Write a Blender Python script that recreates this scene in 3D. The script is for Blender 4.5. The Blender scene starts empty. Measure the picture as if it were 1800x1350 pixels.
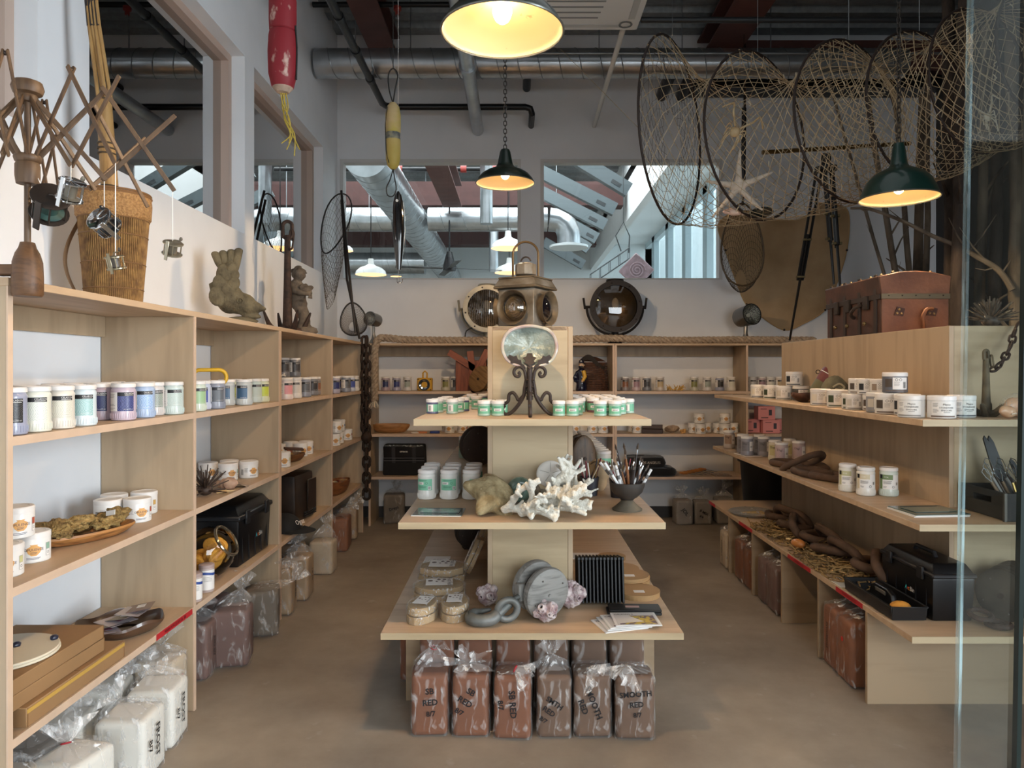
import bpy, bmesh, math, random
from mathutils import Vector, Matrix, noise, Euler
random.seed(7)
SC = bpy.context.scene
COL = SC.collection
PI = math.pi
# ---------------------------------------------------------------- camera
CX, CY, F, H = 907.0, 651.0, 1250.0, 1.5
cam = bpy.data.cameras.new('camera'); camo = bpy.data.objects.new('camera', cam); COL.objects.link(camo)
cam.sensor_width = 36.0; cam.lens = F / 1800 * 36
camo.location = (0, 0, H); camo.rotation_euler = (PI / 2, 0, 0)
cam.shift_x = -(CX - 900) / 1800; cam.shift_y = -(675 - CY) / 1800
cam.clip_start = 0.05; cam.clip_end = 100
SC.camera = camo
SC.view_settings.view_transform = 'Standard'; SC.view_settings.look = 'None'
SC.view_settings.gamma = 1.0; SC.view_settings.use_curve_mapping = False
SC.view_settings.exposure = 0.27
try:
    SC.cycles.transparent_max_bounces = 24; SC.cycles.max_bounces = 8; SC.cycles.sample_clamp_indirect = 6
except Exception: pass
# ---------------------------------------------------------------- world, daylight and added fill lights
wd = bpy.data.worlds.new('World'); SC.world = wd; wd.use_nodes = True
bg = wd.node_tree.nodes['Background']; bg.inputs[0].default_value = (0.80, 0.90, 1.0, 1); bg.inputs[1].default_value = 2.2
def area(name, loc, rot, sx, sy, power, col=(1, 1, 1), spread=None):
    l = bpy.data.lights.new(name, 'AREA'); l.shape = 'RECTANGLE'; l.size = sx; l.size_y = sy; l.energy = power; l.color = col
    if spread: l.spread = math.radians(spread)
    o = bpy.data.objects.new(name, l); COL.objects.link(o); o.location = loc; o.rotation_euler = rot
    return o
# daylight from the glazed hall behind the camera; the rest are added fill lights
area('hall_daylight', (2.0, -4.4, 2.4), (math.radians(78), 0, math.radians(14)), 4.0, 3.4, 280, (0.86, 0.94, 1.0))
area('near_right_fill', (4.2, 0.25, 1.7), (0, math.radians(90), math.radians(-8)), 2.6, 1.7, 105, (0.84, 0.93, 1.0), 100)  # added fill by the right wall, brightens the near left wall
area('studio_fill', (-1.5, 11.5, 5.9), (0, 0, 0), 8, 6, 680, (0.92, 0.97, 1.0))  # added fill below the studio ceiling, which has no skylight opening
area('side_room_fill', (-4.2, 0.6, 3.0), (math.radians(95), 0, 0), 2.5, 2.5, 420, (1, .93, .87))  # added fill to brighten the room beyond the left windows
area('deck_fill', (1.2, 3.2, 4.80), (0, 0, 0), 2.6, 2.2, 7, (0.95, 0.98, 1.0))  # faint added fill under the closed deck, lifts the upper walls
# ---------------------------------------------------------------- helpers
def lin(h):
    h = h.lstrip('#'); v = [int(h[i:i + 2], 16) / 255 for i in (0, 2, 4)]
    return tuple((c / 12.92 if c <= .04045 else ((c + .055) / 1.055) ** 2.4) for c in v) + (1,)
def px(x, y, Y):            # point that the lens sees at pixel (x, y), at depth Y
    return Vector(((x - CX) * Y / F, Y, H - (y - CY) * Y / F))
def on_z(x, y, z):
    return px(x, y, (H - z) * F / (y - CY))
MATS = {}
def nodes(name):
    m = bpy.data.materials.new(name); m.use_nodes = True
    nt = m.node_tree; b = nt.nodes['Principled BSDF']
    return m, nt, b
def mat(hexc, rough=.5, metal=0, var=0., scale=8., bump=0., hex2=None, spec=None, stretch=(1, 1, 1), bscale=None, sheen=0, contrast=(.35, .65), coat=0):
    key = ('m', hexc, rough, metal, var, scale, bump, hex2, spec, stretch, bscale, sheen, contrast, coat)
    if key in MATS: return MATS[key]
    m, nt, b = nodes('surface_' + hexc.strip('#'))
    c = lin(hexc)
    b.inputs['Base Color'].default_value = c; b.inputs['Roughness'].default_value = rough; b.inputs['Metallic'].default_value = metal
    if spec is not None: b.inputs['Specular IOR Level'].default_value = spec
    if coat: b.inputs['Coat Weight'].default_value = coat
    if sheen: b.inputs['Sheen Weight'].default_value = sheen
    if var or hex2 or bump:
        tc = nt.nodes.new('ShaderNodeTexCoord'); mp = nt.nodes.new('ShaderNodeMapping'); mp.inputs['Scale'].default_value = stretch
        nt.links.new(tc.outputs['Object'], mp.inputs[0])
        n = nt.nodes.new('ShaderNodeTexNoise'); n.inputs['Scale'].default_value = scale; n.inputs['Detail'].default_value = 5
        nt.links.new(mp.outputs[0], n.inputs['Vector'])
        if var or hex2:
            r = nt.nodes.new('ShaderNodeValToRGB')
            c2 = lin(hex2) if hex2 else tuple(max(0, x * (1 - var)) for x in c[:3]) + (1,)
            c1 = c if hex2 else tuple(min(1, x * (1 + var * .6)) for x in c[:3]) + (1,)
            r.color_ramp.elements[0].color = c2; r.color_ramp.elements[1].color = c1
            r.color_ramp.elements[0].position = contrast[0]; r.color_ramp.elements[1].position = contrast[1]
            nt.links.new(n.outputs['Fac'], r.inputs[0]); nt.links.new(r.outputs[0], b.inputs['Base Color'])
        if bump:
            n2 = n
            if bscale:
                n2 = nt.nodes.new('ShaderNodeTexNoise'); n2.inputs['Scale'].default_value = bscale; n2.inputs['Detail'].default_value = 4
                nt.links.new(mp.outputs[0], n2.inputs['Vector'])
            bp = nt.nodes.new('ShaderNodeBump'); bp.inputs['Strength'].default_value = bump; bp.inputs['Distance'].default_value = .02
            nt.links.new(n2.outputs['Fac'], bp.inputs['Height']); nt.links.new(bp.outputs[0], b.inputs['Normal'])
    MATS[key] = m
    return m
def emit(hexc, s):
    key = ('e', hexc, s)
    if key in MATS: return MATS[key]
    m, nt, b = nodes('glow_' + hexc.strip('#'))
    b.inputs['Base Color'].default_value = lin(hexc); b.inputs['Emission Color'].default_value = lin(hexc); b.inputs['Emission Strength'].default_value = s
    MATS[key] = m; return m
def wood(h1, h2, axis='z', scale=3.0, rough=.5):
    key = ('w', h1, h2, axis, scale, rough)
    if key in MATS: return MATS[key]
    m, nt, b = nodes('wood_' + h1.strip('#')); N = nt.nodes.new; L = nt.links.new
    tc = N('ShaderNodeTexCoord'); mp = N('ShaderNodeMapping')
    st = {'x': (.12, 1, 1), 'y': (1, .12, 1), 'z': (1, 1, .12)}[axis]
    mp.inputs['Scale'].default_value = st; L(tc.outputs['Object'], mp.inputs[0])
    n1 = N('ShaderNodeTexNoise'); n1.inputs['Scale'].default_value = scale; n1.inputs['Detail'].default_value = 3; n1.inputs['Distortion'].default_value = .6
    L(mp.outputs[0], n1.inputs['Vector'])
    mul = N('ShaderNodeMath'); mul.operation = 'MULTIPLY'; mul.inputs[1].default_value = 46; L(n1.outputs['Fac'], mul.inputs[0])
    sn = N('ShaderNodeMath'); sn.operation = 'SINE'; L(mul.outputs[0], sn.inputs[0])
    n2 = N('ShaderNodeTexNoise'); n2.inputs['Scale'].default_value = scale * 14; n2.inputs['Detail'].default_value = 4; L(mp.outputs[0], n2.inputs['Vector'])
    ad = N('ShaderNodeMath'); ad.operation = 'MULTIPLY_ADD'; L(sn.outputs[0], ad.inputs[0]); ad.inputs[1].default_value = .17; L(n2.outputs['Fac'], ad.inputs[2])
    r = N('ShaderNodeValToRGB'); r.color_ramp.elements[0].color = lin(h2); r.color_ramp.elements[1].color = lin(h1)
    r.color_ramp.elements[0].position = .1; r.color_ramp.elements[1].position = .6
    L(ad.outputs[0], r.inputs[0]); L(r.outputs[0], b.inputs['Base Color']); b.inputs['Roughness'].default_value = rough
    MATS[key] = m; return m
def film(hexc='#ffffff', alpha=.2, rough=.12, bump=.35, scale=30., name='film', spec=.5, vert=1.0):
    key = ('f', hexc, alpha, rough, bump, scale, name)
    if key in MATS: return MATS[key]
    m, nt, b = nodes('plastic_' + name); N = nt.nodes.new; L = nt.links.new
    b.inputs['Base Color'].default_value = lin(hexc); b.inputs['Roughness'].default_value = rough
    b.inputs['Specular IOR Level'].default_value = spec
    tc = N('ShaderNodeTexCoord'); n = N('ShaderNodeTexNoise'); n.inputs['Scale'].default_value = scale; n.inputs['Detail'].default_value = 3; n.inputs['Distortion'].default_value = 1.5
    mp = N('ShaderNodeMapping'); mp.inputs['Scale'].default_value = (1, 1, vert); L(tc.outputs['Object'], mp.inputs[0]); L(mp.outputs[0], n.inputs['Vector'])
    if bump:
        bp = N('ShaderNodeBump'); bp.inputs['Strength'].default_value = bump; bp.inputs['Distance'].default_value = .01
        L(n.outputs['Fac'], bp.inputs['Height']); L(bp.outputs[0], b.inputs['Normal'])
    r = N('ShaderNodeValToRGB'); e = r.color_ramp.elements
    e[0].position = .54; e[0].color = (alpha * .3,) * 3 + (1,); e[1].position = .72; e[1].color = (min(1, alpha * 3.2),) * 3 + (1,)  # whiter streaks in the alpha stand in for highlights on the folds
    L(n.outputs['Fac'], r.inputs[0]); L(r.outputs[0], b.inputs['Alpha'])
    MATS[key] = m; return m
def glass_mat(name, tint=(.93, .97, .97, 1), refl=1.0, rough=0.0, base=.04):
    """thin pane: clear with Fresnel reflection"""
    key = ('g', name)
    if key in MATS: return MATS[key]
    m = bpy.data.materials.new('glass_' + name); m.use_nodes = True; nt = m.node_tree; nt.nodes.clear(); N = nt.nodes.new; L = nt.links.new
    o = N('ShaderNodeOutputMaterial'); mx = N('ShaderNodeMixShader'); t = N('ShaderNodeBsdfTransparent'); g = N('ShaderNodeBsdfGlossy')
    t.inputs[0].default_value = tint; g.inputs['Roughness'].default_value = rough
    f = N('ShaderNodeFresnel'); f.inputs['IOR'].default_value = 1.5
    mu = N('ShaderNodeMath'); mu.operation = 'MULTIPLY_ADD'; mu.inputs[1].default_value = refl; mu.inputs[2].default_value = base; mu.use_clamp = True
    L(f.outputs[0], mu.inputs[0]); L(mu.outputs[0], mx.inputs[0]); L(t.outputs[0], mx.inputs[1]); L(g.outputs[0], mx.inputs[2]); L(mx.outputs[0], o.inputs[0])
    MATS[key] = m; return m
def frame_of(d):
    d = d.normalized(); a = Vector((0, 0, 1)) if abs(d.z) < .9 else Vector((1, 0, 0))
    u = d.cross(a).normalized(); return u, d.cross(u).normalized()
class MB:
    def __init__(s): s.v = []; s.f = []
    def add(s, vs, fs):
        k = len(s.v); s.v += [tuple(v) for v in vs]; s.f += [tuple(i + k for i in f) for f in fs]; return s
    def box(s, c, d, rot=None, taper=None):
        x, y, z = d[0] / 2, d[1] / 2, d[2] / 2; t = taper or (1, 1)
        vs = [Vector(p) for p in ((-x, -y, -z), (x, -y, -z), (x, y, -z), (-x, y, -z), (-x * t[0], -y * t[1], z), (x * t[0], -y * t[1], z), (x * t[0], y * t[1], z), (-x * t[0], y * t[1], z))]
        if rot is not None:
            R = Euler(rot).to_matrix() if not isinstance(rot, Matrix) else rot; vs = [R @ v for v in vs]
        c = Vector(c); return s.add([c + v for v in vs], [(0, 3, 2, 1), (4, 5, 6, 7), (0, 1, 5, 4), (1, 2, 6, 5), (2, 3, 7, 6), (3, 0, 4, 7)])
    def bb(s, x0, x1, y0, y1, z0, z1): return s.box(((x0 + x1) / 2, (y0 + y1) / 2, (z0 + z1) / 2), (x1 - x0, y1 - y0, z1 - z0))
    def lathe(s, prof, n=20, M=None, cap=True, arc=None):
        vs = []; fs = []
        full = arc is None; a0, a1 = arc or (0, 2 * PI); m = n if full else n + 1
        for r, z in prof:
            for i in range(m):
                a = a0 + (a1 - a0) * i / n; vs.append(Vector((r * math.cos(a), r * math.sin(a), z)))
        for j in range(len(prof) - 1):
            for i in range(n):
                k = (i + 1) % m if full else i + 1
                fs.append((j * m + i, j * m + k, (j + 1) * m + k, (j + 1) * m + i))
        if cap and full:
            if prof[0][0] > 1e-6: fs.append(tuple(reversed(range(m))))
            if prof[-1][0] > 1e-6: fs.append(tuple(range((len(prof) - 1) * m, len(prof) * m)))
        if M is not None: vs = [M @ v for v in vs]
        return s.add(vs, fs)
    def tube(s, path, r, n=8, closed=False, cap=True):
        P = [Vector(p) for p in path]; N = len(P); rs = r if isinstance(r, (list, tuple)) else [r] * N
        T = []
        for i in range(N):
            a = P[(i - 1) % N] if (closed or i > 0) else P[i]; b = P[(i + 1) % N] if (closed or i < N - 1) else P[i]
            d = b - a; T.append(d.normalized() if d.length > 1e-9 else Vector((0, 0, 1)))
        u, _ = frame_of(T[0]); vs = []
        for i in range(N):
            u = (u - T[i] * u.dot(T[i])); u = u.normalized() if u.length > 1e-6 else frame_of(T[i])[0]
            w = T[i].cross(u)
            for k in range(n):
                a = 2 * PI * k / n; vs.append(P[i] + (u * math.cos(a) + w * math.sin(a)) * rs[i])
        fs = []
        for i in range(N if closed else N - 1):
            j = (i + 1) % N
            for k in range(n):
                q = (k + 1) % n; fs.append((i * n + k, i * n + q, j * n + q, j * n + k))
        if cap and not closed: fs.append(tuple(reversed(range(n)))); fs.append(tuple(range((N - 1) * n, N * n)))
        return s.add(vs, fs)
    def prism(s, poly, z0, z1, M=None):
        n = len(poly); vs = [Vector((x, y, z0)) for x, y in poly] + [Vector((x, y, z1)) for x, y in poly]
        if M is not None: vs = [M @ v for v in vs]
        return s.add(vs, [tuple(reversed(range(n))), tuple(range(n, 2 * n))] + [(i, (i + 1) % n, n + (i + 1) % n, n + i) for i in range(n)])
    def ball(s, c, r, nu=14, nv=9, fn=None, M=None):
        r = r if isinstance(r, (list, tuple)) else (r, r, r); vs = []; fs = []; c = Vector(c)
        for j in range(nv + 1):
            t = PI * j / nv
            for i in range(nu):
                a = 2 * PI * i / nu; d = Vector((math.sin(t) * math.cos(a), math.sin(t) * math.sin(a), math.cos(t)))
                k = fn(d) if fn else 1; p = Vector((d.x * r[0], d.y * r[1], d.z * r[2])) * k
                vs.append(c + (M @ p if M is not None else p))
        for j in range(nv):
            for i in range(nu):
                k = (i + 1) % nu; fs.append((j * nu + i, (j + 1) * nu + i, (j + 1) * nu + k, j * nu + k))
        return s.add(vs, fs)
    def grid(s, fn, nu, nv, wrap=False):
        m = nu if wrap else nu + 1; vs = [fn(i / nu, j / nv) for j in range(nv + 1) for i in range(m)]
        fs = [(j * m + i, j * m + (i + 1) % m, (j + 1) * m + (i + 1) % m, (j + 1) * m + i) for j in range(nv) for i in range(nu)]
        return s.add(vs, fs)
    def xf(s, M): s.v = [tuple(M @ Vector(v)) for v in s.v]; return s
    def mesh(s, name, m, smooth=True, bev=0, seg=1):
        me = bpy.data.meshes.new(name); me.from_pydata(s.v, [], s.f)
        if bev or True:
            bm = bmesh.new(); bm.from_mesh(me)
            bmesh.ops.remove_doubles(bm, verts=bm.verts, dist=1e-6)
            if bev: bmesh.ops.bevel(bm, geom=bm.edges[:], offset=bev, segments=seg, affect='EDGES', profile=.6, clamp_overlap=True)
            bmesh.ops.recalc_face_normals(bm, faces=bm.faces)
            bm.to_mesh(me); bm.free()
        me.materials.append(m)
        if smooth:
            me.polygons.foreach_set('use_smooth', [True] * len(me.polygons))
            try: me.set_sharp_from_angle(angle=math.radians(38))
            except Exception: pass
        return me
    def build(s, name, m, parent=None, smooth=True, bev=0, seg=1, loc=None, rot=None):
        return link(name, s.mesh(name, m, smooth, bev, seg), parent, loc, rot)
def link(name, me, parent=None, loc=None, rot=None):
    o = bpy.data.objects.new(name, me); COL.objects.link(o)
    if parent is not None: o.parent = parent
    if loc is not None: o.location = loc
    if rot is not None: o.rotation_euler = rot
    return o
def tag(o, label, cat, group=None):
    for a, b in ((' from the ', ' from '), (' with white lid', ''), (' in the ', ' in '), (' on the ', ' on '), (' of the ', ' of '), (' the ', ' '), (' glaze tub with orange pot print', ' glaze tub'), (' labelled', '')):
        if len(label.split()) > 15: label = label.replace(a, b)
    o['label'] = label; o['category'] = cat
    if group: o['group'] = group
    return o
def thing(name, label, cat, loc=(0, 0, 0), rz=0, group=None, rot=None):
    o = bpy.data.objects.new(name, None); COL.objects.link(o); o.location = loc; o.rotation_euler = rot or (0, 0, rz); o.empty_display_size = .05
    return tag(o, label, cat, group)
def struct(o): o['kind'] = 'structure'; return o
def rotM(rx=0, ry=0, rz=0, t=(0, 0, 0)): return Matrix.Translation(t) @ Euler((rx, ry, rz)).to_matrix().to_4x4()
def alignM(d, t=(0, 0, 0)):      # local z -> d
    return Matrix.Translation(t) @ Vector((0, 0, 1)).rotation_difference(Vector(d).normalized()).to_matrix().to_4x4()
TXT = {}
def text_data(s, bold=0):
    if (s, bold) in TXT: return TXT[(s, bold)]
    cu = bpy.data.curves.new('t', 'FONT'); cu.body = s; cu.align_x = 'CENTER'; cu.align_y = 'CENTER'; cu.size = 1; cu.resolution_u = 2; cu.offset = bold
    o = bpy.data.objects.new('t', cu); COL.objects.link(o)
    me = bpy.data.meshes.new_from_object(o.evaluated_get(bpy.context.evaluated_depsgraph_get()))
    vs = [tuple(v.co) for v in me.vertices]; fs = [tuple(p.vertices) for p in me.polygons]
    bpy.data.objects.remove(o); bpy.data.curves.remove(cu); bpy.data.meshes.remove(me)
    TXT[(s, bold)] = (vs, fs); return vs, fs
def text(s, size, m, parent, M, name='lettering', sx=1.0, wrap=None, bold=0):
    """flat lettering in the local xy plane of M; wrap = radius: bent round a vertical axis"""
    vs, fs = text_data(s, bold); mb = MB()
    if wrap: vv = [Vector((wrap * math.sin(x * size * sx / wrap), -wrap * math.cos(x * size * sx / wrap), y * size)) for x, y, z in vs]
    else: vv = [Vector((x * size * sx, y * size, 0)) for x, y, z in vs]
    mb.add([M @ v for v in vv], fs); me = bpy.data.meshes.new(name); me.from_pydata(mb.v, [], mb.f); me.materials.append(m)
    return link(name, me, parent)
ORD = ['first', 'second', 'third', 'fourth', 'fifth', 'sixth', 'seventh', 'eighth', 'ninth', 'tenth', 'eleventh', 'twelfth', 'thirteenth', 'fourteenth', 'fifteenth', 'sixteenth', 'seventeenth', 'eighteenth']
FRONT = rotM(PI / 2)      # xy plane -> facing -Y
def fuse(mb, name, m, parent, vox, it=2, loc=None, rot=None):
    o = link(name, mb.mesh(name, m), parent, loc, rot)
    q = o.modifiers.new('r', 'REMESH'); q.mode = 'VOXEL'; q.voxel_size = vox; q.use_smooth_shade = True
    if it: w = o.modifiers.new('s', 'SMOOTH'); w.iterations = it; w.factor = .5
    return o
def netting(fn, nu, nv, r, wrap=False, jit=0, n=3, step=1):
    mb = MB()
    for s in (1, -1):
        for i in range(nu if wrap else nu + nv):
            path = []
            for j in range(0, nv + 1, step):
                k = i + s * j if wrap else (i - nv + j if s == 1 else i - j)
                if not wrap and not 0 <= k <= nu:
                    if len(path) > 1: mb.tube(path, r, n)
                    path = []; continue
                p = Vector(fn((k / nu) % 1 if wrap else k / nu, j / nv))
                if jit: p += Vector((noise.noise((k % nu) * Vector((1.7, 0, 0)) + Vector((0, j * 2.3, 1))), noise.noise(Vector(((k % nu) * 1.3, j * 1.9, 5))), noise.noise(Vector(((k % nu) * 2.1, j * 1.1, 9))))) * jit
                path.append(p)
            if len(path) > 1: mb.tube(path, r, n)
    return mb
def arc_pts(c, r, a0, a1, n, plane='xz'):
    out = []
    for i in range(n + 1):
        a = a0 + (a1 - a0) * i / n; x, y = r * math.cos(a), r * math.sin(a)
        out.append(Vector(c) + (Vector((x, 0, y)) if plane == 'xz' else Vector((x, y, 0)) if plane == 'xy' else Vector((0, x, y))))
    return out
def smoothpath(P, k=6):
    P = [Vector(p) for p in P]; out = []
    for i in range(len(P) - 1):
        a, b, c, d = P[max(i - 1, 0)], P[i], P[i + 1], P[min(i + 2, len(P) - 1)]
        for j in range(k):
            t = j / k; out.append(.5 * ((2 * b) + (c - a) * t + (2 * a - 5 * b + 4 * c - d) * t * t + (3 * b - a - 3 * c + d) * t ** 3))
    out.append(P[-1]); return out
def nz(p, s=1.0): return noise.noise(Vector(p) * s)
# ================================================================= the setting
WX, BY, CZ = -1.83, 7.28, 4.92          # left wall plane, back wall plane, underside of roof deck
M_wall = mat('#e6e7e9', .8, var=.03, scale=3)
M_trim = mat('#cfcdca', .6)
M_jamb = mat('#b8a294', .6)
def concrete():
    m, nt, b = nodes('concrete_floor'); N = nt.nodes.new; L = nt.links.new
    tc = N('ShaderNodeTexCoord'); n = N('ShaderNodeTexNoise'); n.inputs['Scale'].default_value = 1.3; n.inputs['Detail'].default_value = 9; n.inputs['Roughness'].default_value = .62
    L(tc.outputs['Object'], n.inputs['Vector']); r = N('ShaderNodeValToRGB'); e = r.color_ramp.elements
    e[0].position = .3; e[0].color = lin('#73675b'); e[1].position = .72; e[1].color = lin('#a39686'); L(n.outputs['Fac'], r.inputs[0])
    n2 = N('ShaderNodeTexNoise'); n2.inputs['Scale'].default_value = 9; n2.inputs['Detail'].default_value = 6; L(tc.outputs['Object'], n2.inputs['Vector'])
    r2 = N('ShaderNodeValToRGB'); q = r2.color_ramp.elements; q[0].position = .66; q[0].color = (0, 0, 0, 1); q[1].position = .76; q[1].color = (.55, .55, .55, 1); L(n2.outputs['Fac'], r2.inputs[0])
    mx = N('ShaderNodeMix'); mx.data_type = 'RGBA'; L(r2.outputs[0], mx.inputs[0]); L(r.outputs[0], mx.inputs[6]); mx.inputs[7].default_value = lin('#aaa39a'); L(mx.outputs[2], b.inputs['Base Color'])
    b.inputs['Roughness'].default_value = .55
    bp = N('ShaderNodeBump'); bp.inputs['Strength'].default_value = .08; L(n2.outputs['Fac'], bp.inputs['Height']); L(bp.outputs[0], b.inputs['Normal'])
    return m
struct(MB().bb(-9, 9, -6, 26, -.1, 0).build('floor', concrete()))
def wall_with_holes(name, u0, u1, z0, z1, holes, fn, m):
    """holes: (u0,u1,z0,z1) in wall coordinates; fn(u0,u1,z0,z1) -> box bounds"""
    mb = MB(); us = sorted({u0, u1} | {h[0] for h in holes} | {h[1] for h in holes}); us = [u for u in us if u0 <= u <= u1]
    for a, b in zip(us, us[1:]):
        cuts = sorted((h[2], h[3]) for h in holes if h[0] <= a + 1e-6 and h[1] >= b - 1e-6); z = z0
        for c in cuts:
            if c[0] > z: mb.bb(*fn(a, b, z, c[0]))
            z = c[1]
        if z < z1: mb.bb(*fn(a, b, z, z1))
    return struct(mb.build(name, m, smooth=False))
SILL, HEAD = 2.42, 3.65
bw = [(-1.80, .05, 2.43, 3.66), (.25, 2.11, 2.43, 3.66)]
lw = [(.6, 2.72, SILL, 4.3), (3.05, 4.80, SILL, 3.62), (4.97, 6.75, SILL, 3.62)]
wall_with_holes('wall_back', -2.05, 5.0, 0, 5.4, bw, lambda a, b, c, d: (a, b, BY, BY + .16, c, d), M_wall)
wall_with_holes('wall_left', -.6, BY, 0, 5.4, lw, lambda a, b, c, d: (WX - .2, WX, a, b, c, d), M_wall)
struct(MB().bb(4.3, 4.5, -.6, BY, 0, 5.4).build('wall_right', mat('#3d3c3b', .8, var=.1, scale=2), smooth=False))
struct(MB().bb(-1.83, -.6, BY - .015, BY, 0, .11).bb(.2, 4.5, BY - .015, BY, 0, .11).build('baseboard_back', mat('#3a3634', .6), smooth=False))
M_pane = glass_mat('back_pane', (.95, .98, .98, 1), .8, base=.0)
M_pane_l = glass_mat('side_pane', (.62, .57, .53, 1), 3.2, base=.26)
def window(name, fr, jamb, pane, pm):
    w = bpy.data.objects.new(name, None); COL.objects.link(w); struct(w)
    for b in fr: MB().bb(*b).build('window_frame', jamb, w, smooth=False)
    MB().bb(*pane).build('pane', pm, w, smooth=False)
for i, (a, b, c, d) in enumerate(bw):
    t = .035
    window('window_%d' % (i + 1), [(a, b, BY - .012, BY + .1, d - t, d), (a, b, BY - .012, BY + .1, c, c + .012), (a, a + t, BY - .012, BY + .1, c + .012, d - t), (b - t, b, BY - .012, BY + .1, c + .012, d - t)], M_trim, (a + t, b - t, BY + .08, BY + .088, c, d - t), M_pane)
for i, (a, b, c, d) in enumerate(lw):
    x0, x1, t = WX - .19, WX - .09, .05
    window('window_%d' % (i + 3), [(x0, x1, a, b, d - t, d), (x0, x1 - .04, a, b, c, c + .03), (x0, x1, a, a + t, c + .03, d - t), (x0, x1, b - t, b, c + .03, d - t)], M_jamb, (WX - .15, WX - .142, a + t, b - t, c + .03, d - t), M_pane_l)
struct(MB().bb(-2.03, 4.3, -.6, -.5, 2.5, 5).build('wall_daylight_block', mat('#c9c7c4', .8), smooth=False))  # unseen header added behind the camera to keep daylight off the upper back wall
struct(MB().bb(-5.2, 8.2, -6.2, -6, 0, 5).bb(-5.2, -5, -6, -.6, 0, 5).bb(8, 8.2, -6, -.6, 0, 5).bb(-5.2, -2.03, -.6, -.5, 0, 5).bb(4.3, 8.2, -.6, -.5, 0, 5).bb(-5.2, 8.2, -6.2, -.9, 4.9, 5.1).build('wall_hall_unseen', mat('#a9a7a4', .8), smooth=False))  # unseen hall walls and ceiling, added to keep world light out
# roof deck: corrugated steel running across, with deep ribs
M_deck = mat('#8e9294', .5, .5, var=.15, scale=20)
def deck(name, x0, x1, y0, y1, z, pitch=.3, dep=.06):
    mb = MB(); y = y0; pts = []
    while y < y1:
        pts += [(y, z), (y + pitch * .5, z), (y + pitch * .58, z + dep), (y + pitch * .92, z + dep)]; y += pitch
    pts.append((y1, z)); n = len(pts)
    vs = [(x, p[0], p[1]) for x in (x0, x1) for p in pts] + [(x0, y0, z + .2), (x0, y1, z + .2), (x1, y0, z + .2), (x1, y1, z + .2)]
    fs = [(i, i + 1, n + i + 1, n + i) for i in range(n - 1)] + [(2 * n, 2 * n + 1, 2 * n + 3, 2 * n + 2)]
    return struct(mb.add(vs, fs).build(name, M_deck, smooth=False))
dk = deck('ceiling', -2.05, 4.7, -1.0, BY, CZ)
# perforated rib webs of the deck, part of the ceiling
mbp = MB(); me_s = MB().box((0, 0, 0), (.012, .003, .045)).mesh('rib_slot', mat('#c3c7c8', .5, .3), False)
for yy in (6.38, 6.68, 6.98):
    for k in range(0, 128):
        mbp.box((-1.75 + k * .049, yy - .022, CZ + .03), (.018, .004, .04), rot=(-.38, 0, 0))
o = mbp.build('rib_perforation', mat('#b7bbbd', .5, .3), dk, smooth=False); o['kind'] = 'stuff'
# --- studio beyond the back wall
M_swall = mat('#dfe3e3', .8)
struct(MB().bb(-7, 7, 22, 22.2, 0, 7).build('wall_studio_far', M_swall, smooth=False))
struct(MB().bb(-7.2, -7, BY + .16, 22.2, 0, 7).bb(-7, -2.05, BY + .16, BY + .3, 0, 7).build('wall_studio_left', M_swall, smooth=False))
deck('ceiling_studio', -7, 2.35, BY + .16, 22, 6.0, .5, .10)
# glazed side of the studio on the right: white soffit, mullions and sky outside
struct(MB().bb(2.3, 4.2, BY + .16, 22.2, 5.40, 5.6).bb(2.3, 2.45, BY + .16, 22.2, 4.6, 6.3).build('trim_1', mat('#eef1f1', .7), smooth=False))
sw = bpy.data.objects.new('window_6', None); COL.objects.link(sw); struct(sw)
for y in [9.2 + 1.9 * k for k in range(7)]: MB().bb(4.0, 4.14, y, y + .34, 0, 5.4).build('mullion', mat('#a9b9be', .5), sw, smooth=False)
MB().bb(4.0, 4.14, BY + .16, 22.2, 5.25, 5.4).build('window_head', mat('#c3d0d4', .5), sw, smooth=False)
MB().bb(4.15, 4.16, BY + .16, 22.2, 0, 5.4).build('pane', glass_mat('studio_glazing', (.96, 1, 1, 1), .4, base=.0), sw, smooth=False)
struct(MB().bb(4.0, 4.2, 22.0, 22.2, 0, 6).bb(4.7, 4.9, BY, 9.2, 0, 6).build('wall_studio_right', M_swall, smooth=False))
# --- room beyond the left wall
struct(MB().bb(-6.2, -6, -.6, BY + .16, 0, 5.4).bb(-6.2, -2.05, -.8, -.6, 0, 5.4).bb(-6.2, -2.05, BY, BY + .15, 0, 5.4).bb(-6.2, -2.05, -.6, BY + .16, 4.95, 5.05).build('wall_side_room', mat('#a39185', .8), smooth=False))
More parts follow.
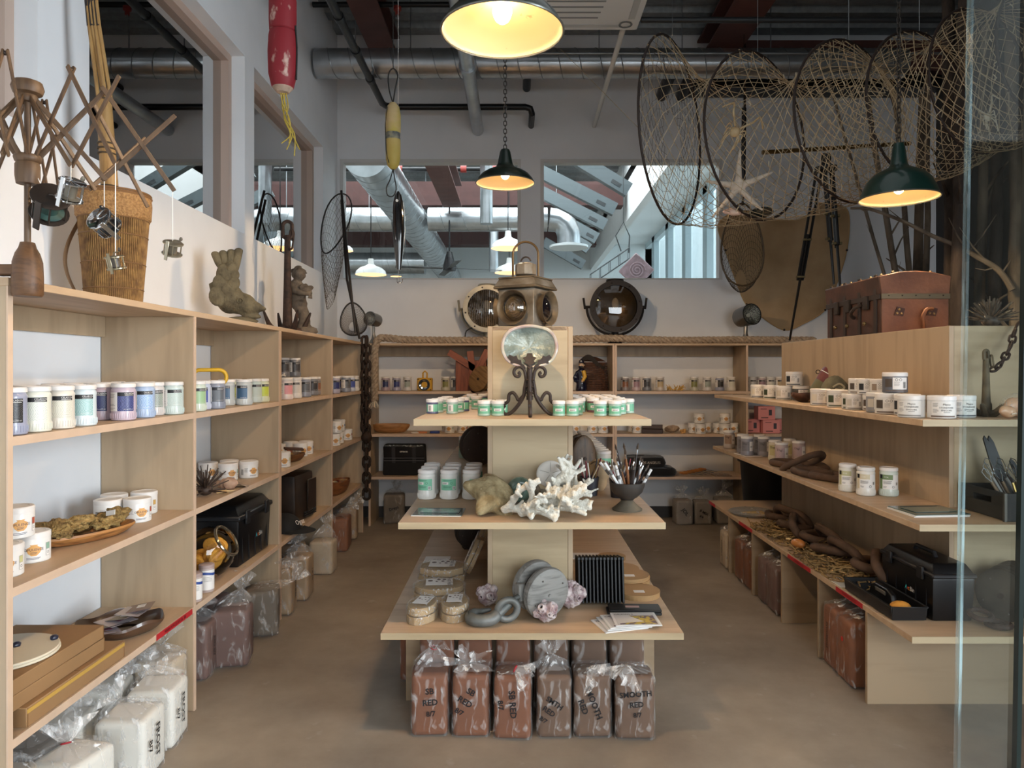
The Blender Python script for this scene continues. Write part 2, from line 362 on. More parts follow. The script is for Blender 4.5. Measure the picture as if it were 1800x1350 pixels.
# ================================================================= building services overhead
M_galv = mat('#b9bdc0', .28, .9, var=.18, scale=5)
M_black = mat('#17181a', .35, .3)
M_red = mat('#5f3d37', .65, var=.15, scale=6)
M_steel = mat('#8b9093', .35, .8); M_dkred = mat('#4a2a26', .7, var=.15, scale=6)
def hoops(parent, c, r, axis, l0, l1, step, m):
    k = 0; x = l0
    while x < l1:
        pts = []
        for i in range(20):
            a = 2 * PI * i / 20
            pts.append((x + step * i / 20, c[0] + r * math.cos(a), c[1] + r * math.sin(a)) if axis == 'x' else (c[0] + r * math.cos(a), x + step * i / 20, c[1] + r * math.sin(a)))
        MB().tube(pts, .005, 5).build('seam', m, parent); x += step
def duct(name, label, cat_pts, r, axis, l0, l1, step, m=M_galv, group=None):
    c = cat_pts
    t = thing(name, label, 'duct', (0, 0, 0), group=group)
    a, b = ((l0, c[0], c[1]), (l1, c[0], c[1])) if axis == 'x' else ((c[0], l0, c[1]), (c[0], l1, c[1]))
    MB().tube([a, b], r, 28).build('duct_body', m, t)
    hoops(t, c, r + .001, axis, l0 + .05, l1 - step, step, mat('#8f9497', .35, .8))
    if max(a[1], b[1]) > 8:
        for f in (.12, .5, .88): p = Vector(a).lerp(Vector(b), f); MB().tube([p, (p.x, p.y, 6.05)], .008, 6).build('hanger_rod', M_steel, t)
    return t
duct('spiral_duct', 'silver spiral ventilation duct running across the room below the roof deck', (6.42, 4.27), .128, 'x', -1.80, 3.5, .185)
def pipe(name, label, pts, r, m, cat='pipe', coll=0, group=None):
    t = thing(name, label, cat, (0, 0, 0), group=group); MB().tube(pts, r, 14).build('pipe_run', m, t)
    for i in range(coll):
        a, b = Vector(pts[0]), Vector(pts[1]); p = a.lerp(b, (i + 1) / (coll + 1)); d = (b - a).normalized() * .03
        MB().tube([p - d, p + d], r * 1.25, 14).build('coupling', m, t)
    return t
pipe('drain_pipe', 'black pipe running back along the left then across the back wall', [(-1.28, 4.6, 4.055), (-1.28, 6.80, 4.055), (-1.255, 6.87, 4.055), (-1.18, 6.90, 4.055), (.09, 6.90, 4.055), (.14, 6.90, 4.04), (.155, 6.92, 4.0), (.155, 7.27, 4.0)], .031, M_black, coll=3)
pipe('vent_pipe', 'polished steel pipe running into the back wall behind the big lamp', [(-.39, 4.2, 3.955), (-.39, 7.28, 3.955)], .058, M_galv, coll=1)
pipe('conduit', 'thin white conduit sloping down to the back wall beside the ceiling unit', [(.80, 5.25, 4.05), (.80, 7.28, 4.0)], .021, mat('#d6d6d2', .5))
pipe('sprinkler_pipe', 'black sprinkler pipe crossing under the deck at the top left', [(-1.8, 6.3, 4.74), (.0, 6.3, 4.74)], .024, M_black)
pipe('sprinkler_pipe', 'long dark pipe crossing under the deck above the hanging fish trap', [(.95, 5.4, 4.16), (3.9, 5.4, 4.16)], .022, mat('#3f4245', .4, .5))
pipe('sprinkler_pipe', 'thin pale steel strut crossing in front of the spiral duct', [(-.2, 5.9, 4.13), (3.6, 5.9, 4.13)], .010, M_steel)
for i, (x, y0) in enumerate(((1165, 160), (1200, 160))):
    p = px(x, y0, 7.2); pipe('insulated_pipe', ['left', 'right'][i] + ' one of two black insulated pipe stubs entering the back wall', [(p.x + .0, 6.64, p.z + .03), (p.x, 7.28, p.z - .02)], .058, M_black)
p = px(926, 150, 7.2); pipe('insulated_pipe', 'short black pipe stub entering the back wall near the centre', [(p.x, 6.6, p.z + .05), (p.x, 7.28, p.z)], .04, M_black)
t = thing('cable_tray', 'dark cable tray along the back wall above the fish trap', 'cable tray'); MB().bb(1.75, 4.2, 7.0, 7.25, 4.28, 4.33).build('tray_bed', M_black, t, False); MB().bb(1.75, 4.2, 6.98, 7.0, 4.28, 4.40).build('tray_side', M_black, t, False)
def beam(name, label, x, y0, y1, zb, w=.26, h=.24, m=M_red, group=None):
    t = thing(name, label, 'beam', group=group); MB().bb(x - w / 2, x + w / 2, y0, y1, zb, zb + .02).build('flange', m, t, False); MB().bb(x - w / 2, x + w / 2, y0, y1, zb + h - .02, zb + h).build('flange', m, t, False)
    MB().bb(x - .02, x + .02, y0, y1, zb + .02, zb + h - .02).build('web', m, t, False); return t
beam('roof_beam', 'rust red roof beam at the left under the deck', -1.32, 3.0, 7.26, 4.66)
beam('roof_beam', 'rust red roof beam at the right above the hanging fish trap', 2.02, 3.0, 7.26, 4.62, .34)
t = thing('cross_beam', 'dark rust red beam across the top right behind the duct', 'beam'); MB().bb(2.2, 4.5, 7.0, 7.26, 4.45, 4.75).build('web', M_red, t, False)
for i, (x, l) in enumerate(((-1.15, 'left'), (-.60, 'right'))):
    t = thing('fire_sprinkler', l + ' one of two red sprinkler fittings on the black pipe', 'sprinkler', (x + .1, 6.3, 4.74)); MB().lathe([(.0, -.02), (.035, -.02), (.035, -.05), (.02, -.06), (.02, -.09), (.0, -.09)], 12).build('fitting', mat('#8a3029', .5), t); MB().lathe([(.006, -.12), (.006, -.09)], 8).box((0, 0, -.12), (.03, .03, .004)).build('deflector', M_steel, t)
for i, x in enumerate((-1.45, -.95, -.45, .25, .75, 1.5, 2.3, 3.0)):
    tag(MB().tube([(x, 6.42 - .0, 4.27), (x, 6.42, 4.98)], .005, 6).build('duct_hanger', M_steel), 'thin threaded rod hanging the spiral duct, %s from the left' % ORD[i], 'hanger rod', 'duct hanger rods')
# ceiling cassette air unit
t = thing('air_conditioner', 'white ceiling cassette air conditioner panel with slotted grille behind the big lamp', 'air conditioner', (.46, 4.75, 4.02))
MB().box((0, 0, 0), (.86, .95, .05)).build('panel', mat('#dfe3e4', .45), t, bev=.02, seg=2); MB().box((0, 0, .16), (.76, .84, .28)).build('housing', mat('#c5c9ca', .5), t, False)
for k in range(9): MB().box((-.05, -.32 + k * .075, -.026), (.42 - .02 * abs(k - 4), .016, .004)).build('grille_slot', mat('#7c8284', .5), t, False)
for sx in (-1, 1): MB().box((sx * .36, 0, -.026), (.045, .6, .004)).build('air_vane', mat('#b3b9bb', .5), t, False); MB().box((0.0, sx * .40, -.026), (.6, .04, .004)).build('air_vane', mat('#b3b9bb', .5), t, False)
MB().lathe([(.035, -.027), (.05, -.027), (.05, -.029), (.035, -.029)], 20, Matrix.Translation((.33, .38, 0)) , cap=False).build('sensor_ring', mat('#6b7072', .5), t)
# --- studio services seen through the back windows
duct('spiral_duct', 'large silver duct running away through the studio beyond the left window', (-1.95, 4.30), .30, 'y', 9.2, 21.5, .35)
duct('spiral_duct', 'silver duct crossing the studio at the far left behind the landing net', (13.2, 4.30), .22, 'x', -6, -2.28, .4)
duct('spiral_duct', 'silver branch duct crossing the studio behind the small green lamp', (13.2, 4.30), .22, 'x', -1.62, .58, .4)
t = thing('spiral_duct', 'bent duct elbow ending in a round air outlet in the studio', 'duct'); MB().tube([(.62, 13.2, 4.30), (.80, 13.2, 4.28), (.92, 13.2, 4.18), (.98, 13.2, 4.02), (.98, 13.2, 3.84)], .22, 24).build('elbow', M_galv, t); MB().tube([(.75, 13.2, 4.4), (.75, 13.2, 6.05)], .008, 6).build('hanger_rod', M_steel, t); MB().lathe([(.22, 0), (.36, -.03), (.36, -.07), (.2, -.06)], 24, Matrix.Translation((.98, 13.2, 3.84))).build('diffuser', mat('#d3d8d9', .4), t)
duct('spiral_duct', 'far silver duct crossing low at the back of the studio', (18, 4.2), .28, 'x', -6.5, -2.3, .5)
for i, (x, l, z) in enumerate(((-1.15, 'nearest the yellow float', 4.46), (-3.6, 'far left', 5.35))): beam('studio_beam', 'rust red beam running back through the studio, ' + l, x, 8.0, 12.9, z, .34, .4)
for i, (y, z, l) in enumerate(((14.6, 4.90, 'nearer'), (19.5, 4.95, 'farther'))):
    t = thing('studio_beam', 'deep dark red cross beam of the studio, the ' + l + ' one', 'beam'); MB().bb(-6.9, 2.2, y, y + .2, z, z + .48).build('web', M_dkred, t, False); MB().bb(-6.9, 2.2, y - .1, y + .3, z - .03, z).build('flange', M_dkred, t, False)
M_chan = mat('#687174', .5, .3)
for i, (xl, yl, xr, yr, Y) in enumerate(((985, 262, 1105, 335, 10.6), (945, 300, 1081, 369, 11.6), (945, 335, 1064, 396, 12.6), (985, 385, 1049, 420, 13.6), (985, 402, 1035, 438, 14.6), (955, 425, 1026, 466, 15.8))):
    a, b = px(xl, yl, Y), px(xr, yr, Y); d = b - a; t = thing('roof_channel', 'sloping galvanised roof channel beyond the right window, %s from the top' % ORD[i], 'beam', group='sloping channels')
    R = Matrix.Translation((a + b) / 2) @ Matrix.Rotation(-math.atan2(d.z, d.x), 4, 'Y')
    MB().box((0, 0, 0), (d.length, .05, .23)).xf(R).build('web', M_chan, t, False); MB().box((0, -.05, -.11), (d.length, .12, .012)).xf(R).build('flange', M_chan, t, False)
    MB().box((d.length * .32, -.027, -.01), (.16, .006, .06)).xf(R).build('slot', mat('#3d4042', .6), t, False, bev=.002)
for i, (x, y, Y, r) in enumerate(((855, 300, 10, .09), (868, 395, 15, .10))):
    p = px(x, y, Y); pipe('red_clamped_pipe', 'vertical grey pipe with red clamps beyond the left window, the ' + ['nearer', 'farther'][i] + ' one', [(p.x, Y, p.z - (1.0 if i else .75)), (p.x, Y, 6.0)], r, M_galv)
t = thing('sprinkler_pipe', 'black pipe with red couplings crossing the studio', 'pipe'); MB().tube([(-5, 12.2, 4.95), (.2, 12.2, 4.95)], .035, 10).build('pipe_run', M_black, t)
for k in range(5): MB().tube([(-2.6 + k * .55, 12.2, 4.95), (-2.5 + k * .55, 12.2, 4.95)], .06, 10).build('coupling', mat('#9a3a33', .5), t)
# ================================================================= lamps
def lamp(name, label, c, D, shade_hex, power, chain_top, kind='angle', inner='#ecd3a4', glow=14.0, warm=(1.0, .69, .40)):
    t = thing(name, label, 'lamp', c); R = D / 2; h = D * .46
    if kind == 'dome': prof = [(R, 0), (R * .985, .008), (R * .90, h * .28), (R * .80, h * .52), (R * .62, h * .72), (R * .40, h * .84), (R * .26, h * .92), (R * .21, h * 1.02), (R * .155, h * 1.5), (R * .12, h * 1.62), (0, h * 1.64)]
    else: prof = [(R, 0), (R * .985, .008), (R * .93, h * .16), (R * .80, h * .32), (R * .62, h * .44), (R * .42, h * .52), (R * .30, h * .62), (R * .26, h * .72), (R * .18, h * 1.15), (R * .14, h * 1.24), (0, h * 1.26)]
    MB().lathe(prof, 40, cap=False).build('shade', mat(shade_hex, .3, coat=.5), t)
    inn = [(max(0, r - .004), z - .003) for r, z in prof[:6]] + [(0.0, prof[6][1] - .004)]; inn[0] = (R - .001, .0015)
    MB().lathe(inn, 40, cap=False).build('shade_lining', mat(inner, .45, hex2='#8d6a3c', scale=22, contrast=(.24, .33)), t)
    MB().tube([(R * math.cos(2 * PI * i / 40), R * math.sin(2 * PI * i / 40), 0) for i in range(40)], .004, 6, closed=True).build('rim', mat('#6a6d68', .3, .6), t)
    MB().ball((0, 0, h * .36), (.032, .032, .042)).build('bulb', emit('#ffdca8', glow), t)
    if chain_top: chain_links(t, (0, 0, prof[-1][1]), (0, 0, chain_top - c[2]), .034, .0032, M_steel if kind == 'x' else mat('#4b4744', .4, .7))
    l = bpy.data.lights.new('bulb_light', 'SPOT'); l.energy = power * 2.5; l.color = warm; l.shadow_soft_size = .03; l.spot_size = math.radians(170); l.spot_blend = .12
    o = bpy.data.objects.new('bulb_light', l); COL.objects.link(o); o.parent = t; o.location = (0, 0, h * .16)
    return t
def link_path(L, w, n=16):
    pts = []; s = (L - w) / 2
    for i in range(n):
        a = 2 * PI * i / n; x = w / 2 * math.cos(a); z = w / 2 * math.sin(a); pts.append(Vector((x, 0, z + (s if z > 0 else -s))))
    return pts
LINKM = {}
def chain_links(parent, a, b, L, r, m, n=12, seg=6, wide=.62, tilt=0):
    a, b = Vector(a), Vector(b); d = b - a; inner = L - 2.2 * r; k = max(1, int(d.length / inner)); inner = d.length / k
    key = (round(L, 4), r, m.name)
    if key not in LINKM: LINKM[key] = MB().tube(link_path(L, L * wide, n), r, seg, closed=True).mesh('link', m)
    q = Vector((0, 0, 1)).rotation_difference(d.normalized())
    for i in range(k):
        o = link('link', LINKM[key], parent, a + d * ((i + .5) / k)); o.rotation_mode = 'QUATERNION'
        o.rotation_quaternion = q @ Euler((0, 0, PI / 2 * (i % 2) + tilt)).to_quaternion()
lamp('pendant_lamp', 'large dark green pendant lamp with lit cream lining nearest the camera', (-.045, 2.34, 2.615), .402, '#13231c', 34, None, glow=26)
lamp('pendant_lamp', 'small dark green pendant lamp on a chain in front of the back windows', ((888 - CX) * 4.85 / F, 4.85, 2.777), .40, '#13231c', 34, 4.9, glow=16)
lamp('pendant_lamp', 'dark green pendant lamp below the hanging fish trap on the right', ((1580 - CX) * 3.85 / F, 3.85, 2.43), .40, '#12302a', 30, 4.6, 'dome', glow=16)
def far_lamp(label, x, y, Y, D, hexc, kind='dome'):
    c = px(x, y, Y); t = thing('studio_lamp', label, 'lamp', c, group='lamps of the studio beyond'); R = D / 2; h = D * .4
    MB().lathe([(R, 0), (R * .93, h * .3), (R * .7, h * .55), (R * .35, h * .72), (R * .2, h * .85), (R * .16, h * 1.3), (0, h * 1.32)], 24, cap=False).build('shade', mat(hexc, .4, hex2='#8c8a86', scale=9, contrast=(.25, .35)), t)
    MB().lathe([(R * .98, .002), (R * .9, h * .27), (R * .6, h * .5), (0, h * .6)], 24, cap=False).build('shade_lining', emit('#ffc98a', 1.6), t)
    MB().tube([(0, 0, h * 1.3), (0, 0, 6 - c.z)], .008, 6).build('cord', M_black, t)
far_lamp('white studio lamp beyond the left window, highest beside the lantern handle', 893, 437, 11.5, .55, '#e8e6e2')
far_lamp('white studio lamp beyond the left window, just above the lantern roof', 895, 480, 13.5, .55, '#e8e6e2')
far_lamp('chipped white studio lamp beyond the left window, low at the left', 652, 483, 11.5, .50, '#e2e0dc')
far_lamp('white studio lamp half hidden by the landing net handle', 603, 441, 12, .34, '#eeeeee')
far_lamp('tiny white studio lamp right of the chipped one', 696, 486, 19, .3, '#eeeeee')
c = px(790, 470, 13); t = thing('ceiling_fan', 'black ceiling fan hanging far back in the studio', 'fan', c)
MB().lathe([(0, .3), (.05, .28), (.12, .02), (.12, -.06), (0, -.08)], 16).tube([(0, 0, .28), (0, 0, 6 - c.z)], .015, 8).build('motor', M_black, t)
for k in range(4): a = k * PI / 2 + .25; MB().box((.55, 0, -.02), (.85, .11, .012), rot=(.15, 0, 0)).xf(Matrix.Rotation(a, 4, 'Z')).build('blade', mat('#4a4c4d', .5), t, False)
c = px(1100, 470, 9.2); t = thing('hanging_sculpture', 'wire frame sculpture with a pink ceramic tile hanging beyond the right window', 'sculpture', c)
W = lambda a, b, r=.006: MB().tube([a, b], r, 5)
for dz in (0, .14):
    for dx in (0, .14): W((-.45, dx, -.22 + dz), (.05, dx, .12 + dz)).build('wire', mat('#6b6e70', .4, .6), t)
for k in range(5):
    q = k / 4; x, z = -.45 + .5 * q, -.22 + .34 * q; MB().tube([(x, 0, z), (x, .14, z), (x, .14, z + .14), (x, 0, z + .14)], .005, 5, closed=True).build('wire', mat('#6b6e70', .4, .6), t)
MB().tube([(-.05, .07, .22), (-.12, .07, .42), (-.02, .07, .60), (.06, .07, .42), (.05, .07, .20)], .008, 6).tube([(-.02, .07, .6), (-.02, .07, 3.25)], .005, 5).build('hanging_wire', mat('#44484a', .5), t)
MB().box((.14, .02, -.04), (.33, .06, .33), rot=(0, .75, 0)).build('tile', mat('#a98d92', .4, var=.3, scale=12, bump=.4), t, bev=.012)
MB().tube([(.14 + .11 * (1 - k / 40) * math.cos(k * .5), -.02, -.04 + .11 * (1 - k / 40) * math.sin(k * .5)) for k in range(38)], .008, 6).build('spiral_relief', mat('#b59aa0', .4), t)
# ================================================================= plywood furniture
P_side = wood('#b09a7e', '#9f8a70', 'z', 2.0); P_edge = mat('#cdb198', .5, var=.06, scale=14); P_shelfy = wood('#bfa486', '#ad9274', 'y', 2.0); P_shelfx = wood('#bfa486', '#ad9274', 'x', 2.2)
P_face = wood('#b5a282', '#a08d6e', 'x', 1.7); P_panel = wood('#a38d71', '#8e785e', 'x', 1.5)
ZC, ZB, ZA, ZT = .458, .886, 1.312, 1.76
LX0, LX1 = WX + .004, -1.42
LY = [1.983, 3.13, 4.257, 5.478, 6.574]
def ply(x0, x1, y0, y1, z0, z1, name, parent, m, bev=.0015): return MB().bb(x0, x1, y0, y1, z0, z1).build(name, m, parent, False, bev=bev)
def left_unit(label, ys, first):
    t = thing('shelving_unit', label, 'shelving', (0, 0, 0))
    for i, y in enumerate(ys):
        if i == 0 and not first: y += .018
        ply(LX0, LX1, y, y + .018, 0, ZT - .024, 'upright', t, P_side); ply(LX1 - .001, LX1 + .004, y - .001, y + .019, 0, ZT - .024, 'edge_strip', t, P_edge, 0)
    y0, y1 = ys[0] + (0 if first else .018), ys[-1] + .018
    ply(LX0, LX1 + .004, y0, y1, ZT - .024, ZT, 'top_board', t, P_shelfy)
    for a, b in zip(ys, ys[1:]):
        a += .018 if (first or a != ys[0]) else .036
        ply(LX0, LX0 + .018, a, b, ZT - .114, ZT - .024, 'back_rail', t, P_side)
        for z in (ZC, ZB, ZA):
            s = ply(LX0, LX1 - .002, a, b, z - .024, z, 'shelf', t, P_shelfy); ply(LX1 - .002, LX1 + .003, a, b, z - .025, z + .0005, 'edge_strip', s, P_edge, 0)
    return t
left_unit('birch plywood shelving unit along the left wall, nearest the camera', LY[:3], True)
left_unit('birch plywood shelving unit along the left wall, farther into the corner', LY[2:], False)
BF, BB = 6.85, BY - .02
def back_unit(label, xs, zs):
    t = thing('shelving_unit', label, 'shelving', (0, 0, 0))
    for x in xs: ply(x, x + .02, BF, BB, 0, ZT - .02, 'upright', t, P_side); ply(x, x + .02, BF - .004, BF, 0, ZT - .02, 'edge_strip', t, P_edge, 0)
    ply(xs[0], xs[-1] + .02, BF - .004, BB, ZT - .02, ZT, 'top_board', t, P_shelfx)
    for a, b in zip(xs, xs[1:]):
        ply(a + .02, b, BB - .018, BB, ZT - .12, ZT - .02, 'back_rail', t, P_side)
        for z in zs:
            s = ply(a + .02, b, BF, BB, z - .024, z, 'shelf', t, P_shelfx); ply(a + .02, b, BF - .004, BF, z - .025, z + .0005, 'edge_strip', s, P_edge, 0)
    return t
ZbA, ZbB, ZbC = 1.298, .886, .474
back_unit('birch plywood shelving unit against the back wall, left of centre', [-1.42, -.22, .93], (ZbA, ZbB, ZbC))
back_unit('birch plywood shelving unit against the back wall, right of centre', [.952, 2.215, 3.45], (ZbA, ZbB, ZbC))
# central island and right hand island: spine, three overhanging shelves, plinth panels
IZ = (.44, .886, 1.303); IT = 1.70
def island(label, bx0, bx1, by0, by1, sh, y0, y1, plx, zt=IT):
    t = thing('display_island', label, 'display shelf', (0, 0, 0)); e = .022
    ply(bx0 + e, bx1 - e, by0, by0 + .018, IZ[0], zt, 'end_panel', t, P_face); ply(bx0 + e, bx1 - e, by1 - .018, by1, IZ[0], zt, 'end_panel', t, P_face)
    for x in (bx0, bx1 - e): ply(x, x + e, by0 - .002, by1, IZ[0], zt, 'side_panel', t, P_side)
    ply(bx0 + e, bx1 - e, by0, by1, zt - .02, zt - .001, 'top_board', t, P_shelfy)
    for z, (x0, x1) in zip(IZ, sh):
        s = ply(x0, x1, y0, y1, z - .026, z, 'shelf', t, P_shelfx); ply(x0, x1, y0 - .003, y0, z - .0265, z + .0004, 'edge_strip', s, P_face, 0)
    return t
isl = island('birch plywood display island in the middle of the room', -.129, .258, 3.23, 5.25, [(-.546, .677), (-.475, .604), (-.413, .546)], 2.87, 5.75, None)
for y in (3.23, 3.75, 4.3, 4.85, 5.4): ply(-.50, .628, y, y + .02, 0, IZ[0] - .026, 'plinth_panel', isl, P_panel)
isr = island('birch plywood display island along the right side of the room', 1.942, 2.329, 3.19, 5.2, [(1.575, 2.70), (1.605, 2.67), (1.618, 2.65)], 2.83, 5.80, None)
for i, y in enumerate((3.194, 3.706, 4.218, 4.747, 5.267)): ply(1.578, 2.69, y, y + .02, 0, IZ[0] - .026, 'plinth_panel', isr, P_panel)
# ================================================================= jars and tubs
M_lid = mat('#e4dfda', .4); M_ink = mat('#151417', .5); M_white = mat('#e6e2dd', .5); M_grey = mat('#9c9894', .6); M_tan = mat('#d9a35f', .5); M_purple = mat('#3a2b4a', .5); M_print = mat('#8b8784', .6)
def rings(h1, h2, cx=.012, cz=.062):
    key = ('rg', h1, h2)
    if key in MATS: return MATS[key]
    m, nt, b = nodes('label_' + h1.strip('#')); N = nt.nodes.new; L = nt.links.new
    tc = N('ShaderNodeTexCoord'); mp = N('ShaderNodeMapping'); mp.inputs['Location'].default_value = (-cx, 0, -cz); mp.inputs['Scale'].default_value = (1, 0, 1); L(tc.outputs['Object'], mp.inputs[0])
    ln = N('ShaderNodeVectorMath'); ln.operation = 'LENGTH'; L(mp.outputs[0], ln.inputs[0])
    nn = N('ShaderNodeTexNoise'); nn.inputs['Scale'].default_value = 90; L(tc.outputs['Object'], nn.inputs['Vector'])
    ma = N('ShaderNodeMath'); ma.operation = 'MULTIPLY'; ma.inputs[1].default_value = 1500; L(ln.outputs['Value'], ma.inputs[0])
    ad = N('ShaderNodeMath'); ad.operation = 'MULTIPLY_ADD'; ad.inputs[1].default_value = 7; L(nn.outputs['Fac'], ad.inputs[0]); L(ma.outputs[0], ad.inputs[2])
    si = N('ShaderNodeMath'); si.operation = 'SINE'; L(ad.outputs[0], si.inputs[0])
    r = N('ShaderNodeValToRGB'); e = r.color_ramp.elements; e[0].position = .55; e[0].color = lin(h1); e[1].position = .95; e[1].color = lin(h2); L(si.outputs[0], r.inputs[0]); L(r.outputs[0], b.inputs['Base Color'])
    b.inputs['Roughness'].default_value = .4; MATS[key] = m; return m
KIND = {'pint': (.044, .140), 'small': (.0285, .067), 'tub': (.0525, .096), 'engobe': (.0535, .094), 'mid': (.040, .078)}
MESH = {}
def cached(key, fn):
    if key not in MESH: MESH[key] = fn()
    return MESH[key]
def body_prof(k):
    r, h = KIND[k]
    if k == 'pint': return [(r * .86, 0), (r * .97, .003), (r, .012), (r, .026), (r * .955, .034), (r * .945, .104), (r * .97, .109), (r * .95, .115), (r * .88, .121), (r * .86, h - .016)]
    if k == 'small': return [(r * .85, 0), (r * .97, .002), (r * .97, .006), (r * .93, .009), (r * .93, .044), (r * .97, .047), (r * .9, .05), (r * .9, h - .014)]
    if k == 'tub': return [(r * .92, 0), (r * .985, .003), (r * .985, h - .02), (r * .95, h - .017)]
    if k == 'engobe': return [(r * .9, 0), (r * .985, .003), (r * .99, .05), (r * .985, h - .022), (r * .95, h - .018)]
    return [(r * .9, 0), (r * .985, .003), (r * .985, h - .02), (r * .95, h - .016)]
def lid_prof(k):
    r, h = KIND[k]; q = {'pint': (.95, .016), 'small': (1.02, .015), 'tub': (1.0, .019), 'engobe': (1.0, .019), 'mid': (1.0, .016)}[k]
    return [(r * q[0], h - q[1]), (r * q[0], h - .004), (r * q[0] - .003, h - .0008), (r * .72, h - .0006), (r * .70, h - .002), (0, h - .002)]
LR = {'pint': .951, 'small': .937, 'tub': .989, 'engobe': .995, 'mid': .989}
def wrap_rect(k, x0, x1, z0, z1, off=.0004, n=8):
    R = KIND[k][0] * LR[k] + off
    def f(u, v):
        a = (x0 + (x1 - x0) * u) / R; return (R * math.sin(a), -R * math.cos(a), z0 + (z1 - z0) * v)
    return MB().grid(f, n, 1)
def decal(k, name, x0, x1, z0, z1, m, off=.0004): return (name, cached((k, x0, x1, z0, z1, m.name, off), lambda: wrap_rect(k, x0, x1, z0, z1, off).mesh(name, m)))
def print_lines(k, x0, x1, zs, m=M_print, th=.0014, off=.0009):
    def f():
        mb = MB(); R = KIND[k][0] * LR[k] + off; rn = random.Random(3)
        for z in zs:
            e = x1 - (x1 - x0) * .3 * rn.random(); mb.grid(lambda u, v: (R * math.sin((x0 + (e - x0) * u) / R), -R * math.cos((x0 + (e - x0) * u) / R), z + th * v), 4, 1)
        return mb.mesh('small_print', m)
    return ('small_print', cached((k, 'pl', x0, x1, tuple(zs), m.name), f))
def wrap_text(k, s, size, x, z, m, sx=1.0, off=.0010):
    def f():
        vs, fs = text_data(s); R = KIND[k][0] * LR[k] + off
        me = bpy.data.meshes.new('lettering'); me.from_pydata([(R * math.sin((x + p[0] * size * sx) / R), -R * math.cos((x + p[0] * size * sx) / R), z + p[1] * size) for p in vs], [], fs); me.materials.append(m); return me
    return ('lettering', cached((k, 'tx', s, size, x, z, m.name), f))
def barcode(k, x0, x1, z0, z1):
    def f():
        mb = MB(); R = KIND[k][0] * LR[k] + .0009; n = 7
        for i in range(n):
            a0 = x0 + (x1 - x0) * i / n; a1 = a0 + (x1 - x0) / n * (.35 + .3 * (i % 3 == 0)); mb.grid(lambda u, v: (R * math.sin((a0 + (a1 - a0) * u) / R), -R * math.cos((a0 + (a1 - a0) * u) / R), z0 + (z1 - z0) * v), 1, 1)
        return mb.mesh('barcode', M_ink)
    return ('barcode', cached((k, 'bc', x0, x1, z0), f))
def pot_shape(k, x, z, w, m):
    def f():
        P = [(.35, -.85), (.75, -.45), (1.0, .1), (.95, .45), (.42, .78), (.55, 1)]; R = KIND[k][0] * LR[k] + .0006
        return MB().grid(lambda u, v: (R * math.sin((x + P[int(round(v * 5))][0] * w * (2 * u - 1)) / R), -R * math.cos((x + P[int(round(v * 5))][0] * w * (2 * u - 1)) / R), z + P[int(round(v * 5))][1] * w * .9), 8, 5).mesh('pot_print', m)
    return ('pot_print', cached((k, 'pot', x, z, w), f))
def ring_icon(k, x, z, r, m=M_ink):
    def f():
        R = KIND[k][0] * LR[k] + .001; mb = MB(); mb.grid(lambda u, v: (R * math.sin((x + (r - .25 * r * v) * math.cos(2 * PI * u)) / R), -R * math.cos((x + (r - .25 * r * v) * math.cos(2 * PI * u)) / R), z + (r - .25 * r * v) * math.sin(2 * PI * u)), 12, 1); return mb.mesh('round_mark', m)
    return ('round_mark', cached((k, 'ri', x, z, r, m.name), f))
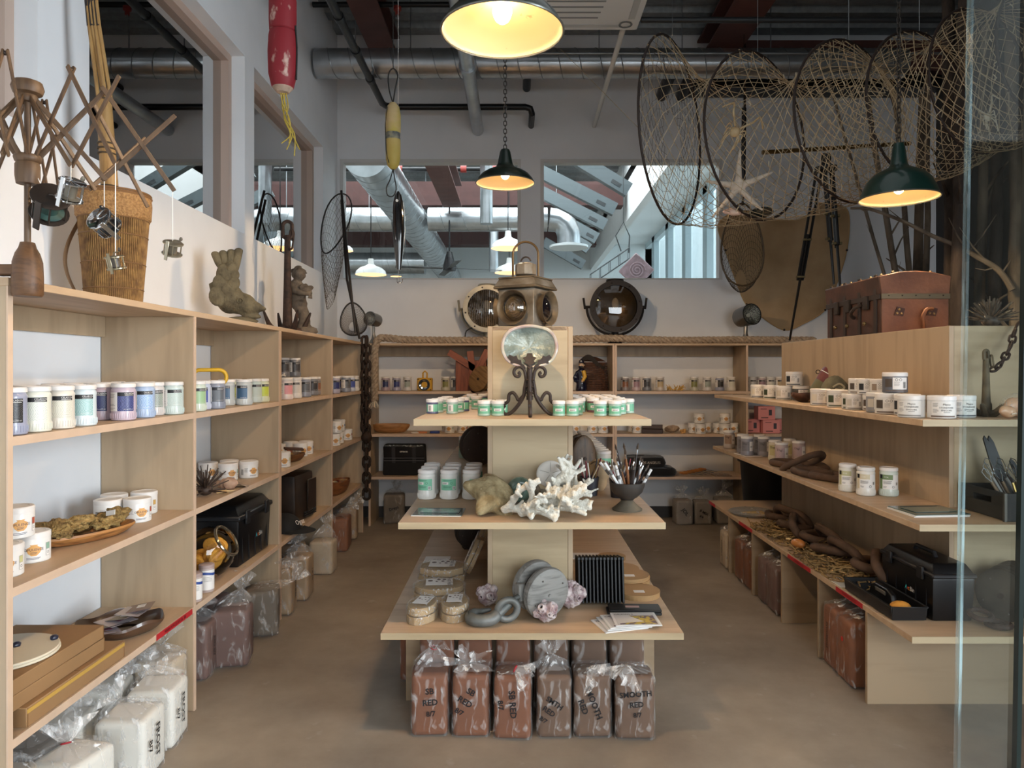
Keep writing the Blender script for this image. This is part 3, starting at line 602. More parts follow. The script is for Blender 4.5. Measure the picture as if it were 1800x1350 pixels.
def style(k, st, lab, detail):
    D = []
    if k == 'pint' and st == 'celadon':
        m = rings(*lab); D += [decal(k, 'picture_label', -.030, .030, .036, .092, m), decal(k, 'label_band', -.030, .030, .092, .106, M_ink, .0005), decal(k, 'info_label', -.075, -.030, .036, .106, M_white)]
        if detail: D += [wrap_text(k, 'CELADON', .0075, .012, .1005, M_lid, 1.0), print_lines(k, -.005, .028, [.0945], M_lid, .0012), wrap_text(k, '16 fl oz (472 ml)', .0052, .008, .0425, M_lid), print_lines(k, -.070, -.038, [.098, .094, .090, .086, .060, .056, .046, .042])]
    elif k == 'pint' and st == 'green':
        D += [decal(k, 'green_label', -.044, .038, .045, .098, mat('#7fbf9f', .5)), decal(k, 'name_strip', -.036, -.004, .072, .084, M_white, .0006), barcode(k, .020, .030, .05, .062), decal(k, 'info_label', .017, .033, .048, .064, M_white, .0006)]
        if detail: D += [print_lines(k, -.034, -.008, [.079, .075], M_ink), print_lines(k, -.03, .016, [.092, .088, .064, .060, .056], mat('#3d7a5f', .5)), ring_icon(k, .010, .079, .006, mat('#3d7a5f', .5))]
    elif k == 'pint' and st == 'swirl':
        D += [decal(k, 'picture_label', -.040, .018, .036, .104, rings(*lab)), decal(k, 'info_label', .018, .055, .036, .104, M_white), barcode(k, .026, .042, .06, .074)]
        if detail: D += [wrap_text(k, 'Dagi', .02, -.015, .09, M_ink)]
    elif k == 'pint' and st == 'panel':
        D += [decal(k, 'info_label', -.034, .045, .036, .106, M_white), decal(k, 'swatch', -.034, .014, .082, .106, mat(lab[0], .5), .0006), decal(k, 'black_corner', -.050, -.034, .036, .106, mat(lab[0], .5)), decal(k, 'black_square', -.050, -.034, .086, .106, M_ink, .0007), wrap_text(k, 'COE', .010, -.016, .094, M_white), print_lines(k, -.030, .012, [.074, .070, .066, .062], M_ink), ring_icon(k, .016, .048, .006), print_lines(k, -.030, -.012, [.048, .043], M_ink), barcode(k, .030, .040, .056, .070)]
    elif k == 'small':
        D += [decal(k, 'green_label', -.05, .05, .010, .043, mat('#6fb391', .5)), decal(k, 'name_strip', -.017, .017, .021, .032, M_white, .0006)]
        if detail == 2: D[-1] = decal(k, 'barcode_label', -.022, .004, .011, .042, M_white, .0006); D += [barcode(k, -.016, -.006, .015, .037)]
        elif detail: D += [print_lines(k, -.012, .014, [.027, .024], M_ink, .0012), print_lines(k, -.018, .016, [.038, .035], mat('#2f6b50', .5), .0012)]
    elif k == 'tub':
        D += [pot_shape(k, 0, .040, .021, M_tan), decal(k, 'swatch_frame', .036, .052, .018, .060, M_grey), decal(k, 'swatch', .037, .051, .040, .059, mat(lab[0], .5), .0006), decal(k, 'swatch_note', .037, .051, .019, .039, M_white, .0006)]
        if detail: D += [wrap_text(k, 'OPULENCE', .0115, 0, .043, M_purple, .95), print_lines(k, -.010, .010, [.034, .030], M_purple), print_lines(k, -.021, .021, [.017, .013], M_purple), print_lines(k, -.052, -.030, [.056, .052, .048, .044, .040, .036]), barcode(k, -.072, -.058, .02, .052), ring_icon(k, .044, .029, .004)]
        else: D += [wrap_text(k, 'OPULENCE', .0115, 0, .043, M_purple, .95)]
    elif k in ('engobe', 'mid'):
        r, h = KIND[k]; s = h / .094
        D += [decal(k, 'foot_band', -.9 * r, .9 * r, .007 * s, .013 * s, mat(lab[0], .5), .0005)]
        if st == 'name':
            D += [decal(k, 'info_label', -.045, .050, .014, .070, mat('#dcd9d3', .5)), wrap_text(k, 'Mayco', .011, .012, .058, M_ink), wrap_text(k, 'STONEWARE', .0095, .012, .045, M_ink, .95), wrap_text(k, 'ENGOBE', .0085, .012, .034, M_ink, 1.25), print_lines(k, .0, .026, [.026], M_ink), print_lines(k, -.04, -.018, [.062, .058, .054, .050, .038, .034, .030, .026])]
        else:
            D += [decal(k, 'info_label', -.3 * r, .95 * r, .016 * s, .070 * s, M_white), decal(k, 'swatch', -.95 * r, -.33 * r, .026 * s, .064 * s, mat(lab[1], .5)), barcode(k, .55 * r, .8 * r, .022 * s, .05 * s), ring_icon(k, .0, .060 * s, .006 * s), ring_icon(k, .017 * s, .060 * s, .006 * s, M_ink), print_lines(k, -.2 * r, .3 * r, [.048 * s, .043 * s, .038 * s, .033 * s])]
    return D
def jar(k, loc, rz, bodyhex, lab, label, cat='jar', st='celadon', detail=1, group=None, name=None):
    nm = name or {'pint': 'glaze_jar', 'small': 'underglaze_jar', 'tub': 'glaze_tub', 'engobe': 'engobe_tub', 'mid': 'engobe_tub'}[k]
    t = thing(nm, label, cat, loc, rz, group); mb = mat(bodyhex, .35, coat=.25)
    link('body', cached((k, 'b', bodyhex), lambda: MB().lathe(body_prof(k), 26).mesh('body', mb)), t)
    link('lid', cached((k, 'l'), lambda: MB().lathe(lid_prof(k), 26, cap=False).mesh('lid', M_lid)), t)
    for n, me in style(k, st, lab, detail): link(n, me, t)
    if k == 'pint' and detail:
        def ribs():
            q = MB()
            for i in range(36): a = 2 * PI * i / 36; r = KIND[k][0]; q.box((r * math.cos(a), r * math.sin(a), .018), (.0018, .0022, .018), rot=(0, 0, a))
            return q.mesh('rib_ring', mb, False)
        o = link('rib_ring', cached((k, 'rb', bodyhex), ribs), t); o['kind'] = 'stuff'
    return t
def atx(x, X): return (X, X * F / (x - CX))       # pixel column x on the plane X
CEL = {  # body, (label dark, label light), words
    'slate': ('#9a9db0', ('#1d1c1e', '#5d5a58'), 'slate'), 'cream': ('#d9d8c9', ('#dfe0d4', '#a9aca2'), 'cream'), 'ivory': ('#d6cfc3', ('#d5d1c2', '#b5af9f'), 'ivory'), 'aqua': ('#cfd9dc', ('#8fb5b4', '#d3e4e2'), 'pale aqua'),
    'mauve': ('#a8959c', ('#242a4c', '#4a4f80'), 'mauve'), 'lilac': ('#c0afbb', ('#2b3160', '#7078b4'), 'lilac'), 'sky': ('#a3b5d0', ('#7ea2cf', '#e1ecf6'), 'sky blue'), 'grey': ('#cbc6c3', ('#a8b0a6', '#2b302c'), 'grey'), 'mint': ('#c2cec9', ('#c2cdc5', '#93a3a0'), 'mint'),
    'lime': ('#cfd3b8', ('#b5c23f', '#dbe37a'), 'lime'), 'leaf': ('#c9d2c2', ('#a8c59a', '#5f8f62'), 'leaf green'), 'blue': ('#c3c9da', ('#35468f', '#7484c9'), 'blue'), 'black': ('#8b8f9b', ('#22262e', '#b5b9c0'), 'dark grey'), 'teal': ('#b7bab8', ('#284a6b', '#5a7c9c'), 'teal'), 'pink': ('#e0d3d0', ('#d98a90', '#f0c0c4'), 'pink'), 'yellow': ('#e3d9cc', ('#e3b13d', '#f6dc8d'), 'yellow'), 'white': ('#ddd8d3', ('#d2cdc6', '#b9b3ad'), 'white'), 'rust': ('#8a7f7c', ('#6b3b2a', '#b98c66'), 'rust'), 'char': ('#77787d', ('#2a2a2e', '#6a6668'), 'charcoal'), 'sand': ('#c3b7ab', ('#a8906a', '#d9c39c'), 'sand'), 'navy': ('#a5a0b0', ('#232a55', '#5058a0'), 'navy'), 'rose': ('#bfa9a8', ('#8c6a72', '#c9a9ae'), 'rose'), 'olive': ('#b8b3a2', ('#6b6a3a', '#a5a268'), 'olive')}
def cel_row(items, z, where, rz, detail=1, xs=None, group='glaze jars', ys=None):
    for i, it in enumerate(items):
        p, X, key = it[:3]
        if ys is None: X, Y = atx(p, X)
        else: Y = ys if X is None else X; X = (p - CX) * Y / F
        b, l, w = CEL[key]
        jar('pint', (X, Y, z), rz + random.uniform(-.12, .12) + (it[3] if len(it) > 3 else 0), b, l, '%s glaze jar with white lid, %s from the left %s' % (w, ORD[i], where), group=group, detail=detail)
cel_row([(18, -1.475, 'slate'), (62, -1.475, 'cream'), (105, -1.475, 'ivory'), (145, -1.475, 'aqua'), (179, -1.57, 'mauve', -.5), (216, -1.485, 'lilac'), (252, -1.485, 'sky'), (270, -1.52, 'grey'), (298, -1.475, 'mint')], ZA, 'in front on the nearest upper left shelf', .75)
cel_row([(44, -1.58, 'white'), (88, -1.58, 'cream'), (128, -1.59, 'grey'), (160, -1.67, 'ivory'), (200, -1.66, 'aqua'), (232, -1.60, 'lilac'), (255, -1.62, 'mint')], ZA, 'in the second row of the nearest upper left shelf', .75, 0)
cel_row([(95, -1.70, 'sand'), (140, -1.72, 'white'), (214, -1.75, 'rose'), (240, -1.73, 'white')], ZA, 'against the wall on the nearest upper left shelf', .75, 0)
cel_row([(345, -1.475, 'leaf'), (358, -1.50, 'blue', -.2), (376, -1.475, 'black', -.2), (398, -1.55, 'teal', -.6), (412, -1.60, 'lime', -.5), (429, -1.475, 'teal', -.6), (449, -1.52, 'mint'), (460, -1.51, 'lime'), (474, -1.49, 'leaf')], ZA, 'on the second bay of the upper left shelf', .75)
cel_row([(503, -1.48, 'pink'), (508, -1.56, 'yellow'), (519, -1.49, 'white', -.4), (536, -1.49, 'black', -.3), (549, -1.53, 'char'), (557, -1.54, 'rust'), (563, -1.57, 'rust')], ZA, 'on the third bay of the upper left shelf', .75)
cel_row([(502, -1.68, 'char'), (515, -1.64, 'char')], ZA + .1405, 'stacked on top in the third upper left bay', .6)
cel_row([(503, -1.68, 'char'), (516, -1.64, 'sand')], ZA, 'underneath the stacked pair in the third upper left bay', .6, 0)
cel_row([(588, -1.47, 'navy'), (598, -1.56, 'navy'), (608, -1.475, 'black'), (616, -1.475, 'blue'), (623, -1.47, 'white')], ZA, 'on the corner bay of the upper left shelf', .75)
cel_row([(662, None, 'blue'), (678, None, 'mauve'), (697, None, 'navy'), (716, None, 'grey')], ZbA, 'behind the hanging rope on the back wall shelf', .1, 1, ys=7.02)
cel_row([(783, None, 'olive'), (800, None, 'char')], ZbA, 'between yellow lantern and red boards on the back shelf', .1, 1, ys=7.02)
cel_row([(1049, None, 'rose')], ZbA, 'half hidden by the creel on the back shelf', 0, 1, ys=7.1)
cel_row([(1099, None, 'rust'), (1118, None, 'rose'), (1137, None, 'char'), (1160, None, 'sand')], ZbA, 'left of the coral bits on the back shelf', -.1, 1, ys=7.02)
cel_row([(1220, None, 'olive'), (1243, None, 'grey'), (1265, None, 'slate'), (1285, None, 'ivory')], ZbA, 'right of the coral bits on the back shelf', -.1, 1, ys=7.02)
cel_row([(1323, None, 'white'), (1339, None, 'rose'), (1354, None, 'ivory'), (1369, None, 'sand')], ZbA, 'at the far right end of the back shelf', -.1, 1, ys=7.02)
# white glaze tubs
SW = ['#c9c38a', '#8fae9a', '#b0563f', '#c9a05a', '#6a7fa0', '#d9d3c0']
def tubs(items, where, rz, detail=1, group='white glaze tubs'):
    for i, (X, Y, z) in enumerate(items): jar('tub', (X, Y, z), rz + random.uniform(-.25, .25), '#e2dfdb', (SW[i % 6],), 'white glaze tub with orange pot print, %s from the left %s' % (ORD[i], where), cat='tub', detail=detail, group=group)
th = KIND['tub'][1] + .0005
tubs([(-1.535, 2.13, ZB), (-1.565, 2.30, ZB), (-1.56, 2.215, ZB + th)], 'beside the sponge tray on the middle left shelf', .72)
tubs([(-1.645, 2.87, ZB), (-1.69, 2.99, ZB), (-1.545, 2.90, ZB), (-1.60, 3.06, ZB)], 'behind the sponge tray on the middle left shelf', .72)
tubs([(-1.74, 4.02, ZB), (-1.615, 3.99, ZB), (-1.66, 4.12, ZB), (-1.535, 4.085, ZB)], 'beside the sea urchin on the second middle left bay', .72)
tubs([(-1.49, 4.53, ZB), (-1.68, 5.02, ZB), (-1.545, 5.09, ZB), (-1.63, 5.20, ZB), (-1.56, 5.23, ZB)], 'around the driftwood tray on the third middle left bay', .72)
tubs([(-1.49, 5.82, ZB), (-1.51, 6.02, ZB), (-1.50, 6.29, ZB), (-1.50, 5.92, ZB + th), (-1.52, 6.11, ZB + th)], 'piled on the corner bay of the middle left shelf', .72)
def btub(xs, where, tops=(), rz=0, Y=7.0):
    it = [((x - CX) * (Y + d) / F, Y + d, ZbB) for x, d in xs] + [((x - CX) * Y / F, Y, ZbB + th) for x in tops]; tubs(it, where, rz)
btub([(786, .12), (790, 0), (813, 0), (830, .12), (839, 0), (858, .04)], 'left of the centre column on the middle back shelf')
btub([(1011, 0), (1041, 0), (1060, 0)], 'right of the centre column on the middle back shelf')
btub([(1113, .12), (1120, 0)], 'beside the dark wooden box on the middle back shelf')
btub([(1219, 0), (1241, .06), (1231, -.11)], 'in the stack left of the last one, middle back shelf', (1229,))
btub([(1263, 0), (1288, .03), (1274, -.11)], 'in the last stack before the upright, middle back shelf', (1274,))
# engobe tubs on the right island's upper shelf
EN = [('#55575c', '#22242a'), ('#6a5a50', '#4a4038'), ('#8d8a84', '#c2bcb0'), ('#4d5a48', '#39442f'), ('#6b6f78', '#d8d0bf'), ('#5a4a46', '#8f7f70')]
def eng(items, where, k, st='panel', group='engobe tubs'):
    for i, it in enumerate(items):
        x, Y, z = it[:3]; a, b = EN[(i * 5 + len(where)) % 6]
        jar(k, ((x - CX) * Y / F, Y, z), (it[3] if len(it) > 3 else -.45) + random.uniform(-.1, .1), it[4] if len(it) > 4 else '#d6d3ce', (a, b), '%s engobe tub, %s from the left %s' % ('small' if k == 'mid' else 'white', ORD[i], where), cat='tub', st=st, group=group)
Z3 = IZ[2]; eh = KIND['engobe'][1] + .0005; mh = KIND['mid'][1] + .0005
eng([(1606, 2.985, Z3, -.75), (1651, 2.93, Z3, -.35), (1690, 2.985, Z3, -.1)], 'at the near corner of the right island', 'engobe', 'name')
eng([(1545, 3.33, Z3, -.5, '#8b8d94'), (1564, 3.22, Z3, -.5), (1590, 3.14, Z3, -.8)], 'behind the lettered tubs on the right island', 'engobe')
eng([(1573, 3.27, Z3 + eh, -.45, '#5a5d66')], 'with a dark body on top of the others', 'engobe')
eng([(1442, 4.02, Z3), (1472, 3.82, Z3)], 'beside the pod shell on the right island', 'engobe')
eng([(1494, 3.66, Z3), (1513, 3.54, Z3), (1530, 3.50, Z3), (1512, 3.80, Z3)], 'low in the middle cluster on the right island', 'mid')
eng([(1506, 3.64, Z3 + mh), (1522, 3.54, Z3 + mh), (1545, 3.46, Z3 + mh)], 'stacked in the middle cluster on the right island', 'mid')
eng([(1545, 3.46, Z3)], 'under a stacked one beside the dark tub', 'mid')
eng([(1333, 5.15, Z3), (1356, 4.96, Z3), (1380, 4.77, Z3), (1406, 4.72, Z3, -.3, '#4a4d50')], 'at the far end of the right island', 'engobe')
eng([(1396, 4.76, Z3 + eh)], 'topmost at the far end of the right island', 'engobe')
# pint jars on the right island's middle shelf
Z2 = IZ[1]
for i, (x, y, hx, b) in enumerate(((1490, 866, '#b9b68c', '#d9d5ca'), (1522, 873, '#cfc3a5', '#ddd9d0'), (1562, 874, '#6f8256', '#c9d0c6'))):
    p = on_z(x, y - 3, Z2); jar('pint', p, -.35, b, (hx, hx), 'white topped glaze jar with %s label, near end of the right middle shelf' % ['olive', 'buff', 'dark green'][i], st='panel', group='three glaze jars')
for i, (x, Y) in enumerate(((1282, 5.62), (1306, 5.30), (1313, 5.12), (1335, 5.26), (1343, 5.10))):
    jar('pint', ((x - CX) * Y / F, Y, Z2), -.3, '#8b8a92' if i else '#b5aaa2', ('#4b4a54', '#c9c6c9') if i else ('#8a6a55', '#c9b49c'), 'grey swirl labelled jar, %s from the left at the far right middle shelf' % ORD[i], st='swirl', group='swirl label jars')
for i, (x, Y) in enumerate(((1362, 4.86), (1374, 4.70), (1388, 4.95), (1404, 4.80))):
    jar('pint', ((x - CX) * Y / F, Y, Z2), -.3, '#d2c9b5' if i % 2 == 0 else '#b9a7a4', ('#d9cf9a', '#3a3436') if i % 2 == 0 else ('#a98f92', '#e0d3d3'), 'pale swirl labelled jar, %s from the left above the clay chain links' % ORD[i], st='swirl', group='swirl label jars')
# white bottles with green labels, three by three, on the island's middle shelf
k = 0
for r in range(3):
    for c in range(3):
        jar('pint', (-.428 + c * .107, 3.41 + r * .115, Z2), [-.15, .1, .9][c], '#dcdad3', ('#7fbf9f',), 'white glaze bottle with green label, %s column, %s row, left of the island column' % (['left', 'middle', 'right'][c], ['front', 'middle', 'back'][r]), st='green', group='green label bottles')
for i, (x, y) in enumerate(((-.36, 5.0), (-.37, 5.12), (-.26, 5.05))):
    jar('pint', (x, y, Z2), 0, '#9fb5a8', ('#7fbf9f',), 'green labelled jar far back on the island, %s beside the wooden pulley' % ORD[i], st='green', group='green label bottles', detail=0)
k = 0
for i in range(13):
    for c in range(2):
        jar('pint', (.52 - c * .095, 4.20 + i * .115, Z2), .3, '#cfcac0', ('#7fbf9f',), 'white lidded jar, %s from the front in the %s line right of the island column' % (ORD[i], ['outer', 'inner'][c]), st='green', group='line of lidded jars', detail=0)
# small green labelled jars on the island's top shelf
sj = [(760, 3.24, 2), (769, 3.33, 2), (780, 3.48, 1), (786, 3.60, 1), (795, 3.24, 2), (806, 3.36, 1), (815, 3.44, 2), (829, 3.95, 1), (838, 3.62, 1), (849, 3.98, 1)]
for i, (x, Y, d) in enumerate(sj): jar('small', ((x - CX) * Y / F, Y, Z3), .1, '#b7c9bf' if i % 3 else '#5a5a7a', ('',), 'small green labelled jar, %s from the left on the top island shelf' % ORD[i], detail=d, group='small green label jars')
for i, (x, Y) in enumerate(((851, 3.09), (859, 3.17), (875, 3.09), (882, 3.17))): jar('small', ((x - CX) * Y / F, Y, Z3), .0, '#a9c3b5', ('',), 'small green jar just left of the iron stand, %s from the left' % ORD[i], group='small green label jars')
for i, (x, Y) in enumerate(((985, 3.08), (1004, 3.08), (1014, 3.16), (1055, 3.08), (1065, 3.14), (1081, 3.08), (1090, 3.2), (1104, 3.28))): jar('small', ((x - CX) * Y / F, Y, Z3), -.05, '#a9c3b5', ('',), 'small green jar in front right of the iron stand, %s from the left' % ORD[i], group='small green label jars', detail=2 if i == 7 else 1)
for r in range(7):
    for c in range(4):
        if r == 0 and c == 3: continue
        jar('small', (.30 + c * .064 + (r % 2) * .008, 3.36 + r * .085, Z3), .1, ['#a9c3b5', '#6a4450', '#9a7a6a', '#b7b0a0'][(r * 3 + c) % 4], ('',), 'small lidded jar right of the island column, row %s from the front, %s in it' % (ORD[r], ORD[c]), detail=1 if r < 2 else 0, group='small jars massed behind')
# nudge neighbouring jars apart so that none interpenetrate
JL = []
for o in COL.objects:
    if o.parent is None and o.name.split('.')[0] in ('glaze_jar', 'underglaze_jar', 'glaze_tub', 'engobe_tub'):
        n = o.name.split('.')[0]; k = {'glaze_jar': 'pint', 'underglaze_jar': 'small', 'glaze_tub': 'tub'}.get(n) or ('mid' if o['label'].startswith('small') else 'engobe'); JL.append((o, KIND[k][0] + .0008, KIND[k][1]))
for it in range(40):
    for i in range(len(JL)):
        a, ra, ha = JL[i]
        for j in range(i + 1, len(JL)):
            b, rb, hb = JL[j]; dx, dy = b.location.x - a.location.x, b.location.y - a.location.y
            if abs(dx) > .12 or abs(dy) > .12 or abs(a.location.z - b.location.z) > .02: continue
            d = math.hypot(dx, dy); g = ra + rb - d
            if g > 0: u = (dx / d * g / 2, dy / d * g / 2); a.location.x -= u[0]; a.location.y -= u[1]; b.location.x += u[0]; b.location.y += u[1]
    for o, r, h in JL:
        if o.location.x < -1.3: o.location.x = min(-1.424 - r, max(WX + .02 + r, o.location.x))
# ================================================================= objects on top of the left shelving
M_iron = mat('#3a2f29', .6, .3, var=.3, scale=25, bump=.2); M_rust = mat('#4a352b', .7, .25, hex2='#2c211c', scale=30, bump=.3); M_stone = mat('#75694f', .85, hex2='#433b2b', scale=16, bump=.5, bscale=60, contrast=(.3, .6))
M_cord = mat('#201d1b', .7); M_chrome = mat('#cfd2d4', .1, 1.0); M_brass = mat('#8c7a5a', .35, .7, var=.3, scale=14); M_cane = wood('#aa8450', '#876336', 'z', 8)
M_slat = wood('#664d36', '#483322', 'z', 6)
# yarn swift clamped to the near upright
sx, sy = -1.377, 2.005
t = thing('yarn_swift', 'wooden umbrella yarn swift clamped to the near end of the left shelving', 'yarn swift', (sx, sy, ZT))
MB().lathe([(.018, .10), (.022, .085), (.030, .07), (.037, .045), (.039, .0), (.039, -.045), (.034, -.052), (0, -.052)], 20).build('clamp', wood('#65452a', '#472d19', 'x', 9), t)
MB().box((-.04, 0, .022), (.10, .045, .03)).build('clamp_jaw', wood('#65452a', '#472d19', 'x', 9), t, bev=.004)
MB().tube([(0, 0, .08), (0, 0, .55)], .0085, 12).build('post', M_slat, t)
MB().lathe([(0, .265), (.028, .265), (.031, .285), (.031, .318), (.028, .325), (.032, .328), (.035, .338), (.032, .346), (0, .346)], 18).build('lower_hub', M_slat, t)
MB().lathe([(0, .495), (.024, .495), (.027, .505), (.024, .515), (.036, .520), (.041, .535), (.036, .552), (.015, .56), (0, .56)], 18).build('upper_hub', M_slat, t)
for k in range(8):
    a = k * 2 * PI / 8 + .35; d = Vector((math.cos(a), math.sin(a), 0)); s = Vector((-math.sin(a), math.cos(a), 0)) * .006
    r1, r2 = .19, .37
    if math.cos(a) < -.3: r1, r2 = .17, .33
    for (p, q, o) in (((.02, .335), (r1, .555), 1), ((.02, .505), (r1, .30), -1), ((r1, .555), (r2, .285), -1), ((r1, .30), (r2, .50), 1)):
        A, B = d * p[0] + Vector((0, 0, p[1])) + s * o, d * q[0] + Vector((0, 0, q[1])) + s * o
        L = B - A; e = L.normalized(); side = d.cross(Vector((0, 0, 1))).normalized(); up = e.cross(side)
        R = Matrix((side, e, up)).transposed(); MB().box((A + B) / 2, (.006, L.length + .02, .013), rot=R).build('slat', M_slat, t, False, bev=.0015)
    for z in (.555,): MB().ball(d * r1 + Vector((0, 0, z)), .006, 8, 6).build('pivot', M_iron, t)
def reel(label, c, rot, R, W, m, dark, string_top):
    t = thing('fishing_reel', label, 'fishing reel', c, rot=rot, group='fishing reels hanging from the swift'); 
    MB().lathe([(0, -W / 2), (R * .9, -W / 2), (R, -W / 2 + .002), (R, -W / 2 + .005), (0, -W / 2 + .006)], 24).build('side_plate', m, t)
    MB().lathe([(0, W / 2 - .006), (R, W / 2 - .005), (R, W / 2 - .002), (R * .9, W / 2), (0, W / 2)], 24).build('side_plate', m, t)
    MB().lathe([(R * .75, -W * .38), (R * .45, -W * .3), (R * .45, W * .3), (R * .75, W * .38)], 20).build('spool', dark, t)
    for k in range(6):
        a = k * PI / 3; MB().tube([(R * .9 * math.cos(a), R * .9 * math.sin(a), -W / 2), (R * .9 * math.cos(a), R * .9 * math.sin(a), W / 2)], R * .05, 6).build('frame_bar', m, t)
    MB().box((0, -R * 1.12, 0), (R * .35, R * .1, W * 1.5)).build('foot', m, t, bev=.001)
    MB().tube([(-R * .1, 0, W / 2), (R * .1, 0, W / 2 + .008), (R * .75, 0, W / 2 + .010)], R * .07, 6).build('crank', m, t)
    MB().lathe([(0, 0), (R * .14, .002), (R * .18, R * .2), (R * .1, R * .4), (0, R * .42)], 10, Matrix.Translation((R * .75, 0, W / 2 + .01))).build('crank_knob', dark, t)
    tag(MB().tube([c, string_top], .0012, 5).build('hanging_line', M_white), 'thin white line holding up the ' + label, 'line', 'lines holding the reels')
def tip(k, r, z): an = k * 2 * PI / 8 + .35; return Vector((sx + r * math.cos(an), sy + r * math.sin(an), ZT + z))
def below(p, y): return Vector((p.x, p.y, H - (y - CY) * p.y / F))
e = tip(7, .19, .30)
reel('large dark fishing reel with a green crank knob', px(88, 360, 2.0), (.9, .5, .3), .050, .072, mat('#3c342f', .4, .4), mat('#2f4a44', .5), Vector((sx + .028, sy, ZT + .285)))
reel('silver cage fishing reel nearest the rim of the cane basket', below(e, 335), (.35, .45, 0), .034, .056, M_chrome, mat('#7a7468', .4, .5), e)
e = tip(0, .19, .30); reel('bright chrome fishing reel with a black side plate', below(e, 392), (1.0, -.7, .2), .038, .052, M_chrome, mat('#1c1b1d', .3), e)
e = tip(7, .37, .285); reel('small brass fishing reel in front of the cane basket', below(e, 462), (.25, -.1, 0), .024, .036, mat('#8b8069', .3, .8), mat('#4a4036', .4), e)
e = tip(0, .37, .285); reel('small silver fishing reel hanging to the right of the basket', below(e, 437), (.35, .3, 0), .029, .04, mat('#a39a86', .3, .8), mat('#5f5546', .4), e)
# cane basket
bx, by = -1.60, 2.83
t = thing('cane_basket', 'tall tapered cane fishing basket with a leather strap', 'basket', (bx, by, ZT)); hb = .43
def bw_(z): return .098 + .032 * (z / hb)
MB().lathe([(bw_(z) - .006, z) for z in (0, hb)], 40, cap=False).build('lining', mat('#4f3820', .8), t)
mb = MB(); n = 90
for i in range(n):
    a = 2 * PI * i / n; mb.tube([((bw_(z)) * math.cos(a), (bw_(z)) * math.sin(a), z) for z in (0, .2, .34)], .0034, 5)
o = mb.build('cane_weave', mat('#94703f', .6, hex2='#6a4a28', scale=30), t); o['kind'] = 'stuff'
for z in (.06, .16, .27, .335): MB().tube(arc_pts((0, 0, z), bw_(z) + .003, 0, 2 * PI * .99, 40, 'xy'), .0028, 5).build('binding', mat('#7a5836', .6), t)
MB().lathe([(bw_(.335) + .002, .335), (bw_(.345) + .010, .345), (bw_(.40) + .009, .40), (bw_(.43) + .004, .43)], 48, cap=False).build('woven_band', mat('#b08652', .6, hex2='#8a6236', scale=120, bump=.5), t)
for z, r in ((.43, .006), (.44, .004)): MB().tube(arc_pts((0, 0, z), bw_(.43) + .002, 0, 2 * PI, 48, 'xy')[:-1], r, 6, closed=True).build('rim_coil', mat('#7f5a36', .6), t)
MB().grid(lambda u, v: (-.10 - .055 * math.sin(PI * v) + .0, -.075 + .025 * u, .02 + .30 * v), 2, 14).build('strap', mat('#8f6f50', .7), t)
# bamboo pole standing in the basket
t = thing('bamboo_pole', 'split bamboo fishing pole standing in the cane basket', 'pole', (bx + .005, by, ZT + .02)); 
MB().tube([(.01, 0, 0), (-.02, 0, .42), (-.045, 0, .80)], [.034, .032, .028], 14).build('butt', M_cane, t)
for k in range(4): dx = (k - 1.5) * .0145; MB().tube([(-.045 + dx, (k % 2) * .012, .80), (-.085 + dx * .9, 0, 1.10), (-.115 + dx * .8, 0, 1.38)], .0075, 8).build('splint', M_cane, t); MB().tube([(-.085 + dx * .9, 0.0, 1.09), (-.115 + dx * .8, 0, 1.38), (-.18 + dx * .6, 0, 2.0)], .0078, 8).build('dark_tip', mat('#2a2220', .6), t)
for z, x in ((.795, -.045), (.62, -.034), (.60, -.033), (.58, -.032), (.45, -.022)): MB().tube(arc_pts((x, 0, z), .031, 0, 2 * PI, 16, 'xy')[:-1], .004, 6, closed=True).build('lashing', mat('#4a3b28', .8), t)
# stone fish
c = Vector((-1.60, 3.98, ZT)); t = thing('stone_fish', 'carved stone fish balanced on its head with tail raised', 'sculpture', c, .25)
fuse(MB().ball((.055, 0, .115), (.085, .06, .062)).ball((.10, 0, .095), (.075, .05, .04)).ball((.145, 0, .088), (.05, .036, .018)).ball((.0, 0, .14), (.075, .062, .085)).ball((.115, 0, .042), (.055, .036, .013)), 'head', M_stone, t, .009, 1)
MB().ball((.06, 0, .018), (.09, .06, .026), fn=lambda d: 1 + .12 * nz(d, 5)).build('rock_base', M_stone, t)
fuse(MB().ball((-.02, 0, .2), (.06, .055, .10)).ball((-.03, 0, .27), (.045, .045, .07)), 'body', M_stone, t, .009, 1)
for (x, z, r) in ((-.055, .15, .05), (-.01, .19, .045), (.02, .225, .038), (-.045, .225, .04), (-.01, .265, .036), (.025, .27, .03), (-.03, .295, .03), (.01, .31, .03)): MB().ball((x, -.044, z), (r, .017, r * 1.15)).build('scale', M_stone, t)
for k, (x0, x1) in enumerate(((-.05, -.088), (-.025, -.04), (0, .01), (.025, .055))): MB().tube([(-.022 + .015 * k, -.01, .27), ((x0 + x1) / 2 * .8, -.012, .34), (x1 * .85, -.012, .385 + .008 * k)], [.014, .024, .023], 10).ball((x1 * .85, -.012, .385 + .008 * k), (.023, .023, .016)).build('tail_lobe', M_stone, t)
MB().prism([(-.11, .22), (-.06, .25), (-.05, .18), (-.10, .17)], -.012, .012, FRONT).build('fin', M_stone, t, bev=.004)
MB().tube(arc_pts((.06, -.062, .125), .015, 0, 2 * PI, 16)[:-1], .0035, 6, closed=True).build('eye_ring', M_stone, t); MB().ball((.06, -.058, .125), .008, 8, 6).build('eye', M_stone, t)
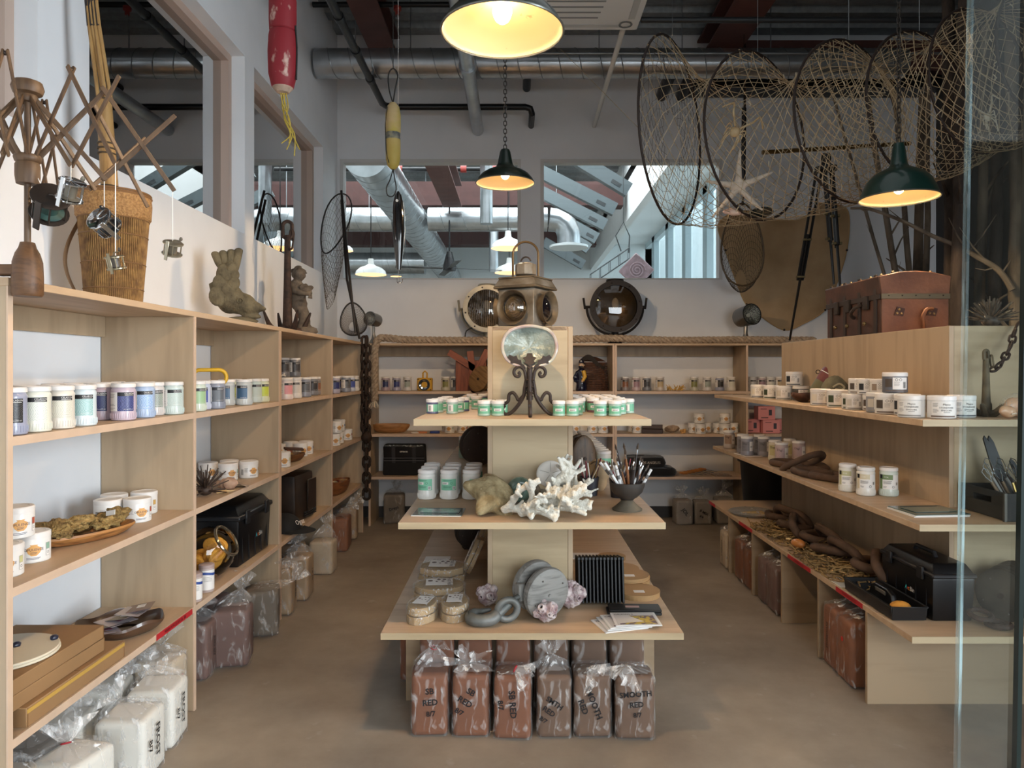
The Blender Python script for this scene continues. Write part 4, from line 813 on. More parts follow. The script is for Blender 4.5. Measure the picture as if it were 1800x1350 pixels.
# grapnel anchor on the left
def grapnel(label, c, h, r, fl, m, rz=.4, ring=True):
    t = thing('grapnel_anchor', label, 'anchor', c, rz)
    MB().tube([(0, 0, .015), (0, 0, h * .1), (0, 0, h * .5), (0, 0, h * .9)], [r * 2.0, r * 1.45, r * 1.1, r * .9], 12).build('shank', m, t)
    MB().tube(link_path(h * .16, h * .085), r * .55, 8, closed=True).xf(Matrix.Translation((0, 0, h * .95))).build('eye', m, t)
    if ring: MB().tube(link_path(h * .19, h * .075), r * .3, 7, closed=True).xf(rotM(0, .25, 1.2, (r * 1.2, -r, h * .86))).build('shackle', m, t)
    for k in range(4):
        a = k * PI / 2 + .5; d = Vector((math.cos(a), math.sin(a), 0)); P = smoothpath([Vector((0, 0, h * .06)), d * fl * .35 + Vector((0, 0, .014)), d * fl * .72 + Vector((0, 0, .045)), d * fl + Vector((0, 0, h * .20))], 5); n = len(P)
        MB().tube(P, [r * (1.3 - 1.05 * (i / (n - 1)) ** 2) for i in range(n)], 8).build('fluke', m, t)
    return t
grapnel('tall rusty grapnel anchor standing on the left shelving beside the boy statue', (-1.60, 4.98, ZT), .76, .023, .17, M_rust, .2)
# boy statue
c = Vector((-1.545, 5.08, ZT)); t = thing('boy_statue', 'weathered stone statue of a small boy cradling a fish', 'statue', c, .5)
M_statue = mat('#6f6355', .8, hex2='#4a4037', scale=18, bump=.3, bscale=70)
mb = MB().tube(smoothpath([(.0, -.01, .06), (.015, -.012, .12), (-.022, 0, .205), (-.018, 0, .25)], 4), [.02] + [.026] * 3 + [.03] * 4 + [.042] * 5, 10)
mb.tube(smoothpath([(.055, .02, .06), (.045, .0, .13), (.018, .005, .205), (.0, .005, .25)], 4), [.02] + [.026] * 3 + [.03] * 4 + [.042] * 5, 10)
mb.tube(smoothpath([(-.01, 0, .235), (-.012, 0, .29), (-.02, 0, .35), (-.015, -.005, .385)], 4), [.056] * 4 + [.052] * 4 + [.05, .048, .04, .03, .024], 12)
mb.ball((-.008, -.012, .425), (.048, .050, .052)).ball((.022, -.03, .412), (.016, .016, .018)).ball((.03, -.036, .42), .007)
mb.tube(smoothpath([(-.055, -.01, .345), (-.045, -.055, .30), (.005, -.085, .283), (.055, -.07, .285)], 4), [.024] * 5 + [.02] * 4 + [.017] * 4, 10)
mb.tube(smoothpath([(.028, -.005, .35), (.06, -.03, .31), (.05, -.07, .29)], 4), [.022] * 4 + [.018] * 5, 10)
mb.ball((-.005, -.02, .045), (.035, .03, .022)).ball((.06, .005, .045), (.035, .03, .022)).ball((-.04, .02, .235), (.03, .035, .04)).ball((-.03, .045, .43), (.02, .02, .03))
fuse(mb, 'body', M_statue, t, .0075, 2)
mb = MB()
for k in range(26): d = Vector((random.gauss(0, 1), random.gauss(.25, 1), abs(random.gauss(.3, .9)))).normalized(); mb.ball(Vector((-.010, .0, .432)) + d * .045, .014, 8, 6)
fuse(mb, 'curly_hair', M_statue, t, .007, 1)
for k in range(5): MB().tube([(.055 - .004 * k, -.075 - .004 * k, .290 - .009 * k), (.068, -.085, .287 - .009 * k)], .0055, 6).build('finger', M_statue, t)
for sx_ in (-.012, .012): MB().ball((.024 + sx_, -.052 + abs(sx_) * .3, .432), .005, 8, 6).build('eye', M_statue, t)
MB().ball((.022, -.052, .403), (.010, .004, .003), 8, 6).build('mouth', M_statue, t)
fuse(MB().ball((.03, -.06, .31), (.062, .028, .024), M=Euler((0, -.45, 0)).to_matrix()).prism([(-.03, 0), (.0, .035), (.03, 0)], -.008, .008, rotM(PI / 2, 0, 0, (.005, -.06, .325))), 'held_fish', M_statue, t, .007, 1)
MB().ball((.03, 0, .02), (.10, .075, .042), fn=lambda d: 1 + .18 * nz(d, 4)).build('rock_base', M_statue, t)
# landing nets in the corner
M_net = mat('#5a4a38', .8); M_hoop = mat('#241c17', .5)
def tear(w, h, n=28): return [Vector((w * math.sin(2 * PI * i / n) * (1 - .25 * math.cos(2 * PI * i / n)), 0, -h * math.cos(2 * PI * i / n))) for i in range(n)]
def landing_net(label, hoop_c, w, h, rotm, bag, handle, m=M_hoop, netm=M_net, r=.007, nr=.0014, nu=20, nv=11):
    t = thing('landing_net', label, 'landing net', hoop_c)
    ring = [rotm @ p for p in tear(w, h)]; MB().tube(ring, r, 8, closed=True).build('hoop', m, t)
    bag = Vector(bag); N = len(ring)
    def fn(u, v):
        q = u * N; i = int(q) % N; p = ring[i].lerp(ring[(i + 1) % N], q - int(q)); s = 1 - .72 * v ** 1.3
        return p * s + bag * v
    netting(fn, nu, nv, nr, wrap=True).build('mesh_bag', netm, t)
    MB().tube(handle, .0115, 10).build('handle', M_hoop if m == M_hoop else mat('#3a2a1c', .5), t); return t
pc = px(589, 393, 6.6); e = px(632, 595, 6.25) - pc
landing_net('long handled landing net with its hoop up at the corner window', pc, .115, .30, Euler((0, .33, .55)).to_matrix(), (-.05, .02, -.72), [Vector((.06, 0, .22)), e.lerp(Vector(), .5), e])
pc = px(622, 565, 6.30); e = px(601, 340, 6.6) - pc
landing_net('landing net with its hoop down beside the rusty chain', pc + Vector((0, -.02, .02)), .115, .145, Euler((0, PI - .1, 0)).to_matrix(), (-.03, .1, -.06), [Vector((.02, 0, -.12)), Vector((-.01, 0, .15)), e * .5, e])
# ================================================================= things hanging in front of the windows
def hang(t, top, r=.004): pass
c = px(497, 85, 3.3); t = thing('net_buoy', 'red painted net buoy with frayed yellow rope hanging at the top left', 'buoy', c)
M_buoy = mat('#861b25', .6, hex2='#c9a79a', scale=14, contrast=(.34, .40), stretch=(1, 1, .6))
MB().lathe([(0, -.205), (.025, -.205), (.05, -.18), (.064, -.12), (.067, -.02), (.064, .05), (.060, .072), (.056, .075)], 24).build('lower_float', M_buoy, t)
MB().lathe([(.054, .076), (.060, .082), (.062, .13), (.062, .22), (.05, .30), (.02, .33), (0, .33)], 24).build('upper_float', M_buoy, t)
MB().lathe([(0, -.207), (.028, -.206), (.045, -.186), (.0475, -.182)], 24, cap=False).build('worn_tip', mat('#b9a08c', .7, var=.3, scale=20), t)
MB().tube([(.066, -.01, -.15), (.069, -.01, 0), (.062, -.01, .1)], .004, 6).build('seam_stain', M_cord, t)
for k in range(5): MB().tube(smoothpath([(-.01 + .006 * k, 0, -.20), (.012 * math.sin(k * 2), .01 * k, -.26), (.02 + .012 * math.cos(k), 0, -.33), (.035 + .01 * (k % 3), 0, -.40), (.03 + .012 * k * (-1) ** k, 0, -.44 - .03 * (k % 3))], 4), .0028, 5).build('rope_strand', mat('#b39a3c', .7), t)
MB().tube([(0, 0, .33), (0, 0, 4.95 - c.z)], .004, 6).build('rope', M_cord, t)
c = px(691, 240, 4.6); t = thing('net_float', 'weathered yellow net float on black cord before the left window', 'buoy', c)
M_fl = mat('#b3a04a', .6, hex2='#c2a878', scale=7, contrast=(.4, .6)); MB().lathe([(0, .22), (.02, .217), (.04, .19), (.049, .14), (.05, .06), (.047, .02)], 22, cap=False).build('upper_half', M_fl, t); MB().lathe([(.047, -.02), (.048, -.08), (.046, -.15), (.036, -.19), (.015, -.212), (0, -.214)], 22, cap=False).build('lower_half', mat('#bda362', .6, hex2='#a79440', scale=6), t)
MB().lathe([(.0472, -.022), (.0455, -.006), (.0445, 0), (.0455, .006), (.0472, .022)], 22, cap=False).build('painted_band', mat('#4b4e52', .7, hex2='#8d8a74', scale=30), t)
MB().tube(smoothpath([(.0, 0, .215), (-.025, 0, .30), (-.03, 0, .40), (0, 0, .44), (.03, 0, .40), (.012, 0, .30), (0, 0, .215)], 4), .0045, 6).tube([(0, 0, .44), (0, 0, 4.95 - c.z)], .003, 6).build('hanging_cord', M_cord, t)
MB().tube(smoothpath([(0, 0, -.212), (-.02, 0, -.28), (-.042, 0, -.33), (-.035, 0, -.38), (0, 0, -.385), (.02, 0, -.34), (.01, 0, -.27), (0, 0, -.212)], 4), .004, 6).build('cord_loop', M_cord, t)
MB().tube([(-.03, -.04, .18), (-.047, -.02, .06), (-.04, -.03, -.1), (-.02, -.036, -.18)], .003, 5).build('side_cord', M_cord, t)
c = px(700, 408, 4.8); t = thing('fishing_lure', 'long black wooden fishing lure with treble hook hanging before the left window', 'lure', c, .15)
mb = MB(); P = [(0, 0, .275), (0, 0, .25), (0, 0, .2), (.003, 0, .1), (.004, 0, 0), (.004, 0, -.12), (.004, 0, -.255)]; mb.tube(P, [.006, .022, .034, .042, .041, .031, .014], 20).build('body', mat('#0e0e10', .12, coat=1), t)
MB().tube([(.016, .008, .2), (.020, .010, .1), (.021, .010, 0), (.017, .008, -.12), (.010, .005, -.25)], [.020, .027, .026, .019, .008], 16).build('pale_belly', mat('#b9bdbe', .2, .3), t)
MB().lathe([(.006, 0), (.009, .001), (.009, .003)], 12, rotM(PI / 2, 0, 0, (-.008, -.032, .205))).build('eye', M_white, t)
MB().tube([(.004, 0, -.255), (.004, 0, -.275)], .003, 6).build('hook_eye', M_chrome, t)
for k in range(3): a = k * 2 * PI / 3; d = Vector((math.cos(a), math.sin(a), 0)); MB().tube([Vector((.004, 0, -.275)), Vector((.004, 0, -.33)), Vector((.004, 0, -.345)) + d * .012, Vector((.004, 0, -.335)) + d * .024, Vector((.004, 0, -.31)) + d * .026], .0022, 5).build('hook', M_chrome, t)
MB().tube([(0, 0, .275), (0, 0, 4.95 - c.z)], .0012, 5).build('line', M_white, t)
# ================================================================= on top of the back shelving
def rope_mesh(path, R, turns, name, m, t, strands=3, seg=None):
    P = smoothpath(path, 8); L = sum((b - a).length for a, b in zip(P, P[1:])); n = int(turns * 10); Q = []
    cum = [0]
    for a, b in zip(P, P[1:]): cum.append(cum[-1] + (b - a).length)
    def at(s):
        for i in range(len(P) - 1):
            if cum[i + 1] >= s: return P[i].lerp(P[i + 1], (s - cum[i]) / max(1e-9, cum[i + 1] - cum[i])), (P[i + 1] - P[i]).normalized()
        return P[-1], (P[-1] - P[-2]).normalized()
    for k in range(strands):
        pts = []
        for i in range(n + 1):
            p, d = at(L * i / n); u, w = frame_of(d); a = 2 * PI * (turns * i / n + k / strands); pts.append(p + (u * math.cos(a) + w * math.sin(a)) * R * .5)
        MB().tube(pts, R * .55, 7).build(name, m, t)
M_rope = mat('#b3a08a', .85, hex2='#8d7a66', scale=40, bump=.3)
ry = 6.90; t = thing('mooring_rope', 'thick twisted mooring rope laid along the back shelving with a frayed hanging end', 'rope')
rope_mesh([(-1.352, 6.80, .93 + .28), (-1.355, 6.80, 1.45), (-1.35, 6.80, 1.68), (-1.32, 6.83, 1.80), (-1.22, 6.88, 1.81), (-1.0, ry, 1.795), (-.3, ry, 1.79), (.4, ry, 1.80), (.95, ry, 1.81), (1.5, ry, 1.79), (2.2, ry, 1.795), (2.9, ry, 1.79)], .037, 34, 'strand', M_rope, t)
mb = MB()
for k in range(40): a = random.uniform(0, 2 * PI); r = random.uniform(.01, .06); mb.tube([(-1.352, 6.80, 1.225), (-1.352 + .5 * r * math.cos(a), 6.80 + .5 * r * math.sin(a), 1.19), (-1.352 + r * math.cos(a), 6.80 + r * math.sin(a), 1.165 - random.uniform(0, .03))], .0035, 4)
o = mb.build('frayed_tassel', mat('#c9bda9', .9), t); o['kind'] = 'stuff'
t = thing('hanging_chain', 'heavy rusty chain hanging down the corner between the shelving units', 'chain'); M_chain = mat('#3b2a20', .75, .2, hex2='#22170f', scale=30, bump=.3)
chain_links(t, (-1.37, 6.52, 1.80), (-1.37, 6.52, .33), .10, .013, M_chain, 14, 7)
chain_links(t, (-1.395, 6.54, 1.80), (-1.395, 6.54, .95), .10, .013, M_chain, 14, 7, tilt=.7)
MB().ball((-1.37, 6.52, .885), (.05, .05, .055)).build('iron_ball', M_chain, t)
def spot(label, c, d, r, L, rz, hgt):
    t = thing('spot_lamp', label, 'spot lamp', c, rz); d = Vector(d).normalized(); o = Vector((0, 0, hgt)); M = alignM(d, o)
    MB().lathe([(0, -L * .5), (r * .75, -L * .5), (r * .95, -L * .4), (r, -L * .1), (r, L * .4), (r * 1.06, L * .42), (r * 1.06, L * .5), (r * .96, L * .5)], 28, M, cap=False).build('housing', mat('#7d7d7c', .22, .9), t)
    MB().lathe([(r * .96, L * .48), (r * .6, L * .28), (r * .2, L * .1), (0, L * .08)], 28, M, cap=False).build('reflector', mat('#d3d0c8', .12, 1.0, bump=.9, bscale=60), t)
    MB().ball(M @ Vector((0, 0, L * .2)), r * .2, 10, 8).build('bulb', mat('#e9e4d8', .1, coat=1), t)
    MB().lathe([(r * .96, L * .5), (0, L * .54)], 28, M, cap=False).build('lens', glass_mat('lamp_lens', (.95, .94, .9, 1), 1.2, base=.06), t)
    MB().lathe([(0, 0), (r * .75, 0), (r * .7, .012), (r * .35, .05), (r * .2, .10), (r * .2, hgt - r * .8), (0, hgt - r * .8)], 20).build('stand', mat('#8a8986', .3, .8), t)
spot('small chrome spot lamp on a stand by the corner, near the rope', ((657 - CX) * 6.95 / F, 6.95, ZT), (-.35, -.8, .1), .066, .14, 0, .235)
spot('chrome spot lamp on a stand towards the right of the back shelving', ((1310 - CX) * 6.95 / F + .01, 6.97, ZT), (.28, -.9, .12), .10, .21, 0, .27)
def searchlight(label, c, R, ring, lensm, dark, ribs, D=.22):
    t = thing('searchlight', label, 'searchlight', c); zc = R + .12; M = rotM(PI / 2, 0, 0, (0, 0, zc))
    MB().lathe([(R, D * .45), (R * 1.0, -.02), (R * .96, -.06), (R * .5, -D * .9), (0, -D)], 36, M, cap=False).build('housing', dark, t)
    MB().lathe([(R * .83, D * .42), (R * .83, D * .47), (R * 1.03, D * .47), (R * 1.03, D * .38), (R, D * .38)], 40, M, cap=False).build('bezel', ring, t)
    MB().lathe([(R * .84, D * .44), (R * .6, D * .52), (R * .3, D * .57), (0, D * .58)], 36, M, cap=False).build('lens', lensm, t)
    MB().lathe([(R * .82, D * .3), (R * .5, -.02), (0, -.06)], 36, M, cap=False).build('reflector', mat('#b5ab98', .25, .9) if ribs else mat('#8a7c66', .35, .7), t)
    MB().ball((0, -.02, zc + .03), (.035, .035, .06)).build('bulb', mat('#d9d2c4', .15), t)
    for k in range(8): a = k * PI / 4 + .2; MB().ball((R * .93 * math.cos(a), -D * .475, zc + R * .93 * math.sin(a)), .008, 8, 6).build('screw', M_iron, t)
    if ribs:
        for k in range(-9, 10):
            x = k * R * .085; hh = math.sqrt(max(0, (R * .80) ** 2 - x * x)); MB().tube([(x, -D * .53, zc - hh), (x, -D * .60, zc), (x, -D * .53, zc + hh)], .006, 6).build('lens_rib', lensm, t)
    MB().tube(arc_pts((0, 0, zc), R * 1.13, PI + .05, 2 * PI - .05, 24), .012, 8).build('yoke', dark if not ribs else ring, t)
    for s in (-1, 1): MB().tube([(s * R, 0, zc), (s * R * 1.22, 0, zc)], .014, 8).build('trunnion', dark, t); MB().tube([(s * R * 1.2, 0, zc - .02), (s * R * 1.26, 0, zc + .09)], .011, 8).build('clamp_handle', dark, t)
    MB().lathe([(0, 0), (.075, 0), (.07, .02), (.04, .04), (.035, .12), (0, .12)], 16).build('foot', dark, t)
    MB().lathe([(.08, zc + R * .96), (.09, zc + R * 1.03), (.085, zc + R * 1.10), (.05, zc + R * 1.12), (0, zc + R * 1.12)], 18).build('vent_cap', ring if ribs else dark, t)
    return t
M_ribglass = glass_mat('ribbed_lens', (.80, .76, .68, 1), 1.6, base=.16); M_dome = glass_mat('dome_lens', (.66, .58, .48, 1), 1.6, base=.05)
searchlight('pale metal searchlight with a ribbed glass lens on the back shelving', ((856 - CX) * 7.05 / F, 7.05, ZT), .225, mat('#a8a08f', .45, .5, var=.2, scale=10), M_ribglass, mat('#8d8676', .5, .5), True)
searchlight('dark round searchlight with a smoky domed lens on the back shelving', ((1081 - CX) * 7.05 / F, 7.05, ZT), .248, mat('#2e2621', .55, .4), M_dome, mat('#28211d', .6, .3), False)
MB_c = px(815, 590, 7.0); tag(MB().tube(smoothpath([(MB_c.x + .12, 6.98, 1.93), (MB_c.x + .03, 6.93, 1.88), (MB_c.x + .02, 6.93, 1.765)], 5), .006, 6).build('lamp_cable', M_cord), 'thin cable hanging from the ribbed searchlight', 'cable')
# ================================================================= lantern on the centre column
c = Vector(((924 - CX) * 3.46 / F, 3.47, IT)); t = thing('ship_lantern', 'old square metal signal lantern with round lenses and a tall carrying handle', 'lantern', c, -.52)
M_lan = mat('#8f897e', .5, .4, hex2='#655846', scale=12); M_lan2 = mat('#75664f', .5, .4, hex2='#4f4234', scale=14)
s = .098; MB().box((0, 0, .095), (2 * s, 2 * s, .19)).build('body', M_lan, t, bev=.004)
MB().box((0, 0, .198), (2 * s + .035, 2 * s + .035, .012)).build('eave', M_lan2, t, bev=.003); MB().box((0, 0, .222), (2 * s + .03, 2 * s + .03, .036), taper=(.84, .84)).build('roof', M_lan, t, bev=.002); MB().box((0, 0, .244), (2 * s - .0, 2 * s - .0, .008)).build('roof_cap', M_lan2, t, bev=.002)
MB().lathe([(0, .248), (.052, .248), (.052, .256), (.047, .258)], 20).build('vent_base', M_lan2, t); MB().lathe([(.047, .262), (.052, .266), (.052, .312), (.050, .316), (.030, .324), (0, .327)], 8, rotM(0, 0, .39)).build('chimney', M_lan, t)
MB().tube(arc_pts((0, 0, .325), .028, .25, PI - .25, 10), .004, 6).build('top_loop', M_iron, t)
P = [(-.062, 0, .245), (-.062, 0, .36)] + [tuple(p) for p in arc_pts((0, 0, .365), .062, PI, 0, 14)] + [(.062, 0, .36), (.062, 0, .245)]
MB().tube(P, .0055, 8).xf(rotM(0, 0, .52)).build('handle', mat('#6b5335', .4, .7), t)
for k in range(4):
    M = rotM(0, 0, k * PI / 2) @ rotM(PI / 2, 0, 0, (0, -s, .098)); front = k in (0, 2)
    MB().lathe([(.066, 0), (.068, .012), (.070, .018), (.082, .036), (.084, .038), (.080, .037), (.067, .018), (.064, .01)], 30, M, cap=False).build('lens_hood', M_lan2, t)
    if front:
        L = MB().lathe([(.065, .014), (.062, .020), (.052, .028), (.051, .022), (.041, .031), (.040, .024), (.029, .033), (.028, .027), (.016, .034), (0, .035)], 30, M, cap=False).build('fresnel_lens', glass_mat('clear_lens', (.75, .68, .56, 1), 1.3, base=.22), t); MB().lathe([(.058, .004), (0, .002)], 24, M, cap=False).build('lens_backing', mat('#a08c6c', .2, .8), t)
    else: MB().lathe([(.060, .012), (.045, .022), (.02, .03), (0, .031)], 30, M, cap=False).build('dark_lens', mat('#141013', .06, coat=1), t)
# ================================================================= abalone shell on its iron stand
c = Vector(((931 - CX) * 3.07 / F, 3.065, IZ[2])); t = thing('iron_stand', 'black wrought iron stand with leaf prongs and scrolled legs', 'stand', c)
MB().tube([(0, 0, .07), (0, 0, .22)], [.014, .012], 12).build('stem', M_iron, t)
for z, r in ((.155, .022), (.148, .018), (.125, .019), (.112, .017), (.10, .019), (.085, .017)): MB().lathe([(r * .6, z - .005), (r, z), (r * .6, z + .005)], 14, cap=False).build('collar', M_iron, t)
for a in (-PI / 2, .28, PI - .28):
    d = Vector((math.cos(a), math.sin(a), 0)); U = lambda r, z: d * r + Vector((0, 0, z))
    MB().tube(smoothpath([U(.012, .17), U(.022, .12), U(.026, .09), U(.045, .055), U(.075, .02), U(.10, .006), U(.118, .012), U(.122, .03), U(.112, .045)], 5), .0082, 8).build('leg', M_iron, t)
    MB().tube(smoothpath([U(.03, .085), U(.05, .068), U(.06, .085), U(.075, .10), U(.092, .092), U(.096, .065), U(.112, .052), U(.122, .05)], 5), .0075, 8).build('leg_scroll', M_iron, t)
for sgn in (-1, 1):
    P = [(sgn * .014, 0, .15), (sgn * .018, 0, .175), (sgn * .024, 0, .198), (sgn * .040, 0, .212), (sgn * .060, 0, .206), (sgn * .068, 0, .19), (sgn * .062, 0, .174), (sgn * .048, 0, .170), (sgn * .042, 0, .182), (sgn * .050, 0, .190)]
    MB().tube(smoothpath(P, 4), .007, 8).build('scroll', M_iron, t)
def leaf(w, h): return [(0, 0), (w * .35, h * .15), (w * .3, h * .3), (w * .8, h * .4), (w * .55, h * .55), (w, h * .72), (w * .5, h * .8), (w * .35, h), (-w * .35, h), (-w * .5, h * .8), (-w, h * .72), (-w * .55, h * .55), (-w * .8, h * .4), (-w * .3, h * .3), (-w * .35, h * .15)]
MB().prism(leaf(.030, .075), -.003, .003, rotM(PI / 2 - .35, 0, 0, (0, -.012, .20))).build('leaf_prong', M_iron, t, bev=.001)
for sgn in (-1, 1): MB().prism(leaf(.022, .092), -.003, .003, rotM(PI / 2 - .1, sgn * .95, 0, (sgn * .016, -.004, .205))).build('leaf_prong', M_iron, t, bev=.001)
M_aba = mat('#a3aca0', .3, .1, hex2='#6f7a72', scale=9, bump=.35, bscale=45, coat=.6)
t2 = thing('abalone_shell', 'iridescent abalone shell resting upright on the iron stand', 'shell', c + Vector((0, .006, .216)), rot=(-.16, 0, 0))
def aba(u, v):
    a = 2 * PI * u; r = v; x = .118 * r * math.cos(a); z = .094 * r * math.sin(a) + .086 + .004 * math.sin(3 * a) * r; return (x, .032 * (1 - r * r) + .003 * math.sin(a * 7) * r, z)
MB().grid(aba, 44, 10, True).build('shell_cup', M_aba, t2)
MB().tube([Vector(aba(i / 44, 1)) + Vector((0, -.001, 0)) for i in range(44)], .0075, 8, closed=True).build('shell_rim', mat('#c9c4b0', .25, .2, hex2='#b9a0a0', scale=16, coat=.5), t2)
# ================================================================= chest on the right island
c = Vector((1.955 + .19, 4.155, IT)); t = thing('steamer_trunk', 'old brown leather travelling trunk with metal fittings on the right island', 'trunk', c)
M_lea = mat('#82583f', .55, hex2='#5a3727', scale=7, bump=.15, bscale=50, contrast=(.25, .7)); M_lea2 = mat('#4f3226', .6, hex2='#362016', scale=9, bump=.2); M_fit = mat('#6f6450', .45, .7); M_strap = mat('#2d2019', .6)
w, l, h1 = .365, .66, .19
MB().box((0, 0, h1 / 2), (w, l, h1)).build('body', M_lea2, t, bev=.006)
MB().box((0, -l / 2 - .002, h1 / 2), (w - .006, .006, h1 - .006)).build('end_cover', M_lea, t, bev=.002)
mb = MB(); prof = [(-w / 2 - .004, 0), (w / 2 + .004, 0), (w / 2 + .014, .105), (w / 4, .128), (0, .134), (-w / 4, .128), (-w / 2 - .014, .105)]; mb.prism(prof, -l / 2 - .003, l / 2 + .003, rotM(PI / 2, 0, 0, (0, 0, h1 + .012))).build('lid', M_lea2, t, bev=.004)
MB().prism([(x * .97, z * .96 + .002) for x, z in prof], -.003, .003, rotM(PI / 2, 0, 0, (0, -l / 2 - .004, h1 + .012))).build('end_cover', M_lea, t, bev=.001)
MB().box((0, -l / 2 - .008, h1 + .008), (w + .004, .008, .028)).build('metal_band', M_fit, t, bev=.001); MB().box((-w / 2 - .004, 0, h1 + .008), (.010, l, .028)).build('edge_band', M_strap, t, bev=.001)
for k in range(5): MB().ball((-w * .4 + k * w * .2, -l / 2 - .013, h1 + .012), .004, 8, 5).build('rivet', M_iron, t)
for sgn in (-.09, .085):
    MB().prism([(-.028, -.02), (.022, -.024), (.032, .016), (-.01, .026)], 0, .006, rotM(PI / 2, 0, 0, (sgn, -l / 2 - .006, .115))).build('handle_plate', M_lea2, t)
    for q in ((-.012, -.008), (.012, -.010), (.0, .012)): MB().ball((sgn + q[0], -l / 2 - .014, .115 + q[1]), .007, 10, 6).build('stud', mat('#a38c64', .3, .8), t)
MB().tube(smoothpath([(.085, -l / 2 - .018, .13), (.045, -l / 2 - .035, .125), (.022, -l / 2 - .04, .09), (.03, -l / 2 - .03, .05), (.04, -l / 2 - .02, .03)], 5), .010, 6).build('broken_handle', mat('#6b4630', .6), t)
for y in (-.28, -.10, .08, .26): MB().box((-w / 2 - .004, y, .16), (.008, .03, .32)).build('strap', M_strap, t, bev=.001)
for y in (-.19, .02, .17):
    MB().box((-w / 2 - .012, y, h1 - .015), (.018, .05, .075)).build('latch', mat('#3a3028', .5, .5), t, bev=.003); MB().ball((-w / 2 - .02, y, .06), .012, 8, 6).build('stud', mat('#7d6a48', .3, .8), t)
MB().tube(smoothpath([(-w / 2 - .006, -.13, .17), (-w / 2 - .035, -.10, .15), (-w / 2 - .035, -.06, .12), (-w / 2 - .006, -.04, .10)], 4), .010, 6).build('side_handle', M_strap, t)
for k in range(6):
    for sgn in (-1, 1): MB().ball((sgn * w * .28, -l / 2 + .03 + k * .12, h1 + .142), .009, 8, 5).build('top_stud', M_fit, t)
# ================================================================= against the right of the back wall: hide, net, tripod, branches
M_hide = mat('#c0a17a', .8, hex2='#a98a62', scale=3, bump=.1)
P = [(1290, 372), (1262, 395), (1275, 440), (1296, 500), (1312, 535), (1340, 558), (1378, 580), (1408, 571), (1450, 545), (1470, 500), (1488, 440), (1492, 380), (1478, 362), (1440, 358), (1420, 378), (1390, 388), (1350, 385), (1320, 372)]
t = thing('stretched_hide', 'large stretched animal hide hanging on the back wall behind the tripod', 'hide', (0, 0, 0)); cc = px(1385, 470, 7.27)
poly = [(px(x, y, 7.27).x - cc.x, px(x, y, 7.27).z - cc.z) for x, y in P]; t.location = cc
sm = smoothpath([Vector((a, b, 0)) for a, b in poly + poly[:1]], 4)[:-1]
MB().prism([(p.x, p.y) for p in sm], -.004, .004, FRONT).build('hide_sheet', M_hide, t, False)
MB().tube([Vector((p.x, -.004, p.y)) for p in sm], .007, 6, closed=True).build('rolled_edge', mat('#b9976a', .8), t)
for k in range(0, len(P), 2): MB().ball((poly[k][0], -.008, poly[k][1]), .012, 8, 5).build('tack', M_iron, t)
pc = px(1305, 430, 6.9); landing_net('wide trout landing net hanging below the fish trap before the hide', pc, .215, .40, Euler((0, PI, .15)).to_matrix(), (.02, .12, -.34), [Vector((.0, 0, .38)), Vector((.02, 0, .62)), Vector((.03, .02, 2.25))], r=.009, m=mat('#5a4428', .5), netm=mat('#3f3528', .8), nu=22, nv=9, nr=.0018)
t = thing('tripod', 'tall black wooden survey tripod with folded legs behind the trunk', 'tripod', (0, 0, 0)); M_tri = mat('#1b1a1a', .4)
def leg(a, b, name='leg'):
    a, b = Vector(a), Vector(b); u, w = frame_of(b - a)
    for s in (-1, 1): MB().tube([a + u * .022 * s, a.lerp(b, .62) + u * .022 * s], .012, 6).build(name, M_tri, t)
    MB().tube([a.lerp(b, .35), b], [.014, .010], 8).build('lower_leg', M_tri, t)
    for q in (.38, .6): p = a.lerp(b, q); MB().box(p, (.075, .03, .02)).build('leg_clamp', mat('#7a6a48', .4, .6), t, bev=.003)
leg(px(1440, 300, 6.0), px(1388, 598, 6.7)); leg(px(1450, 300, 6.0), px(1466, 500, 6.0)); leg(px(1462, 300, 6.05), px(1478, 520, 5.6))
p = px(1452, 300, 6.0); MB().lathe([(0, 0), (.09, 0), (.09, .03), (.04, .05), (.04, .14), (0, .14)], 18, Matrix.Translation(p)).build('head', M_tri, t)
MB().tube([px(1340, 268, 5.9), px(1600, 252, 6.1)], .018, 10).build('brass_tube', mat('#7d6034', .35, .8), t)
t = thing('fishing_rod', 'dark rod hanging upright beside the starfish in the fish trap', 'rod'); a, b = px(1308, 190, 6.6), px(1306, 330, 6.6); MB().tube([a, b], .022, 8).build('rod', M_tri, t); MB().tube([a, (a.x, a.y, 4.95)], .003, 5).build('cord', M_cord, t)
M_bark = mat('#4a4038', .9, hex2='#2a231e', scale=10, bump=.6, bscale=40, stretch=(1, 1, .35)); M_bark2 = mat('#7a6c5c', .85, hex2='#3c332b', scale=8, bump=.4, stretch=(1, 1, .4))
